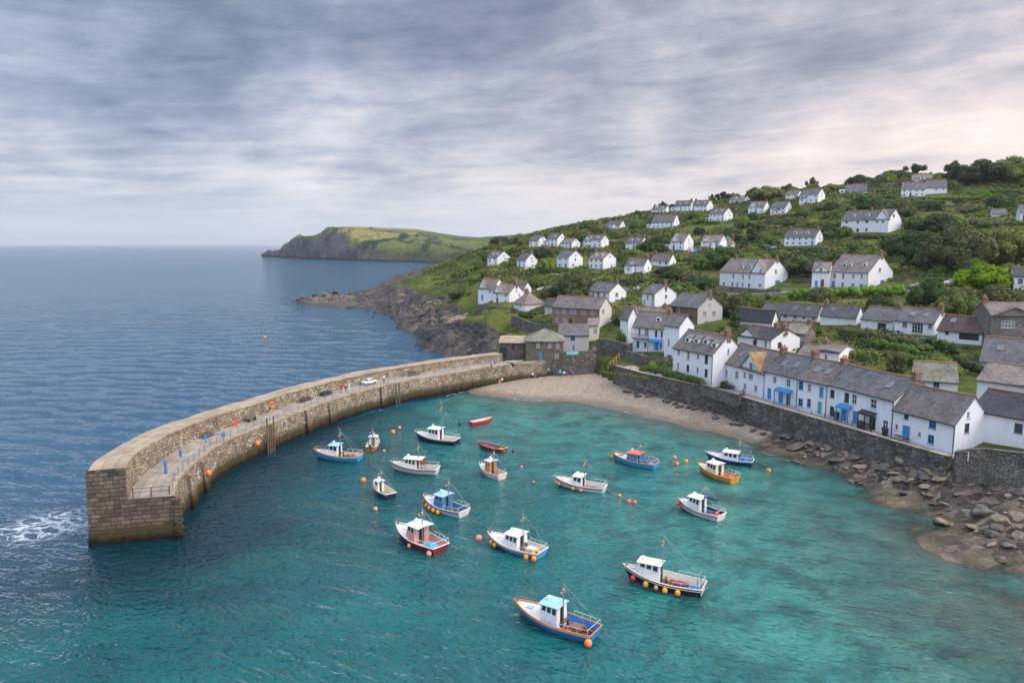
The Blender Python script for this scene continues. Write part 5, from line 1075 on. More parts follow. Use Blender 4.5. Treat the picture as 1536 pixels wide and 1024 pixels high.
    if near and not hip:
        mb=MB(); e=ze-ov*s+.08; mb.tube([(-ox,-ov-.05,e),(L+ox,-ov-.05,e)],.065,6); mb.build('gutter',M['pipe'],root)
    for fx in h.get('pipe',[]):
        x=min(max(fx*L,.12),L-.10); mb=MB(); mb.tube([(x,-ov-.04,ze-ov*s+.05),(x,-.07,ze-.35),(x,-.07,-.1)],.05,6); mb.build('downpipe',M['pipe'],root)
    for key in ('porch','porch2'):
        if key in h:
            f0,f1,c=h[key]; x0,x1=f0*L,f1*L; cm=M['dblue' if c=='blue' else 'ddark']; mb=MB(); d=.85; zt=2.45
            mb.hexa([(x0,-d,zt-.35),(x1,-d,zt-.35),(x1,-.02,zt),(x0,-.02,zt),(x0,-d,zt-.27),(x1,-d,zt-.27),(x1,-.02,zt+.08),(x0,-.02,zt+.08)],0); mb.box(x0,-d,zt-.5,x1,-d+.07,zt-.35,0); po=mb.build('porch',[cm],root)
            k=max(2,int((x1-x0)/1.2)+1)
            for i in range(k): x=x0+.08+(x1-x0-.16)*i/(k-1); mb=MB(); mb.box(x-.06,-d+.04,-.3,x+.06,-d+.16,zt-.35); mb.build('post',[cm],po)
    if 'ext' in h:
        w_,d_,h_,fr_=h['ext']; mb=MB()
        if fr_: x0=rnd.uniform(.3,max(.4,L-w_-.3)); x1=x0+w_; y0,y1=-d_*.6,-.004
        else: x0,x1=-w_,-.004; y0,y1=.4,.4+d_
        mb.box(x0,y0,deep,x1,y1,h_,0); zt=h_+.75
        if fr_: mb.hexa([(x0-.15,y0-.2,h_),(x1+.15,y0-.2,h_),(x1+.15,y1,zt),(x0-.15,y1,zt),(x0-.15,y0-.2,h_+.14),(x1+.15,y0-.2,h_+.14),(x1+.15,y1,zt+.14),(x0-.15,y1,zt+.14)],1)
        else: mb.hexa([(x0-.2,y0-.15,h_),(x1,y0-.15,zt),(x1,y1+.15,zt),(x0-.2,y1+.15,h_),(x0-.2,y0-.15,h_+.14),(x1,y0-.15,zt+.14),(x1,y1+.15,zt+.14),(x0-.2,y1+.15,h_+.14)],1)
        e_=mb.build('extension',[wm,rf],root); wmm=win_mesh('w',.9,1.0); link('window',wmm[3],e_,loc=((x0+x1)/2,y0-.14,.9))
    if 'balc' in h:
        f0,f1=h['balc']; x0,x1=f0*L,f1*L; z=ze*.5; mb=MB(); mb.box(x0,-.95,z-.12,x1,-.02,z); b_=mb.build('balcony',M['timber'],root); mb=MB(); mb.box(x0,-.95,z+.85,x1,-.88,z+.93)
        for i in range(15): x=x0+.05+(x1-x0-.1)*i/14; mb.box(x-.025,-.93,z,x+.025,-.89,z+.86)
        for x in (x0+.06,x1-.06): mb.box(x-.06,-.95,z,x+.06,-.83,ze-.1)
        mb.build('balustrade',M['timber'],b_)
    return root
for h in HS: h['root']=build_house(h)
# ---------------------------------------------------------------- boats
def hull_funcs(L,B,fa,ff,tr):
    def hb(t): return B/2*max(.012,(1-max(0,(t-.42)/.58)**2.3))*(tr+(1-tr)*min(1,t/.38)**.8)
    def zs(t): return fa+(ff-fa)*max(0,(t-.2)/.8)**2.0+.06*(1-t)**3
    def zk(t): return -.5 if t<.86 else -.5+.35*((t-.86)/.14)**2
    def px(t,f): return (t-.5)*L-(1-f)*.10*L*max(0,(t-.72)/.28)**2+(1-f)*.035*L*max(0,1-t/.15)
    return hb,zs,zk,px
def fishing_boat(label,bow,stern,c,L=None,B=.36,fa=.72,ff=1.35,tr=.78,house=(.40,.62),hw=.56,hh=1.75,roof=None,cab='pw',mast=None,rail=True,fend=(),open_boat=False,canopy=None,deck='deck',stripe=None,top='pw',name='fishing_boat',grp='fishing boats moored in the harbour',sail=None,inner=None,gunw='pwarm',bottom='antif',band=None,motor=False,arch=False,net=None,engine=None,fdeck=None,heel=0,raked=.22,gantry=False):
    b3=onz(bow[0],bow[1],ff*.85); s3=onz(stern[0],stern[1],fa*.9); d=b3-s3; d.z=0; l0=max(d.length,4.5); L=(L or l0); sc_=l0/L*1.0; d.normalize(); mid=(b3+s3)/2; mid.z=0
    root=empty(name,mid,math.atan2(d.y,d.x)); root.rotation_euler.x=math.radians(heel); root.scale=(sc_,)*3; tag(root,label,'boat',grp)
    B=B*L; hb,zs,zk,px=hull_funcs(L,B,fa,ff,tr); NTs=22; fr=[0,.28,.40,.52,.66,.80,.87,.93,1.0]
    sh=lambda f,t:f**(.32+.85*max(0,(t-.45)/.55)**1.3)
    rings=[]
    for i in range(NTs+1):
        t=i/NTs; row=[]
        for side in (1,-1):
            q=[(px(t,f),side*hb(t)*sh(f,t)*(1 if f>.01 else 0),zk(t)+(zs(t)-zk(t))*f) for f in fr]
            row+= list(reversed(q)) if side==1 else q[1:]
        rings.append(row)
    nb=len(fr)-1; bandm=[0,0,1,1,1,2,3,3] ; 
    mm=[bandm[k] for k in range(nb-1,-1,-1)]+[bandm[k] for k in range(nb)]
    mb=MB(); mb.grid(rings,mm); mb.poly(list(reversed(rings[0])),1)
    mb.build('hull',[M[bottom],M[c],M[band or c],M[top]],root,smooth=True)
    # transom board and gunwale
    mb=MB()
    for side in (1,-1):
        mb.tube([(px(i/NTs,1),side*(hb(i/NTs)-.01),zs(i/NTs)+.03) for i in range(NTs+1)],.065*max(.7,L/8),5)
    mb.tube([(px(0,1),-hb(0),zs(0)+.03),(px(0,1),hb(0),zs(0)+.03)],.065,5); mb.build('gunwale',M[gunw],root)
    if stripe:
        mb=MB()
        for side in (1,-1): mb.tube([(px(i/NTs,.86),side*(hb(i/NTs)*sh(.86,i/NTs)+.015),zk(i/NTs)+(zs(i/NTs)-zk(i/NTs))*.86) for i in range(NTs+1)],.045,5)
        mb.build('rubbing_strake',M[stripe],root)
    tf=house[1] if not open_boat else .93; wz=.22 if not open_boat else .12
    ins=.10; mb=MB(); fl=[]; A=[];Bq=[]
    for i in range(NTs+1):
        t=i/NTs
        if t>tf+.03: break
        f_=(wz-zk(t))/(zs(t)-zk(t)); wf=max(.03,min((hb(t)-ins)*.86,hb(t)*sh(f_,t)-.05)); w=max(.05,hb(t)-ins); fz=wz if not open_boat else wz+.35*max(0,(t-.6)/.4)**2
        A.append([(px(t,1)+(.12 if i==0 else 0),w,zs(t)+.02),(px(t,1)+(.12 if i==0 else 0),wf,fz),(px(t,1)+(.12 if i==0 else 0),-wf,fz),(px(t,1)+(.12 if i==0 else 0),-w,zs(t)+.02)])
    mb.grid(A,[1,0,1]); mb.poly(A[0],1); mb.build('well_deck',[M[deck],M[inner or 'pwarm']],root)
    fz=lambda t:zs(t)-.06
    if not open_boat:
        mb=MB(); R=[]
        for i in range(NTs+1):
            t=i/NTs
            if t<tf-.06: continue
            w=max(.01,hb(t)-.05); R.append([(px(t,1),w,fz(t)),(px(t,1),0,fz(t)+.07*w),(px(t,1),-w,fz(t))])
        mb.grid(R,0); q=R[0]; mb.poly([q[0],q[1],q[2],(q[2][0],q[2][1]*.45,wz),(q[0][0],q[0][1]*.45,wz)],1); mb.build('foredeck',[M[fdeck or 'pwarm'],M[cab]],root)
        # hatch, bitts
        t=.5*(tf+1)-.02; mb=MB(); mb.box(px(t,1)-.3,-.3,fz(t),px(t,1)+.3,.3,fz(t)+.16); mb.build('hatch',M[roof or 'pwarm'],root)
        mb=MB(); x=px(.95,1); mb.tube([(x,0,fz(.95)),(x,0,fz(.95)+.42)],.07,6); mb.tube([(x,-.16,fz(.95)+.28),(x,.16,fz(.95)+.28)],.04,5); mb.build('bollard',M['wooddk'],root)
        # wheelhouse
        t0,t1=house; x0,x1=px(t0,1),px(t1,1); w=min(hb(t0),hb(t1)*1.05)*hw*1.35; z0=wz; z1=zs((t0+t1)/2)+hh*.78; tw=.88; rk=raked
        bp=[Vector((x0,-w,z0)),Vector((x1+.1,-w*.94,z0)),Vector((x1+.1,w*.94,z0)),Vector((x0,w,z0))]; tp=[Vector((x0,-w*tw,z1)),Vector((x1-rk,-w*tw*.94,z1)),Vector((x1-rk,w*tw*.94,z1)),Vector((x0,w*tw,z1))]
        for q_,t_ in ((0,t0),(1,t1),(2,t1),(3,t0)):
            f_=(wz-zk(t_))/(zs(t_)-zk(t_)); lim=hb(t_)*sh(f_,t_)-.04
            if abs(bp[q_].y)>lim: bp[q_].z=zs(t_)-.14
        mb=MB(); mb.hexa(bp+tp); wh=mb.build('wheelhouse',M[cab],root)
        def face(i,j,u,v): return (bp[i].lerp(bp[j],u)).lerp(tp[i].lerp(tp[j],u),v)
        hgt=z1-z0; v0=1-.80/hgt; v1=1-.18/hgt
        def pane(i,j,u0,u1,fm):
            a,b_,c_,d_=face(i,j,u0,v0),face(i,j,u1,v0),face(i,j,u1,v1),face(i,j,u0,v1); n=(b_-a).cross(d_-a).normalized(); ce=(a+b_+c_+d_)/4; m_=MB()
            m_.hexa([q+n*o for o in (-.01,.02) for q in (a,b_,c_,d_)],0); m_.poly([ce+(q-ce)*.86+n*.026 for q in (a,b_,c_,d_)],1); m_.build('window',[M[fm],M['glass']],wh)
        fmn='frame_dark' if cab in ('pw','pwarm','cream') else 'frame'
        k=2 if x1-x0<1.6 else 3
        for (i,j,rev) in ((0,1,0),(2,3,1)):
            for q in range(k):
                u0=.08+q*.9/k; u1=u0+.9/k-.08; 
                if rev: u0,u1=1-u1,1-u0
                pane(i,j,u0,u1,fmn)
        for q in range(3 if w>.7 else 2): kk=3 if w>.7 else 2; pane(1,2,.06+q*.9/kk,.06+q*.9/kk+.9/kk-.06,fmn)
        mb=MB(); mb.box(x0-.022,-w*.34,z0+.03,x0-.002,w*.34,z1-.22); mb.build('door',M['ddark'],wh)  # dark panel standing in for the shade of the open wheelhouse doorway
        mb=MB(); ro=.16; ex=canopy or .0; NR=6; R=[]
        for q in range(NR+1):
            y=-1+2*q/NR; R.append((y*(w*tw+ro),z1+.10-.09*y*y))
        xa,xb=x0-.22-ex,x1-rk+.22
        for (y0,za),(y1,zb) in zip(R[:-1],R[1:]): mb.hexa([(xa,y0,za-.07),(xb,y0,za-.07),(xb,y1,zb-.07),(xa,y1,zb-.07),(xa,y0,za),(xb,y0,za),(xb,y1,zb),(xa,y1,zb)])
        mb.build('cabin_roof',M[roof or cab],root)
        if ex:
            mb=MB()
            for s in (-1,1): mb.tube([(xa+.08,s*w*tw,z1),(xa+.08,s*w,zs(t0)*.9)],.03,5)
            mb.build('canopy_post',M['metal'],root)
            if canopy and canopy>.55:
                mb=MB(); mb.hexa([(xa+.1,s_*w*tw,zz) for zz,s_ in ((z1-1.15,-1),)]+[(x0-.03,-w*tw,z1-1.15),(x0-.03,-w*tw+.04,z1-1.15),(xa+.1,-w*tw+.04,z1-1.15),(xa+.1,-w*tw,z1-.02),(x0-.03,-w*tw,z1-.02),(x0-.03,-w*tw+.04,z1-.02),(xa+.1,-w*tw+.04,z1-.02)]); mb.build('canopy_side',M['coral' if roof!='coral' else 'redp'],root)
        # life raft / light / radar on the roof
        mb=MB(); mb.tube([(x1-rk-.3,0,z1+.1),(x1-rk-.3,0,z1+.35)],.05,6); mb.ball((x1-rk-.3,0,z1+.4),(.22,.22,.09),10,5); mb.build('radar',M['pw'],root)
        if mast:
            mx=x0-.15 if not arch else x0-.3; mz=z1*.3; mb=MB(); mb.tube([(mx,0,wz),(mx,0,mz+1.6),(mx+.05,0,mast)],[.085,.07,.038],7)
            mb.tube([(mx,-.55,mast*.74),(mx,.55,mast*.74)],.025,5); mb.tube([(mx-.05,0,mast*.62),(mx-1.2 if L>6.5 else mx-.8,0,mast*.62+.35)],.03,5)
            mb.tube([(mx+.02,.12,mast*.7),(mx+.25,.22,mast*1.08)],.012,4); mb.tube([(mx+.02,-.2,mast*.72),(mx+.0,-.24,mast*.98)],.012,4)
            for e in ((px(.97,1),0,zs(.97)),(px(0,1),hb(0)*.9,zs(0)),(px(0,1),-hb(0)*.9,zs(0))): mb.tube([(mx,0,mast*.92),e],.010,3,cap=False)
            mb.build('mast',M['metal'],root)
            mb=MB(); mb.ball((mx,.0,mast*.80),(.13,.13,.16),8,6); mb.ball((mx,.42,mast*.77),(.09,.09,.12),8,6); mb.build('mast_lamp',M['pinkf'],root)
            if sail:
                mb=MB(); mb.tube([(mx-.05,0,mast*.55),(mx-1.0,0,mast*.55+.05),(mx-2.1,0,mast*.55+.02)],[.10,.20,.07],8); mb.build('furled_sail',M[sail],root)
    else:
        mb=MB()
        for t in (.24,.48,.70): mb.box(px(t,1)-.13,-(hb(t)-ins),zs(t)-.2,px(t,1)+.13,hb(t)-ins,zs(t)-.15)
        mb.build('thwart',M['wood' if c!='redp' else 'pwarm'],root)
        mb=MB(); 
        for s in (-.28,.28): mb.tube([(px(.25,1),s*1.1,zs(.3)-.08),(px(.82,1),s*.7,zs(.7)-.06)],[.03,.03],5)
        mb.build('oar',M['rope'],root)
    if rail and not open_boat:
        mb=MB(); P=[]
        for side in (1,-1):
            for t in (.30,.2,.1,0.02): P.append((side,t))
        pts=[(px(t,1),hb(t)-.05,zs(t)+.52) for t in (.34,.24,.14,.03)]+[(px(.02,1),-(hb(.02)-.05),zs(.02)+.52)]+[(px(t,1),-(hb(t)-.05),zs(t)+.52) for t in (.14,.24,.34)]
        mb.tube(pts,.022,5)
        for p in pts: mb.tube([(p[0],p[1],p[2]-.5),p],.02,5)
        mb.build('stern_rail',M['frame' if L>5.5 else 'metal'],root)
        mb=MB(); pts=[(px(t,1),s*max(.02,hb(t)-.06),zs(t)+.42) for s,ts in ((1,(.78,.88,.97)),(-1,(.97,.88,.78))) for t in ts]; mb.tube(pts,.018,5)
        for p in pts: mb.tube([(p[0],p[1],p[2]-.4),p],.016,4)
        mb.build('bow_rail',M['metal'],root)
    if gantry:
        mb=MB(); x=px(.06,1)
        for s in (-1,1): mb.tube([(x,s*hb(.06)*.8,wz),(x,s*hb(.06)*.7,2.2)],.05,6)
        mb.tube([(x,-hb(.06)*.7,2.2),(x,hb(.06)*.7,2.2)],.05,6); mb.build('stern_gantry',M['metal'],root)
    if engine:
        mb=MB(); x=px(house[0]*.55,1); mb.box(x-.55,-.45,wz+.01,x+.55,.45,wz+.62); mb.build('engine_box',M[engine],root)
        mb=MB(); mb.tube([(px(house[0]*.9,1),-.5,wz+.75),(px(house[0]*.9,1),.5,wz+.75)],.14,8); mb.box(px(house[0]*.9,1)-.12,-.55,wz,px(house[0]*.9,1)+.12,-.45,wz+.8); mb.build('winch',M['rust'],root)
    if net:
        mb=MB(); x=px(.12,1); rn=random.Random(label)
        for k in range(7): mb.ball((x+rn.uniform(-.35,.4),rn.uniform(-.5,.5)*hb(.1),wz+.15+rn.random()*.2),(.3,.26,.2),7,5)
        mb.build('net_pile',M[net],root,smooth=True)
    if motor:
        mb=MB(); mb.box(px(0,1)-.32,-.16,zs(0)-.1,px(0,1)-.02,.16,zs(0)+.35); mb.tube([(px(0,1)-.2,0,zs(0)),(px(0,1)-.25,0,-.4)],.07,6); mb.build('outboard_motor',M['pipe'],root)
    for (t,side,r_,m_) in fend:
        side=-side; r_*=.86
        y=side*(hb(t)*sh(.75,t)+r_*.85); z=max(r_*.45,zk(t)+(zs(t)-zk(t))*.62); x=px(t,.8); mb=MB()
        mb.ball((x,y,z),(r_,r_,r_*1.12),12,9,0); mb.tube([(x,y,z+r_*1.0),(x,side*(hb(t)-.02),zs(t)+.05)],.02,4,1); mb.build('fender',[M[m_],M['rope']],root,smooth=True)
    return root,(L,hb,zs,px,wz)
A,R_,O,PF='amber','red','orange','pinkf'
BT={}
def boat(k,*a,**kw): BT[k]=fishing_boat(*a,**kw)
boat(1,'sky blue hulled fishing boat with small white cabin nearest the pier wall',(470,674.4),(541,684),'sky',L=7.2,cab='pw',roof='paleblue',mast=4.6,top='pwarm',gunw='ochre',house=(.44,.63),net='wooddk',engine='wooddk')
boat(2,'small wooden boat with orange transom seen end on',(564,654),(556,670),'orangew',L=5.0,B=.4,cab='pwarm',roof='pw',mast=3.4,house=(.45,.66),hh=1.3,top='pwarm',motor=True,rail=False)
boat(3,'navy hulled fishing boat with tall mast and white cabin',(622,647.6),(686,660),'navy',L=7.4,cab='pw',mast=6.6,top='pw',stripe='maroon',net='orangew',house=(.38,.63),gantry=False)
boat(4,'bright red rowing boat lying alone near the beach',(739.6,625.4),(705.6,633.5),'redp',L=4.6,B=.34,open_boat=True,top='redp',fa=.5,ff=.85,inner='cream',deck='cream',gunw='redp',name='rowing_boat',grp='open boats in the harbour')
boat(5,'dark maroon open boat with nets heaped at its stern',(716.4,662.4),(757,674),'maroon',L=5.0,B=.34,open_boat=True,top='maroon',fa=.5,ff=.85,inner='maroon',gunw='pink',net='ochre',deck='wooddk',name='rowing_boat',grp='open boats in the harbour')
boat(6,'white motor boat with red canopy behind its cabin',(585,692),(657,702.5),'pw',L=7.2,cab='pw',roof='pwarm',canopy=.75,mast=4.4,top='pw',stripe='black',deck='wooddk',house=(.42,.68),hh=1.55)
boat(7,'small white boat with orange boxy cabin in mid harbour',(719,694),(754,712),'cream',L=5.0,B=.42,cab='orangew',roof='pinkf' if 0 else 'pwarm',mast=4.0,top='pw',house=(.40,.62),hw=.5,fend=((.75,1,.25,O),),net='wooddk')
boat(8,'small dark hulled boat with white cuddy and olive deck',(564,722),(584,739),'navy',L=5.0,B=.40,cab='pw',roof='pw',mast=3.6,top='cream',deck='olive',house=(.60,.80),hh=1.0,rail=False,inner='cream')
boat(9,'blue boat with blue wheelhouse and four amber fenders',(635,742),(697,766),'pw',L=7.0,B=.40,cab='midblue',roof='paleblue',mast=4.6,top='midblue',band='blue',bottom='antif',stripe='blue',deck='wooddk',house=(.40,.62),fend=((.80,-1,.3,A),(.68,-1,.33,A),(.56,-1,.33,A),(.44,-1,.33,A),(.93,-1,.28,R_)) ,inner='midblue')
boat(10,'maroon boat with white roofed pink wheelhouse and blue tarpaulin',(594,784.5),(662,820.5),'maroon',L=7.4,B=.38,cab='pink',roof='pw',mast=4.4,top='maroon',gunw='pwarm',deck='deck',house=(.42,.60),canopy=.5,fend=((.45,-1,.25,PF),(.05,-1,.32,PF)),inner='pink',fdeck='pwarm')
boat(11,'sky blue boat with square white wheelhouse and orange fenders at both ends',(731,796),(814,826),'sky',L=8.0,B=.40,cab='pw',roof='pwarm',mast=5.2,top='pwarm',gunw='pwarm',deck='wooddk',house=(.36,.60),fend=((.86,-1,.3,A),(.76,-1,.3,A),(.16,-1,.38,O),(.03,-1,.38,O)),net='yellow',engine='pwarm',stripe='yellow')
boat(12,'large bright blue fishing boat nearest the camera with white wheelhouse',(771,897.5),(894,946),'blue',L=8.9,B=.35,cab='pw',roof='paleblue',mast=4.9,top='pwarm',gunw='orangew',stripe='orangew',deck='deck',house=(.40,.62),hw=.5,hh=1.95,fend=((.0,-1,.42,O),),inner='blue',engine='wooddk',ff=1.5,fa=.8)
boat(13,'white boat with rounded cabin and orange fenders along its side',(830.5,713.6),(908,730),'pw',L=7.6,B=.36,cab='pw',roof='pw',mast=4.6,top='pw',stripe='black',deck='wooddk',house=(.42,.62),hh=1.45,fend=((.93,-1,.28,O),(.86,-1,.3,PF),(.56,-1,.3,O),(.40,-1,.3,O)),raked=.4)
boat(14,'sky blue boat with coral red cabin roof and orange floats at its bow',(917,678),(985,695.5),'sky',L=7.4,B=.36,cab='midblue',roof='coral',mast=3.6,top='sky',gunw='ochre',deck='coral',house=(.38,.60),hh=1.4,fend=((.97,-1,.36,O),(.96,1,.36,O)),inner='sky',canopy=.35,net='coral')
boat(15,'navy blue boat with long white cabin behind the yellow boat',(1057.7,676.8),(1130,691),'navy',L=7.6,B=.36,cab='pw',roof='pw',mast=4.4,top='blue',gunw='pw',band='blue',deck='blue',house=(.30,.62),hh=1.4,fend=((.05,1,.3,R_),),net='midblue',inner='blue',gantry=True)
boat(16,'yellow hulled boat with pale cabin beside the navy blue boat',(1045.8,692.8),(1103.5,717),'yellow',L=6.8,B=.38,cab='pwarm',roof='pwarm',mast=None,top='yellow',gunw='ochre',deck='coral',house=(.40,.66),hh=1.5,inner='ochre',net='coral')
boat(17,'white boat with navy stripe and furled navy sail',(1017,745.4),(1083,772),'pw',L=6.6,B=.40,cab='pw',roof='pw',mast=4.4,top='pw',stripe='maroon',band='navy',deck='midblue',house=(.42,.68),sail='navy',fend=((.95,-1,.3,R_),),net='redp',inner='navy',raked=.1)
boat(18,'largest trawler with black and white banded hull and tall mast',(934.6,843),(1056.5,877),'black',L=9.4,B=.36,cab='pw',roof='cream',mast=6.6,top='black',band='pw',gunw='cream',stripe='pw',deck='wooddk',house=(.52,.80),hw=.62,hh=1.9,fend=((.84,-1,.36,R_),(.66,-1,.38,A),(.53,-1,.30,PF),(.42,-1,.38,A),(.27,-1,.38,A)),engine='maroon',net='blue',ff=1.75,fa=1.0,bottom='maroon',inner='cream',gantry=True)
# tarpaulin and crates aboard
def aboard(k,t,y,dz=0):
    r,(L,hb,zs,px,wz)=BT[k]; return r.matrix_basis@Vector((px(t,1),y,wz+.012+dz)),r.rotation_euler.z
def crate(k,t,y,label,mat,s=(.7,.45,.32),rz=0,dz=0):
    p,a=aboard(k,t,y,dz); o=empty('fish_crate',p,a+rz,BT[k][0].scale.x); tag(o,label,'crate','fish crates on the boat decks'); mb=MB(); x,yy,z=s[0]/2,s[1]/2,s[2]; mb.box(-x,-yy,0,x,yy,.03)
    mb.box(-x,-yy,.03,x,-yy+.03,z);mb.box(-x,yy-.03,.03,x,yy,z);mb.box(-x,-yy+.03,.03,-x+.03,yy-.03,z);mb.box(x-.03,-yy+.03,.03,x,yy-.03,z); mb.build('box',M[mat],o); mb=MB(); mb.box(-x+.04,-yy+.04,.03,x-.04,yy-.04,z*.7); mb.build('catch',M['rust'],o)
crate(12,.30,.55,'red crate behind the wheelhouse of the bright blue nearest boat','coral',(.8,.5,.4)); crate(12,.08,-.4,'brown crate at the stern of the bright blue nearest boat','rust',(.9,.6,.4)); crate(12,.10,.5,'dark box against the stern rail of the bright blue nearest boat','black',(.7,.5,.45))
crate(18,.16,.7,'blue crate at the stern of the banded trawler','blue',(.9,.6,.5)); crate(18,.34,.8,'dark red crate beside the trawler engine box','maroon',(1.0,.7,.6)); crate(18,.40,-.7,'wooden crate beside the trawler rail','ochre',(.7,.5,.4))
crate(11,.20,.4,'green fish crate on the square wheelhouse boat','olive',(.7,.5,.35)); crate(17,.25,.2,'blue fish crate on the boat with the furled sail','midblue',(.7,.5,.4)); crate(6,.2,.2,'brown box on the deck of the red canopy boat','rust'); crate(13,.22,.2,'brown box on the deck of the rounded cabin boat','rust')
p,a=aboard(10,.22,0); mb=MB(); mb.ball((0,0,.1),(.95,.75,.42),14,8); o=mb.build('tarpaulin',M['sky'],smooth=True); o.location=p; o.scale=(.8,.8,.8); o.rotation_euler.z=a; tag(o,'blue tarpaulin heap on the deck of the maroon boat','tarpaulin')
# floats on the water
def float_(px,py,label,mat='orange',r=.32,grp='mooring floats on the water'):
    p=onz(px,py,.1); o=empty('mooring_buoy',p); tag(o,label,'buoy',grp); mb=MB(); mb.ball((0,0,0),(r,r,r*1.1),12,8); mb.build('float',M[mat],o,smooth=True); mb=MB(); mb.tube([(0,0,r*1.05),(0,0,r*1.35)],.05,6); mb.tube([(-.08,0,r*1.42),(0,0,r*1.5),(.08,0,r*1.42)],.03,5); mb.build('lifting_eye',M['pipe'],o)
for q in [(589.5,648,'orange buoy between the end on wooden boat and the tall masted navy boat','orange',.38),(599,641.5,'pale buoy just beyond the orange one left of the tall masted boat','pinkf',.28),(545,720,'lone orange buoy left of the small dark olive decked boat','orange',.36),(563,763,'small faded buoy below the small dark olive decked boat','pinkf',.26),
    (555,696,'tiny dark red buoy below the boat nearest the pier','maroon',.2),(576,676,'small pale buoy right of the end on wooden boat','pinkf',.22),(689.5,635.5,'small black buoy left of the red rowing boat','black',.2),(770,676,'small dark buoy right of the maroon open boat','maroon',.22),(718,807,'faded orange buoy between the maroon boat and the square wheelhouse boat','pinkf',.36),
    (929,743,'orange buoy nearest the stern of the rounded cabin boat','orange',.24),(943,752,'left one of a pair of dull red buoys','coral',.32),(952,753.5,'right one of a pair of dull red buoys','coral',.3),(1012,686,'faded buoy farthest up between the coral roofed boat and the yellow boat','pinkf',.28),(1015,695.5,'orange buoy below the faded one left of the yellow boat','orange',.33),(1029,691.5,'orange buoy closest to the yellow boat bow','amber',.3),
    (1153,705.5,'orange buoy alone right of the navy blue boat','orange',.32),(800,723,'small red buoy left of the rounded cabin boat','coral',.22),(782,700,'tiny pale buoy in the middle of the harbour','pinkf',.2),(397,506,'single orange buoy far out on the open sea','orange',.5),(690,664,'tiny dark buoy beside the stern of the tall masted boat','black',.16)]: float_(*q)
def line(name,label,a,b,r=.03):
    mb=MB(); a,b=Vector(a),Vector(b); n=8; mb.tube([a.lerp(b,i/n)-Vector((0,0,.25*math.sin(math.pi*i/n)))-a for i in range(n+1)],r,4); o=mb.build(name,M['rope']); o.location=a; tag(o,label,'rope')
p,a_=aboard(13,0,0); line('mooring_rope','dark mooring rope from the rounded cabin boat to its buoy',p+Vector((0,0,.5)),onz(929,743,.25))
p,a_=aboard(11,.98,0); line('mooring_rope','mooring rope from the square wheelhouse boat to the faded buoy',p+Vector((0,0,1.1)),onz(718,807,.25),.02)
p,a_=aboard(15,0,0); mb=MB(); mb.hexa([(0,-.1,.4),(0,.1,.4),(-1.6,.15,-.25),(-1.6,-.15,-.25),(0,-.1,.46),(0,.1,.46),(-1.6,.15,-.19),(-1.6,-.15,-.19)]); o=mb.build('boarding_plank',M['black']); o.location=p; o.rotation_euler.z=a_; tag(o,'black board sloping from the navy blue boat stern into the water','board')
# gear lying about in the open wells
def gear(k,t,y,kind,label):
    p,a=aboard(k,t,y); s=BT[k][0].scale.x; rn=random.Random(label); mb=MB()
    if kind=='pots':
        for i in range(3):
            for j in range(2-(i==2)):
                x0,y0=-.5+i*.42,-.25+j*.4
                for q in range(5): mb.tube([(x0+.36*math.cos(w_)*0+.04+q*.07,y0+.17*math.cos(w_),.02+.17*max(0,math.sin(w_))*1.6) for w_ in [math.pi*n_/6 for n_ in range(7)]],.016,4)
                mb.box(x0,y0-.17,.0,x0+.36,y0+.17,.03)
        o=mb.build('lobster_pots',M['rust'])
    else:
        for i in range(4): mb.tube([((.26-.02*i)*math.cos(w_),(.26-.02*i)*math.sin(w_),.03+.05*i) for w_ in [math.pi*n_/7 for n_ in range(15)]],.03,5)
        o=mb.build('rope_coil',M['rope'])
    o.location=p; o.rotation_euler.z=a+rn.uniform(-.5,.5); o.scale=(s,)*3; tag(o,label,'pot' if kind=='pots' else 'rope')
for k,t,y,kd,lb in ((12,.2,-.6,'pots','stack of lobster pots in the well of the bright blue nearest boat'),(12,.34,-.7,'coil','rope coil beside the wheelhouse of the bright blue nearest boat'),(18,.26,-.8,'pots','lobster pots by the rail of the banded trawler'),(18,.1,.1,'coil','rope coil at the stern of the banded trawler'),(11,.27,-.5,'pots','lobster pots on the square wheelhouse boat'),(9,.2,.1,'pots','lobster pots in the blue boat with four amber fenders'),(1,.25,.1,'coil','rope coil on the boat nearest the pier'),(10,.12,-.5,'coil','rope coil on the maroon boat with the tarpaulin'),(13,.3,-.3,'coil','rope coil on the rounded cabin boat'),(3,.25,.2,'pots','lobster pots on the tall masted navy boat'),(14,.2,-.2,'pots','lobster pots on the coral roofed boat'),(17,.12,-.3,'coil','rope coil at the stern of the furled sail boat'),(6,.3,-.4,'coil','rope coil on the red canopy boat')): gear(k,t,y,kd,lb)
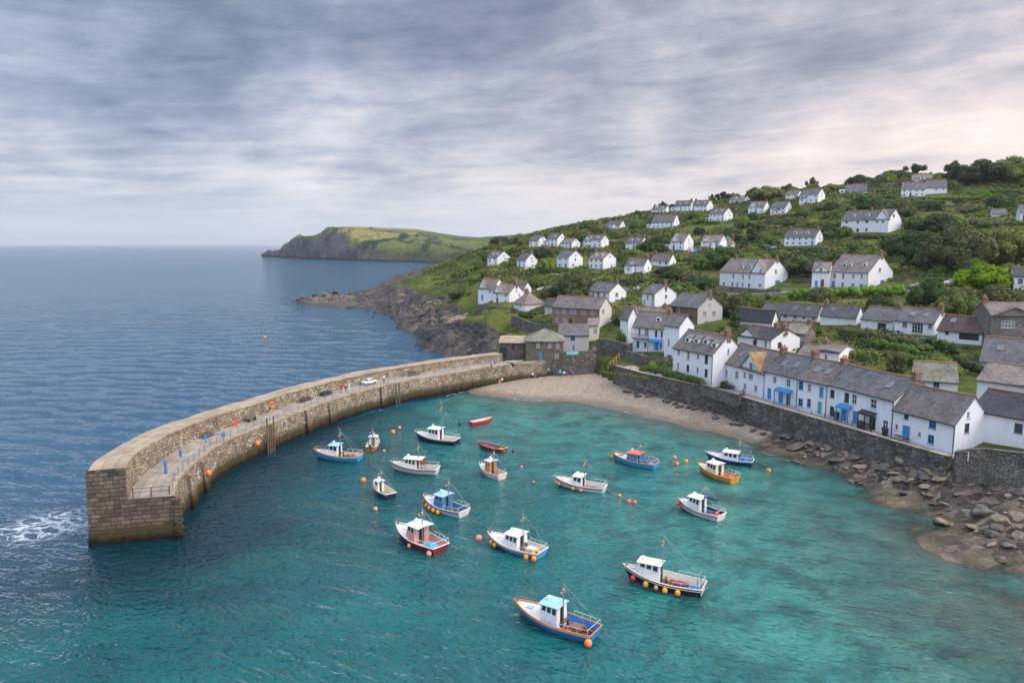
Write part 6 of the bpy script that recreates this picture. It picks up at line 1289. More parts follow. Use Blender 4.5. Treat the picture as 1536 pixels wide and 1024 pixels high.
# ---------------------------------------------------------------- people, cars, small things ashore
def grow(verts,edges,radii,name,sub=1):
    me=bpy.data.meshes.new(name); me.from_pydata(verts,edges,[]); o=bpy.data.objects.new(name,me); COL.objects.link(o)
    md=o.modifiers.new('skin','SKIN'); sk=me.skin_vertices[0].data
    for v,r in zip(sk,radii): v.radius=(r,r) if not isinstance(r,tuple) else r
    sk[0].use_root=True
    s=o.modifiers.new('sub','SUBSURF'); s.levels=sub; s.render_levels=sub
    dg=bpy.context.evaluated_depsgraph_get(); m2=bpy.data.meshes.new_from_object(o.evaluated_get(dg)); bpy.data.objects.remove(o); return m2
def person_mesh(pose):
    V=[(0,0,.95),(0,0,1.15),(0,0,1.38),(0,0,1.47),(0,.01,1.55),(0,.02,1.66),(0,.01,1.74)]; E=[(i,i+1) for i in range(6)]; R=[(.16,.11),(.155,.11),(.17,.11),(.06,.06),(.075,.085),(.085,.10),(.05,.06)]
    sit=pose=='sit'
    for s in (-1,1):
        b=len(V); st=.0 if pose=='stand' else .2*s
        if sit: leg=[(.09*s,.05,.93),(.12*s,.45,.98),(.12*s,.52,.55),(.12*s,.62,.5)]
        else: leg=[(.09*s,0,.90),(.11*s,st*.45+.03,.50),(.11*s,st-.03,.09),(.11*s,st+.13,.05)]
        V+=leg; E+=[(0,b),(b,b+1),(b+1,b+2),(b+2,b+3)]; R+=[.095,.06,.045,.04]
        b=len(V); sw=-st; arm=[(.19*s,0,1.40),(.25*s,sw*.3-.03,1.12),(.24*s,sw*.7+.10,.90),(.23*s,sw*.8+.16,.81)]
        V+=arm; E+=[(2,b),(b,b+1),(b+1,b+2),(b+2,b+3)]; R+=[.06,.046,.036,.034]
    # fingers on each hand as short separate chains
    for s,hb in ((-1,14-1),(1,14+7)):
        pass
    return grow(V,E,R,'body')
PM={k:person_mesh(k) for k in ('stand','walk','sit')}
def person(p,pose,top,legs,hair,label,rz=0,sc=1.0,hat=None):
    o=empty('person',p,rz,sc); 
    if pose=='sit': o.location.z-=.44*sc
    tag(o,label,'person','people about the harbour')
    me=PM[pose].copy(); me.materials.clear()
    for m_ in (M['skin'],M[top],M[legs],M['black']): me.materials.append(m_)
    for f in me.polygons:
        z=f.center.z; x=abs(f.center.x)
        f.material_index=0 if z>1.46 or (x>.17 and z<1.02 and z>.7 and not(pose=='sit' and x<.2)) else 1 if z>.98 or (x>.18 and z>.7) else 3 if z<.10 else 2
        f.use_smooth=True
    link('body',me,o)
    mb=MB(); mb.ball((0,-.005,1.70),(.105,.125,.115),10,7); mb.build('hair',M[hair],o,smooth=True)
    return o
zw=4.02
for px,py,z,pose,top,legs,hair,lab,rz in [
    (512,588,zw,'stand','redp','wooddk','wooddk','person in a red top walking on the pier towards the shore',.3),(519,587.5,zw,'walk','pink','navy','black','person in a pale pink top beside the one in red on the pier',.6),(576,575,zw,'stand','pw','navy','black','person in white standing by the pier parapet',0),
    (524,588,zw,'stand','paleblue','pw','cream','person in pale blue at the right of the pair on the pier',1),
    (737,552,4.2,'walk','sky','navy','wooddk','person in blue walking where the pier meets the store',1.2),(743,552,4.2,'stand','redp','paleblue','black','person in red beside the one in blue near the pier store',.4),
    (799,566,1.1,'sit','pw','blue','wooddk','person in white sitting on the beach under the wall, leftmost',.2),(805,566,1.1,'sit','navy','pw','black','person in navy sitting on the beach next to the one in white',.9),(823,562,1.35,'stand','pwarm','black','wooddk','person standing alone on the beach under the wall',.6),
    (840,563,1.4,'sit','paleblue','navy','cream','person in pale blue sitting on the beach right of the lone stander',.2),(846,564,1.4,'sit','pw','blue','black','person in white sitting on the beach beside the pale blue one',.4),(856,562,1.5,'sit','redp','navy','black','person in red sitting in the colourful beach group',0),(862,560,1.5,'stand','pink','midblue','wooddk','person in pink standing in the colourful beach group',.3),(859,564,1.5,'sit','blue','blue','wooddk','person in blue sitting at the front of the colourful beach group',.5),
    (749.5,577,.55,'sit','orangew','pw','wooddk','person in orange sitting near the water on the beach',.4),(753,574,.6,'sit','pw','paleblue','black','person in white behind the one in orange near the water',.4)]:
    person(onz(px,py,z),pose,top,legs,hair,lab,rz)
for (px,py,z,m_,lab) in ((866,560,1.5,'pink','pale pink beach windbreak beside the colourful group'),):
    p=onz(px,py,z); mb=MB()
    for i in range(5): a=i*.7; mb.tube([(a,0,-.2),(a,0,1.1)],.03,5,1)
    for i in range(4): mb.box(i*.7+.02,-.015,.15,i*.7+.68,.015,1.0,0 if i%2 else 2)
    o=mb.build('windbreak',[M['pink'],M['wood'],M['redp']]); o.location=p; o.rotation_euler.z=.3; tag(o,lab,'windbreak')
# cars
def make_car():
    o=empty('parked_car',(0,0,0)); P=[(-2.05,.35),(-2.08,.75),(-1.95,.92),(-1.2,.98),(-.75,1.40),(.75,1.42),(1.45,.98),(1.95,.90),(2.08,.62),(2.05,.32)]
    mb=MB(); w=lambda z:.82 if z<1.0 else .66
    R=[[(x,-w(z),z) for x,z in P],[(x,w(z),z) for x,z in P]]
    for i in range(len(P)-1): mb.poly([R[0][i],R[0][i+1],R[1][i+1],R[1][i]])
    mb.poly([R[0][9],R[0][0],R[1][0],R[1][9]]); lo=[0,1,2,3,6,7,8,9]
    for sgn,r in ((-1,R[0]),(1,R[1])):
        q=[r[i] for i in lo]; mb.poly(q if sgn>0 else list(reversed(q))); q=[r[3],r[4],r[5],r[6]]; mb.poly(q if sgn>0 else list(reversed(q)))
    mb.build('body',M['pw'],o)
    for s in (-1,1):
        mb=MB()
        for a,b in ((0.06,.47),(.52,.94)):
            def pt(u,v): 
                x0=-1.2+(2.65)*u; x1=-.75+1.5*u; return (x0+(x1-x0)*v,s*((.82+(.66-.82)*v)+.008),.98+.43*v)
            mb.poly([pt(a,.15),pt(b,.15),pt(b,.88),pt(a,.88)])
        mb.build('side_window',M['glass'],o)
    mb=MB(); mb.poly([(1.40,-.70,1.03),(1.40,.70,1.03),(.82,.58,1.39),(.82,-.58,1.39)]); mb.build('windscreen',M['glass'],o); mb=MB(); mb.poly([(-1.19,-.70,1.04),(-.80,-.58,1.37),(-.80,.58,1.37),(-1.19,.70,1.04)]); mb.build('rear_window',M['glass'],o)
    for x in (-1.3,1.3):
        for s in (-1,1):
            mb=MB(); mb.tube([(x,s*.70,.31),(x,s*.85,.31)],.31,14); wl=mb.build('wheel',M['rubber'],o); mb=MB(); mb.tube([(x,s*.84,.31),(x,s*.862,.31)],.18,10); mb.build('rim',M['metal'],wl)
    for s in (-1,1): mb=MB(); mb.ball((2.05,s*.6,.68),(.06,.15,.09),8,5); mb.build('headlight',M['glass_pale'],o)
    return o
CAR=make_car(); first=True
def car(p,rz,label,mat,sc=1.0):
    global first
    o=CAR if first else copy_tree(CAR); first=False; o.location=p; o.rotation_euler=(0,0,rz); o.scale=(sc,)*3; tag(o,label,'car','parked cars')
    for ch in o.children:
        if ch.name.startswith('body'): ch.data=ch.data.copy(); ch.data.materials[0]=M[mat]
    return o
i=on_par(549,4.0); t=(Ep[i+1]-Ep[i]).normalized(); car(foot(i)-NRM[i]*1.1+Vector((0,0,.03)),math.atan2(t.y,t.x),'white car parked on the pier against the parapet','pw',.72)
i=on_par(486,4.0); t=(Ep[i+1]-Ep[i]).normalized(); car(foot(i)-NRM[i]*1.0+Vector((0,0,.03)),math.atan2(t.y,t.x),'dark car parked on the pier left of the walkers','black',.55)
def gcar(px,py,D,rz,lab,mat,sc=1.0):
    q=ghit(px,py,D); car(Vector((q.x,q.y,q.z+.02)),rz,lab,mat,sc)
gcar(800,404,288,.2,'white car parked beside the blank gabled house','pw'); gcar(811,403,286,.4,'blue car parked right of the white car mid hill','midblue'); gcar(795,405,289,.1,'silver car parked nearest the blank gabled house wall','cream')
gcar(1159,374,277,.3,'blue car on the hillside track left of the broad white hillside house','blue',.9); gcar(1430,426,203,.1,'white and blue car in the parking yard beside the bright round tree','pw'); gcar(1378,431,205,.2,'silver car in the parking yard under the grey yard wall','cream'); gcar(814,436,238,.1,'white car parked behind the seaward terrace','pw',.9)
gcar(822,434,238,.3,'grey car parked behind the seaward terrace','metal',.9); gcar(958,433,222,.2,'small pale car above the plain gabled house','pwarm',.7)
# boat on a trailer by the store, bins, tarpaulin, tables
p=onz(772,549,4.45); o=empty('trailer_boat',p,.15); tag(o,'small white and blue boat on a trailer beside the pier store','boat')
hb,zs,zk,pxf=hull_funcs(3.6,1.5,.75,.95,.8); mb=MB(); rows=[]
for i in range(13):
    t=i/12; fr=[0,.3,.6,1]; q=[(pxf(t,f),hb(t)*f**.5,.75+(zs(t)-.5)*f) for f in fr]; rows.append(list(reversed(q))+[(a,-b,c) for a,b,c in q[1:]])
mb.grid(rows,[1,0,0,0,0,1]); mb.poly(list(reversed(rows[0])),0); mb.build('hull',[M['pw'],M['sky']],o,smooth=True); mb=MB(); mb.poly([r[0] for r in rows]+[r[-1] for r in reversed(rows)]); mb.build('deck',M['deck'],o)
for s in (-1,1): mb=MB(); mb.tube([(-.4,s*.75,.3),(-.4,s*.92,.3)],.3,12); mb.build('wheel',M['rubber'],o)
mb=MB(); mb.tube([(-1.5,0,.5),(2.8,0,.42)],.05,6); mb.tube([(-.4,-.8,.35),(-.4,.8,.35)],.05,6)
for x in (-1.0,.9): mb.tube([(x,-.4,.85),(x,0,.5),(x,.4,.85)],.04,5)
mb.build('trailer',M['metal'],o)
def bin_(px,py,z,label,mat='pipe'):
    p=onz(px,py,z); o=empty('wheelie_bin',p); tag(o,label,'bin'); mb=MB(); mb.hexa([(-.24,-.24,.08),(.24,-.24,.08),(.24,.24,.08),(-.24,.24,.08),(-.3,-.32,1.0),(.3,-.32,1.0),(.3,.32,1.0),(-.3,.32,1.0)]); mb.build('body',M[mat],o); mb=MB(); mb.hexa([(-.33,-.35,1.002),(.33,-.35,1.002),(.33,.35,1.002),(-.33,.35,1.002),(-.3,-.3,1.1),(.3,-.3,1.1),(.3,.3,1.16),(-.3,.3,1.16)]); mb.build('lid',M[mat],o)
bin_(1327,654,4.8,'black bin beside the sea wall at the right end of the long quay cottage'); bin_(1291,643,4.8,'dark bin by the black porch of the long quay cottage'); bin_(1254,629,4.8,'black bin at the left end of the long quay cottage')
def table(px,py,z,label,rz=0):
    p=onz(px,py,z); o=empty('picnic_table',p,rz); tag(o,label,'picnic table','tables on the quay'); mb=MB(); mb.box(-.8,-.35,.70,.8,.35,.76); mb.build('table_top',M['wood'],o)
    for s in (-1,1): mb=MB(); mb.box(-.8,s*.75-.13,.42,.8,s*.75+.13,.47); mb.build('bench_seat',M['wood'],o)
    for x in (-.55,.55): mb=MB(); mb.tube([(x,-.75,0),(x,-.2,.72)],.05,4); mb.tube([(x,.75,0),(x,.2,.72)],.05,4); mb.tube([(x,-.8,.4),(x,.8,.4)],.045,4); mb.build('leg_frame',M['wood'],o)
table(1299,643,4.8,'dark picnic table on the quay before the long cottage',-1.2); table(1350,662,4.8,'grey picnic table before the end quay cottage',-1.2); table(1092,582,4.9,'small table on the terrace of the gabled quay cottage',-1.2)
p=onz(851,532,4.9); p=Vector((13.6,164.5,5.3)); 
o=empty('upturned_dinghy',p,.2); tag(o,'green upturned dinghy on the grass beside the stone custom house','dinghy'); hb,zs,zk,pxf=hull_funcs(3.2,1.4,.6,.7,.8); mb=MB(); rows=[]
for i in range(13):
    t=i/12; q=[(pxf(t,f),hb(t)*f**.5,.62-.6*f) for f in (0,.3,.6,1)]; rows.append(list(reversed(q))+[(a,-b,c) for a,b,c in q[1:]])
mb.grid(rows,0); mb.poly(rows[0],0); mb.build('hull',M['dteal'],o,smooth=True); mb=MB(); mb.tube([(pxf(t,0),0,.64) for t in (0,.3,.6,.9)],.04,5); mb.build('keel',M['wood'],o)
# washing line mid hill
q=ghit(1041,379,297); z=q.z; o=empty('washing_line',(q.x,q.y,z)); tag(o,'washing line with blue and pink cloths below the brown roofed mid hill house','washing line'); mb=MB(); mb.tube([(-2.5,0,0),(-2.5,0,2)],.05,5); mb.tube([(2.5,0,0),(2.5,0,2)],.05,5); mb.tube([(-2.5,0,1.95),(2.5,0,1.95)],.02,4); mb.build('post',M['wood'],o)
for x,m_ in ((-1.9,'pink'),(-.6,'pw'),(.5,'sky'),(1.7,'blue')): mb=MB(); mb.box(x-.45,-.02,.7,x+.45,.02,1.93); mb.build('cloth',M[m_],o)
# ---------------------------------------------------------------- plants
def leaf_cloud(rng,cent,rad,n,size,up=.15,squash=1.0,core=True,spread=.55):
    """n leaf sprays over the lumps (cent, rad); returns verts, quads"""
    cent=np.asarray(cent,float); rad=np.asarray(rad,float); p=rad**2; p/=p.sum(); k=rng.choice(len(cent),n,p=p)
    d=rng.normal(size=(n,3)); d[:,2]+=up; d/=np.linalg.norm(d,axis=1)[:,None]
    pos=cent[k]+d*(rad[k]*rng.uniform(.70,1.10,n))[:,None]*np.array([1,1,squash])
    nn=d+rng.normal(size=(n,3))*spread; nn/=np.linalg.norm(nn,axis=1)[:,None]
    a=np.cross(nn,rng.normal(size=(n,3))); a/=np.linalg.norm(a,axis=1)[:,None]; b=np.cross(nn,a); s=size*rng.uniform(.55,1.35,n)[:,None]
    V=np.stack([pos-a*s,pos-b*s*.6+nn*s*.18,pos+a*s,pos+b*s*.6+nn*s*.18],1).reshape(-1,3); Fq=np.arange(4*n).reshape(n,4)
    if core:
        nu,nv=8,5; u=np.arange(nu)*2*np.pi/nu; v=np.linspace(.15,np.pi-.15,nv); sp=np.array([(np.sin(b_)*np.cos(a_),np.sin(b_)*np.sin(a_),np.cos(b_)) for b_ in v for a_ in u])
        q=np.array([(i*nu+j,(i+1)*nu+j,(i+1)*nu+(j+1)%nu,i*nu+(j+1)%nu) for i in range(nv-1) for j in range(nu)])
        for c,r in zip(cent,rad):
            b0=len(V); V=np.vstack([V,c+sp*r*.74*np.array([1,1,squash])]); Fq=np.vstack([Fq,q+b0])
    return V,Fq
PR=np.random.default_rng(23)
def lumps(kind,rng):
    C=[];R=[]
    if kind=='bush':
        C.append((0,0,.35)); R.append(.72)
        for i in range(9): a=rng.uniform(0,6.28); q=rng.uniform(.35,.72); C.append((q*math.cos(a),q*math.sin(a),rng.uniform(.10,.72)*(1.1-q*.5))); R.append(rng.uniform(.26,.46))
    elif kind=='wide':
        for i in range(12): a=rng.uniform(0,6.28); q=rng.uniform(0,.85)**.7; C.append((q*1.15*math.cos(a),q*.85*math.sin(a),rng.uniform(.1,.45)*(1.1-q*.6))); R.append(rng.uniform(.26,.46))
    elif kind=='dome':
        for i in range(26): 
            a=rng.uniform(0,6.28); e=rng.uniform(-.1,1)**1.0; q=math.sqrt(max(0,1-e*e))*.78; C.append((q*math.cos(a),q*math.sin(a),.25+e*.62)); R.append(rng.uniform(.20,.34))
        C.append((0,0,.4)); R.append(.62)
    elif kind=='airy':
        for i in range(24): a=rng.uniform(0,6.28); q=rng.uniform(.05,.85); C.append((q*math.cos(a),q*math.sin(a),rng.uniform(.22,1.05)-q*.28)); R.append(rng.uniform(.18,.30))
    elif kind=='tiered':
        for z,w in ((.15,.9),(.5,.75),(.85,.55),(1.15,.3)):
            for i in range(6): a=rng.uniform(0,6.28); q=w*rng.uniform(.3,.95); C.append((q*math.cos(a),q*math.sin(a),z+rng.uniform(-.07,.07))); R.append(rng.uniform(.16,.25))
    return C,R
PRO={}
for kind,n,cnt,sz in (('bush',5,1500,.085),('wide',5,1700,.08),('dome',4,4200,.055),('airy',3,1900,.06),('tiered',2,2300,.06)):
    for i in range(n):
        C,R=lumps(kind,PR); V,Fq=leaf_cloud(PR,C,R,cnt,sz,squash={'wide':.8,'tiered':.55}.get(kind,.92))
        PRO[kind,i]=(V,Fq)
_FM={}
def crown_mesh(kind,i,leaf):
    k=(kind,i,leaf)
    if k not in _FM: _FM[k]=np_mesh('crown' if kind in('dome','airy','tiered') else 'bush',*PRO[kind,i],LEAF[leaf])
    return _FM[k]
_TM={}
def trunk_mesh(kind,i):
    if (kind,i) in _TM: return _TM[kind,i]
    rng=random.Random(kind+str(i)); mb=MB(); mb.tube([(0,0,-.45),(.02,0,0),(.04,.02,.35),(.02,0,.75)],[.10,.075,.055,.03],7)
    for k in range(6):
        a=k*1.05+rng.random(); z=.05+.09*k; q=rng.uniform(.35,.7); mb.tube([(.02,.0,z),(q*.5*math.cos(a),q*.5*math.sin(a),z+.2),(q*math.cos(a),q*math.sin(a),z+.38)],[.035,.024,.01],5)
    _TM[kind,i]=mb.mesh('trunk',M['bark']); return _TM[kind,i]
# what must stay in sight: every house front
HB_=[]
for h in HS:
    xs_=[];ys_=[]
    for u in (0,1):
        for v in (0,1):
            for z in (0,h['ze'],h['zr']):
                p=h['C']-h['dx']*h['L']*u+h['dy']*h['W']*v; x,y=proj(p.x,p.y,p.z+z); xs_.append(x); ys_.append(y)
    x0,y0=proj(h['C'].x,h['C'].y,h['C'].z); yt=proj(h['C'].x,h['C'].y,h['C'].z+h['ze'])[1]
    HB_.append((h['xl'],max(h['xc'],h['xr'] if h['xr']<1536 else 1536),min(ys_),yt,y0,h['D'],h))
def foot_clear(x,y,r):
    for h in HS:
        p=Vector((x,y,0))-h['C']; u=-(p.x*h['dx'].x+p.y*h['dx'].y); v=p.x*h['dy'].x+p.y*h['dy'].y
        if -r-.4<u<h['L']+r+.4 and -r-.4<v<h['W']+r+.4: return False
    return True
def hides(x,y,z,r,hgt,tol=.42):
    cx,ty=proj(x,y,z+hgt); by=proj(x,y,z)[1]; w=F*r/y
    for (x0,x1,y0,yt,yb,D,h) in HB_:
        if y<D+4 and cx+w*.8>x0 and cx-w*.8<x1 and ty<yb-(yb-yt)*tol and by>y0: return True
    return False
COLN=['dark green','mid green','olive','bright yellow green','brownish green','fresh green']
BUSH=[];TREES=[]
def put_plant(kind,x,y,z,r,hs_,leaf,i=None,what='bush',label=None,rz=None):
    i=PR.integers(0,{'bush':5,'wide':5,'dome':4,'airy':3,'tiered':2}[kind]) if i is None else i
    rz=PR.uniform(0,6.28) if rz is None else rz; me=crown_mesh(kind,int(i),leaf)
    if what=='bush': o=link('bush',me,loc=(x,y,z),rot=(0,0,rz),scale=(r,r,hs_)); BUSH.append((o,leaf,r,label))
    else:
        o=empty('tree',(x,y,z),rz); th_=hs_; lift={'dome':.03,'airy':.16,'tiered':.06}[kind]
        link('trunk',trunk_mesh(kind,int(i)),o,loc=(0,0,th_*lift),scale=(r,r,th_*.75)); link('crown',me,o,loc=(0,0,th_*lift),scale=(r,r,th_*(1-lift)/1.15)); TREES.append((o,leaf,r,label,kind))
    return o
def pix_plant(kind,px,py,D,wpx,hpx,leaf,what='tree',label=None):
    q=ghit(px,py,D) if D>100 else onz(px,py,3.0); D=q.y; r=wpx/2*D/F
    put_plant(kind,q.x,q.y,q.z-.2,r,hpx*D/F,leaf,what=what,label=label)
for a in [('dome',1518,268,395,74,36,2,'tree','rounded olive tree on the skyline at the far right'),('dome',1468,272,400,80,34,0,'tree','broad dark dome shaped tree on the skyline left of the far right one'),('airy',1428,266,420,34,24,0,'tree','layered pine on the skyline right of the topmost house'),
    ('airy',1372,272,425,34,26,0,'tree','airy open crowned tree on the skyline left of the topmost house'),('dome',1340,275,425,52,21,0,'tree','dense dark dome tree on the skyline above the low bungalow'),('dome',1287,281,430,36,19,0,'tree','dark rounded tree on the skyline left of the dense dome'),
    ('airy',1218,287,430,20,21,0,'tree','lone dark tree on the skyline above the hilltop house'),('dome',1152,299,440,52,22,2,'tree','large olive dome tree on the skyline above the hilltop twins'),('dome',1131,297,450,26,17,0,'tree','dark round tree left of the large olive dome on the skyline'),('airy',1181,288,440,30,15,4,'tree','thin brown tree right of the large olive dome on the skyline'),
    ('airy',1085,302,470,26,14,0,'tree','dark airy tree on the skyline left of the skyline cottage'),('dome',1102,301,470,20,12,2,'tree','small olive tree on the skyline beside the skyline cottage'),('airy',1068,303,475,12,12,4,'tree','tiny brown tree on the skyline near the joined pair'),('airy',994,315,480,14,13,0,'tree','small dark tree above the leftmost skyline cottage'),
    ('airy',1008,316,480,24,10,4,'tree','low brown tree left of the joined skyline pair'),('dome',880,344,470,22,10,0,'tree','small round tree on the left slope of the skyline'),('dome',1400,276,420,30,10,2,'tree','low olive tree right of the topmost house roof'),('dome',1250,286,420,40,10,2,'tree','flat olive thicket tree on the skyline'),
    ('dome',1445,402,205,118,66,4,'tree','largest brownish green tree in the middle of the right hillside'),('dome',1510,395,215,90,62,2,'tree','large olive tree right of the largest brownish one'),('dome',1378,388,228,72,46,0,'tree','dark spreading tree right of the tall hillside house'),('dome',1340,382,245,52,34,0,'tree','dark tree below the right end of the tall hillside house'),
    ('dome',1290,394,235,74,38,1,'tree','mid green tree below the tall hillside house'),('dome',1405,350,262,60,30,0,'tree','dark tree above the largest brownish green tree'),('dome',1345,325,300,48,26,1,'tree','mid green tree above the tall hillside house'),('dome',1310,318,315,44,22,0,'tree','dark tree left above the tall hillside house'),
    ('dome',1478,434,176,84,42,3,'tree','bright yellow green round tree by the parking yard'),('dome',1396,456,172,60,40,0,'tree','dark spreading cypress below the parking yard'),('dome',1440,458,168,54,34,2,'tree','olive shrubby tree right of the dark cypress'),('dome',1500,462,160,74,40,4,'tree','grey brown tree above the stone gable house'),
    ('dome',1085,398,262,60,34,0,'tree','dark tree between the mid hill house and the big twin gabled house'),('dome',1125,402,255,54,26,1,'tree','mid green tree above the big twin gabled house'),('dome',1205,408,238,64,30,5,'tree','fresh green tree between the two big hillside houses'),('dome',1030,373,290,26,22,0,'tree','round dark tree right of the brown gabled house'),
    ('dome',870,437,235,50,34,4,'tree','dark brown tree left of the plain gabled house'),('dome',846,445,225,44,26,0,'tree','dark tree behind the brick terrace'),('dome',1005,418,240,36,22,0,'tree','dark tree right of the gable fronted cottage'),('dome',968,378,300,30,20,0,'tree','dark tree before the upper house'),
    ('dome',1256,474,160,40,20,1,'tree','mid green tree in the garden behind the terrace'),('airy',1345,560,118,34,34,2,'tree','grey green small tree left of the garden shed'),('dome',1100,474,185,46,34,4,'tree','brown green tree right of the barn fronted house'),('dome',1122,463,192,50,28,1,'tree','mid green tree below the big twin gabled house'),
    ('airy',1102,492,165,24,26,0,'tree','dark slim tree at the left end of the bungalow'),('dome',1412,560,117,54,30,3,'tree','yellow green spreading tree behind the garden shed'),('dome',1460,495,150,40,24,0,'tree','dark tree left of the stone gable house'),('dome',1506,500,118,60,34,1,'tree','mid green tree before the stone gable house')]:
    pix_plant(*a)
for a in [('bush',936,512,160,26,22,1,'bush','fresh round bush beside the stepped alley'),('wide',1175,408,236,60,24,5,'bush',None),('wide',1030,580,128,18,16,0,'bush',None),('bush',1088,580,124,14,12,0,'bush','small dark bush in the yard of the gabled quay cottage'),
    ('bush',966,556,146,16,12,4,'bush','brown bush on the bank above the beach wall'),('bush',978,553,146,18,14,3,'bush','yellow bush on the bank above the beach wall'),('wide',1440,705,82,40,14,2,'bush','tangled green weeds on the rocks below the end quay cottage'),('wide',1500,716,80,60,14,1,'bush','low green weeds on the rocks at the right edge')]: pix_plant(*a)
# scattered scrub over the hill
cand=0; placed=[(o.location.x,o.location.y,r) for o,_,r,*_ in TREES]
NB=292
while len(BUSH)<NB and cand<16000:
    cand+=1; px=PR.uniform(690,1590); 
    D=120+PR.random()**1.15*330; u=(px-768)/F; x=u*D*1.01; y=D
    if in_poly(np.array([[x,y]]),SEAPOLY)[0]: continue
    z=float(land_z([[x,y]])[0]); 
    if z<5.5: continue
    sx,sy=proj(x,y,z)
    if not(690<sx<1600) or sy>640: continue
    r=PR.choice([1.5,2.3,3.3],p=[.3,.4,.3])*PR.uniform(.8,1.2)*(.95+D/420); hs_=r*PR.uniform(.65,.95)
    if D<150: r*=.75; hs_*=.75
    if any((x-a)**2+(y-b)**2<((r+c)*.58)**2 for a,b,c in placed): continue
    if not foot_clear(x,y,r*.75): continue
    if hides(x,y,z,r,hs_): continue
    if 1060<sx<1440 and 425<sy<452: continue
    lf=int(PR.choice([0,0,1,1,2,4,5],p=[.2,.1,.22,.1,.2,.12,.06])); put_plant('bush' if PR.random()<.45 else 'wide',x,y,z-.25*r*.3,r,hs_,lf); placed.append((x,y,r))
NT_=len(TREES)+105; cand=0
while len(TREES)<NT_ and cand<14000:
    cand+=1; px=PR.uniform(760,1600); D=150+PR.random()**1.1*300; x=(px-768)/F*D; y=D; z=float(land_z([[x,y]])[0])
    if z<9: continue
    sx,sy=proj(x,y,z)
    if not(760<sx<1610) or sy>560 or (1060<sx<1440 and 420<sy<455): continue
    r=PR.uniform(2.2,4.2); hs_=r*PR.uniform(1.1,1.5)
    if not foot_clear(x,y,r*.8) or hides(x,y,z,r,hs_,.35) or any((x-a)**2+(y-b)**2<((r+c)*.6)**2 for a,b,c in placed): continue
    put_plant('dome',x,y,z-.2,r,hs_,int(PR.choice([0,1,2,4],p=[.4,.2,.25,.15])),what='tree'); placed.append((x,y,r))
# hedges
HEDGE=[]
def hedge(pts,w,hg,leaf,label=None,name='hedge',den=24,snap=True,size=.17):
    P=resample([Vector(p) for p in pts],.8)
    if snap:
        zz=land_z([(p.x,p.y) for p in P])
        for p,z in zip(P,zz): p.z=float(z)
    o0=P[len(P)//2].copy(); rng=np.random.default_rng(len(HEDGE)+3); C=[];R=[]
    for p in P:
        for k in range(3):
            C.append((p.x-o0.x+rng.uniform(-.15,.15)*w,p.y-o0.y+rng.uniform(-.3,.3)*w,p.z-o0.z+hg*rng.uniform(.25,.72))); R.append(min(w,hg)*rng.uniform(.40,.55))
    V,Fq=leaf_cloud(rng,C,R,len(P)*den,size); o=link(name,np_mesh(name,V,Fq,LEAF[leaf]),loc=o0); HEDGE.append((o,leaf,label)); return o
hedge([onz(975,561,4.8),onz(1000,567,4.8),onz(1030,574,4.8),onz(1054,581,4.8)],1.3,1.9,5,'long clipped green hedge before the tall white house',den=90,snap=False)
for pts,w,hg,lf,lab in [([(1327,512,139),(1350,514,136),(1374,516,133)],1.6,1.6,5,'upper clipped hedge below the patio door terrace house'),([(1320,524,132),(1345,528,129),(1370,531,126)],1.9,1.9,5,'middle rounded hedge in the terrace gardens'),([(1392,516,134),(1412,519,131),(1434,523,128)],1.6,2.1,0,'dark square hedge before the rusty roofed terrace house'),
    ([(1352,546,122),(1372,548,120),(1392,551,118)],1.6,2.0,5,'clipped hedge behind the garden shed'),([(1426,541,121),(1448,545,118),(1470,549,115)],1.6,2.2,0,'tall dark hedge left of the skylight house'),([(1262,504,150),(1285,508,146),(1308,511,143)],2.0,2.2,1,'loose green hedge before the open fronted terrace house'),
    ([(1170,492,163),(1200,495,160),(1230,498,157)],1.4,1.5,5,'low green hedge before the plain terrace house'),([(1188,447,198),(1240,452,193),(1300,454,189),(1350,452,186)],2.6,3.0,1,'long bank of green shrubs under the big dormer house'),([(1075,450,206),(1110,454,202),(1150,456,199)],2.6,2.6,4,'brown and green shrub bank under the big twin gabled house'),
    ([(1255,540,128),(1275,538,128),(1310,541,126)],1.4,1.3,2,'olive hedge behind the hipped cottage'),([(1258,565,116),(1290,572,112),(1330,578,110)],1.8,1.8,0,'dark ivy hedge behind the long quay cottage'),([(906,558,4.6),(940,562,4.6),(968,567,4.6)],.9,.5,2,'strip of weeds along the top of the beach wall')]:
    if pts[0][2]<10: hedge([onz(a,b+2,c) for a,b,c in pts],w,hg,lf,lab,snap=False)
    else: hedge([at(*p) for p in pts],w,hg,lf,lab,den=70)
tries=0
while len(HEDGE)<62 and tries<1500:
    tries+=1; px=PR.uniform(760,1530); D=PR.uniform(205,420); x=(px-768)/F*D; y=D; L_=PR.uniform(12,34); pts=[]; ok=True
    for k in range(int(L_/3)):
        e=1.5; zc=land_z([[x,y],[x+e,y],[x,y+e]]); g=np.array([zc[1]-zc[0],zc[2]-zc[0]]); t=np.array([g[1],-g[0]])/(np.linalg.norm(g)+1e-6); t=t if t[0]>0 else -t
        if zc[0]<13 or not foot_clear(x,y,1.2) or hides(x,y,zc[0],1.0,1.8,.3): ok=False; break
        sx,sy=proj(x,y,zc[0])
        if 1060<sx<1440 and 420<sy<452: ok=False; break
        pts.append((x,y,zc[0])); x+=t[0]*3+PR.normal()*.25; y+=t[1]*3+PR.normal()*.25
    if not ok or len(pts)<4: continue
    if any((pts[0][0]-h_[0].location.x)**2+(pts[0][1]-h_[0].location.y)**2<60 for h_ in HEDGE): continue
    hedge(pts,PR.uniform(1.3,2.0),PR.uniform(1.3,2.2),int(PR.choice([0,1,2,5])),None,'hedgerow',den=60,size=.24)
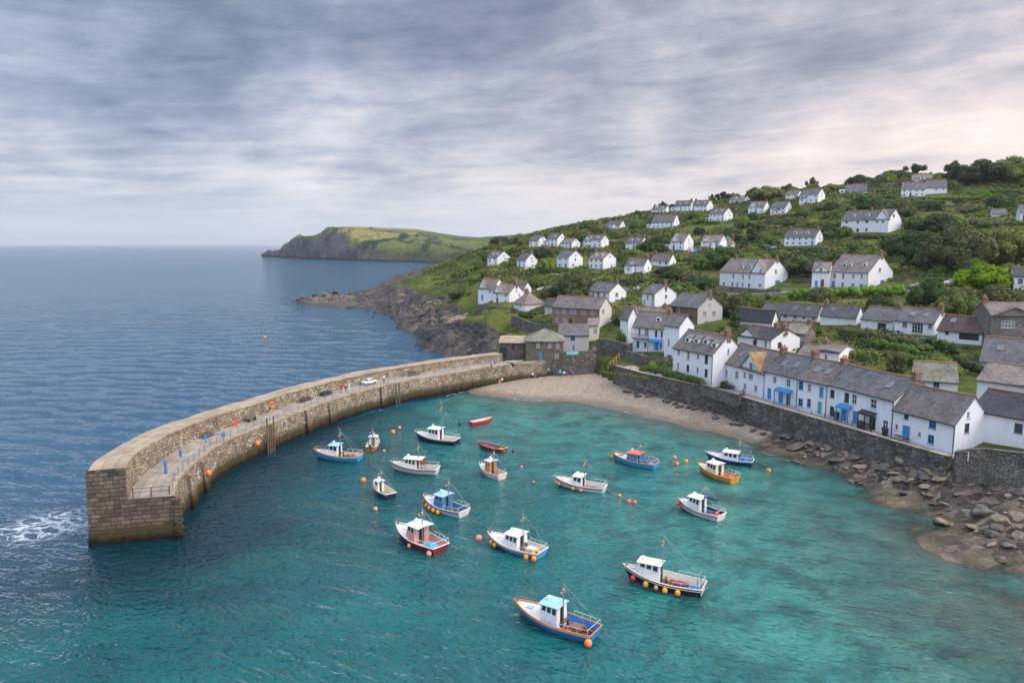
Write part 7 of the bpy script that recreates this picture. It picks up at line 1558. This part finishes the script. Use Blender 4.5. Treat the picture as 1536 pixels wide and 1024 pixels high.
# dry stone field walls following the slope
nw=0; tries=0; FWN=[]
while nw<16 and tries<900:
    tries+=1; px=PR.uniform(780,1520); D=PR.uniform(225,410); x=(px-768)/F*D; y=D; pts=[]; ok=True
    for k in range(int(PR.uniform(4,9))):
        e=1.5; zc=land_z([[x,y],[x+e,y],[x,y+e]]); g=np.array([zc[1]-zc[0],zc[2]-zc[0]]); t=np.array([g[1],-g[0]])/(np.linalg.norm(g)+1e-6); t=t if t[0]>0 else -t
        if zc[0]<14 or not foot_clear(x,y,1.2) or hides(x,y,zc[0],1.0,1.4,.3): ok=False; break
        pts.append((x,y,float(zc[0])-.1)); x+=t[0]*4; y+=t[1]*4
    if not ok or len(pts)<4: continue
    o=wall('field_wall','x',pts,1.1,.5,'gardenwall',deep=.8,jag=.15); FWN.append(o); nw+=1
# undergrowth that covers the slope between them: nobody could count it
n=16000; px=PR.uniform(640,1700,n); D=118+PR.random(n)**.9*360; x=(px-768)/F*D; X=np.column_stack([x,D]); z=land_z(X)
patch=fbm(x*.045+3,D*.045,3); ok=(z>5.2)&~in_poly(X,SEAPOLY)&(patch>.37)
for h in HS:
    p=X-np.array([h['C'].x,h['C'].y]); u=-(p@np.array([h['dx'].x,h['dx'].y])); v=p@np.array([h['dy'].x,h['dy'].y]); ok&=~((u>-1.2)&(u<h['L']+1.2)&(v>-1.6)&(v<h['W']+1.2))
for (x0,x1,y0) in ((1050,1445,424),):
    pj=np.array([proj(a,b,c) for (a,b),c in zip(X,z)]); ok&=~((pj[:,0]>x0)&(pj[:,0]<x1)&(pj[:,1]>424)&(pj[:,1]<446))
X=X[ok]; z=z[ok]; n=len(X); per=20; r=PR.uniform(.35,1.0,n)*(.6+X[:,1]/300); c=np.repeat(np.column_stack([X,z+r*.1]),per,0); rr_=np.repeat(r,per)
d=PR.normal(size=(n*per,3)); d[:,2]=np.abs(d[:,2])*.8+.1; d/=np.linalg.norm(d,axis=1)[:,None]; pos=c+d*rr_[:,None]*np.array([1.2,1.2,.75]); nn=d+PR.normal(size=d.shape)*.5; nn/=np.linalg.norm(nn,axis=1)[:,None]
a=np.cross(nn,PR.normal(size=d.shape)); a/=np.linalg.norm(a,axis=1)[:,None]; b=np.cross(nn,a); s=(rr_*.30*PR.uniform(.7,1.3,n*per))[:,None]
V=np.stack([pos-a*s,pos-b*s*.7,pos+a*s,pos+b*s*.7],1).reshape(-1,3)
def scrub_mat():
    m,nt,b=newmat('scrub_leaf'); g=nd(nt,'ShaderNodeNewGeometry'); P=g.outputs['Position']; isl=g.outputs['Random Per Island']
    n1=noise(nt,P,.07,4,.6); n2=noise(nt,P,.5,3); col=ramp(nt,mth(nt,'ADD',mth(nt,'MULTIPLY',n1,.7),mth(nt,'MULTIPLY',n2,.3)),[(.3,(.034,.056,.014)),(.45,(.072,.100,.022)),(.56,(.130,.145,.034)),(.68,(.132,.122,.046))])
    hs=nd(nt,'ShaderNodeHueSaturation',{'Value':mth(nt,'MULTIPLY_ADD',isl,.5,.75),'Color':col}).outputs[0]; nt.links.new(hs,b.inputs['Base Color']); b.inputs['Roughness'].default_value=.7; b.inputs['Specular IOR Level'].default_value=.2; return m
o=link('undergrowth',np_mesh('undergrowth',V,np.arange(len(V)).reshape(-1,4),scrub_mat())); o['kind']='stuff'; o['label']='low scrub and rough grass covering the hillside'; o['category']='undergrowth'
# ---------------------------------------------------------------- boulders
def rock_mesh(seed):
    rng=np.random.default_rng(seed); bm=bmesh.new(); bmesh.ops.create_icosphere(bm,subdivisions=3,radius=1.0); pl=[(lambda v:v/np.linalg.norm(v))(rng.normal(size=3)) for _ in range(13)]; ds=rng.uniform(.52,.86,13)
    for v in bm.verts:
        p=np.array(v.co)
        for n_,dd in zip(pl,ds):
            k=p@n_-dd
            if k>0: p=p-n_*k*.92
        p*=1+.05*(vnoise(np.array([p[0]*4+9+seed]),np.array([p[1]*4+p[2]*3+9]))[0]-.5); v.co=p*np.array([1.15,.9,.7])
    me=bpy.data.meshes.new('boulder'); bm.to_mesh(me); bm.free(); return me
def rock_mat(name,cols,wet=True):
    m,nt,b=newmat(name); g=nd(nt,'ShaderNodeNewGeometry'); P=g.outputs['Position']; oi=nd(nt,'ShaderNodeObjectInfo').outputs['Random']; n1=noise(nt,P,1.4,6,.7); n2=noise(nt,P,6,4,.7)
    col=ramp(nt,n1,[(.32,cols[0]),(.5,cols[1]),(.68,cols[2])]); col=nd(nt,'ShaderNodeHueSaturation',{'Value':mth(nt,'MULTIPLY_ADD',oi,.7,.65),'Color':col}).outputs[0]
    z=mth(nt,'ADD',nd(nt,'ShaderNodeSeparateXYZ',{0:P}).outputs['Z'],mth(nt,'MULTIPLY',n2,.5)); col=mix(nt,mth(nt,'MULTIPLY',sstep(nt,z,.75,.25),.8),col,mix(nt,n1,(.03,.027,.018),(.16,.12,.04)))
    nt.links.new(col,b.inputs['Base Color']); b.inputs['Roughness'].default_value=.85; nt.links.new(bump(nt,mth(nt,'ADD',n1,mth(nt,'MULTIPLY',n2,.5)),.8,.15),b.inputs['Normal']); return m
RM=[rock_mat('boulder_grey',((.045,.040,.035),(.105,.092,.076),(.20,.175,.145))),rock_mat('boulder_tan',((.11,.082,.05),(.23,.17,.11),(.37,.285,.19)))]
RKM={}
for i in range(7):
    for j in (0,1):
        me=rock_mesh(40+i); me.materials.append(RM[j]); RKM[i,j]=me
def boulder(x,y,r,j,label,grp,sink=.25,fl=1.0):
    z=float(shore_z([[x,y]])[0]); o=link('boulder',RKM[int(PR.integers(0,7)),j],loc=(x,y,z+r*(.45-sink)),rot=(PR.normal()*.2,PR.normal()*.2,PR.uniform(0,6.28)),scale=(r*PR.uniform(.8,1.35),r*PR.uniform(.8,1.2),r*PR.uniform(.65,1.1)*fl)); tag(o,label,'boulder',grp)
for px,py,w,j,lab in ((690,510,34,1,'big tan boulder nearest the open water behind the pier store'),(708,506,30,1,'big tan boulder beside the pier store wall'),(668,512,24,1,'tan boulder left of the two big ones behind the pier store'),(722,512,26,1,'pale tan boulder against the pier parapet end'),(1350,712,22,1,'pale brown flat boulder in the middle of the right shore'),(1335,698,26,0,'large slanted grey slab on the right shore'),
    (1372,700,40,0,'largest dark rock slab under the garden wall'),(1412,772,24,1,'yellowish boulder at the water edge on the right'),(1470,770,26,0,'dark round boulder on the right shore'),(1500,790,30,1,'brown boulder near the right edge of the shore'),(578,438,18,0,'dark pointed rock at the top of the outer reef')):
    q=onz(px,py,1.0); boulder(q.x,q.y,w/2*q.y/F*1.1,j,lab,'boulders along the shore',sink=.1)
k=0
while k<150:
    line_=ROCKS[int(PR.choice([3,4,5],p=[.4,.15,.45]))]; i=PR.integers(0,len(line_)-1); a_,b_=np.array(line_[i]),np.array(line_[i+1]); p=a_+(b_-a_)*PR.random()+PR.normal(size=2)*np.array([2.2,2.6])
    z=float(shore_z([p])[0])
    if z<-.35 or in_poly(np.array([p]),SEAPOLY)[0]==False: continue
    boulder(p[0],p[1],PR.choice([.35,.5,.7,1.0],p=[.35,.35,.2,.1])*PR.uniform(.7,1.2),int(PR.random()<.4),'boulder among the jumbled rocks along the right shore','jumbled rocks along the right shore',fl=.6); k+=1
k=0
while k<75:
    line_=ROCKS[int(PR.choice([0,1,2],p=[.8,.08,.12]))]; i=PR.integers(0,len(line_)-1); a_,b_=np.array(line_[i]),np.array(line_[i+1]); p=a_+(b_-a_)*PR.random()+PR.normal(size=2)*4
    z=float(shore_z([p])[0])
    if z<-1.0: continue
    boulder(p[0],p[1],PR.uniform(.8,2.3),int(PR.random()<.12),'rock among the dark reef below the seaward cottages','rocks of the dark reef'); k+=1
WF=resample([Vector((x-1.1,y-.6,0)) for x,y in WALLTOP[2:]],1.0)
for p in WF[4:]:
    if PR.random()<.62:
        q=p+Vector((PR.normal()*.5,PR.normal()*.5,0)); boulder(q.x-.3,q.y,PR.uniform(.45,1.0),0,'dark rock piled against the foot of the sea wall','rocks at the foot of the sea wall',sink=.3,fl=.8)
# ---------------------------------------------------------------- labels that single out each plant
def anchor(o):
    x,y=proj(*o.location); best=None
    for (x0,x1,y0,yt,yb,D,h) in HB_:
        if len(h['hand'].split())>7: continue
        cx,cy=(x0+min(x1,1536))/2,(y0+yb)/2; dx,dy=x-cx,y-cy; d=math.hypot(max(0,abs(dx)-(x1-x0)/2),max(0,abs(dy)-(yb-y0)/2)*1.3)
        if best is None or d<best[0]: best=(d,dx/(x1-x0),dy/(yb-y0),h)
    _,dx,dy,h=best
    if abs(dx)>abs(dy)*.9: rel='left of' if dx<0 else 'right of'
    else: rel='above' if dy<0 else 'below'
    return rel+' '+h['hand'],x
NTH=['leftmost','second leftmost','third leftmost','fourth leftmost','fifth leftmost','sixth leftmost','seventh leftmost','eighth leftmost','ninth leftmost','tenth leftmost']
def auto_labels(items,noun,cat,grp):
    D_={}
    for o,leaf,lab in items:
        if lab: tag(o,lab,cat,grp); continue
        w,x=anchor(o); D_.setdefault((COLN[leaf]+' '+noun+' '+w),[]).append((x,o))
    for k,v in D_.items():
        v.sort(key=lambda t:t[0])
        for i,(x,o) in enumerate(v): tag(o,k if len(v)==1 else NTH[min(i,9)]+' '+k,cat,grp)
auto_labels([(o,l,lab) for o,l,r,lab in BUSH],'bush','bush','bushes scattered over the hillside')
COLN.append('low stone'); auto_labels([(o,6,None) for o in FWN],'field wall','wall','dry stone walls across the hillside')
auto_labels([(o,l,lab) for o,l,lab in HEDGE],'hedge','hedge','hedges on the hillside')
auto_labels([(o,l,lab) for o,l,r,lab,k in TREES],'tree','tree','trees on the hillside')
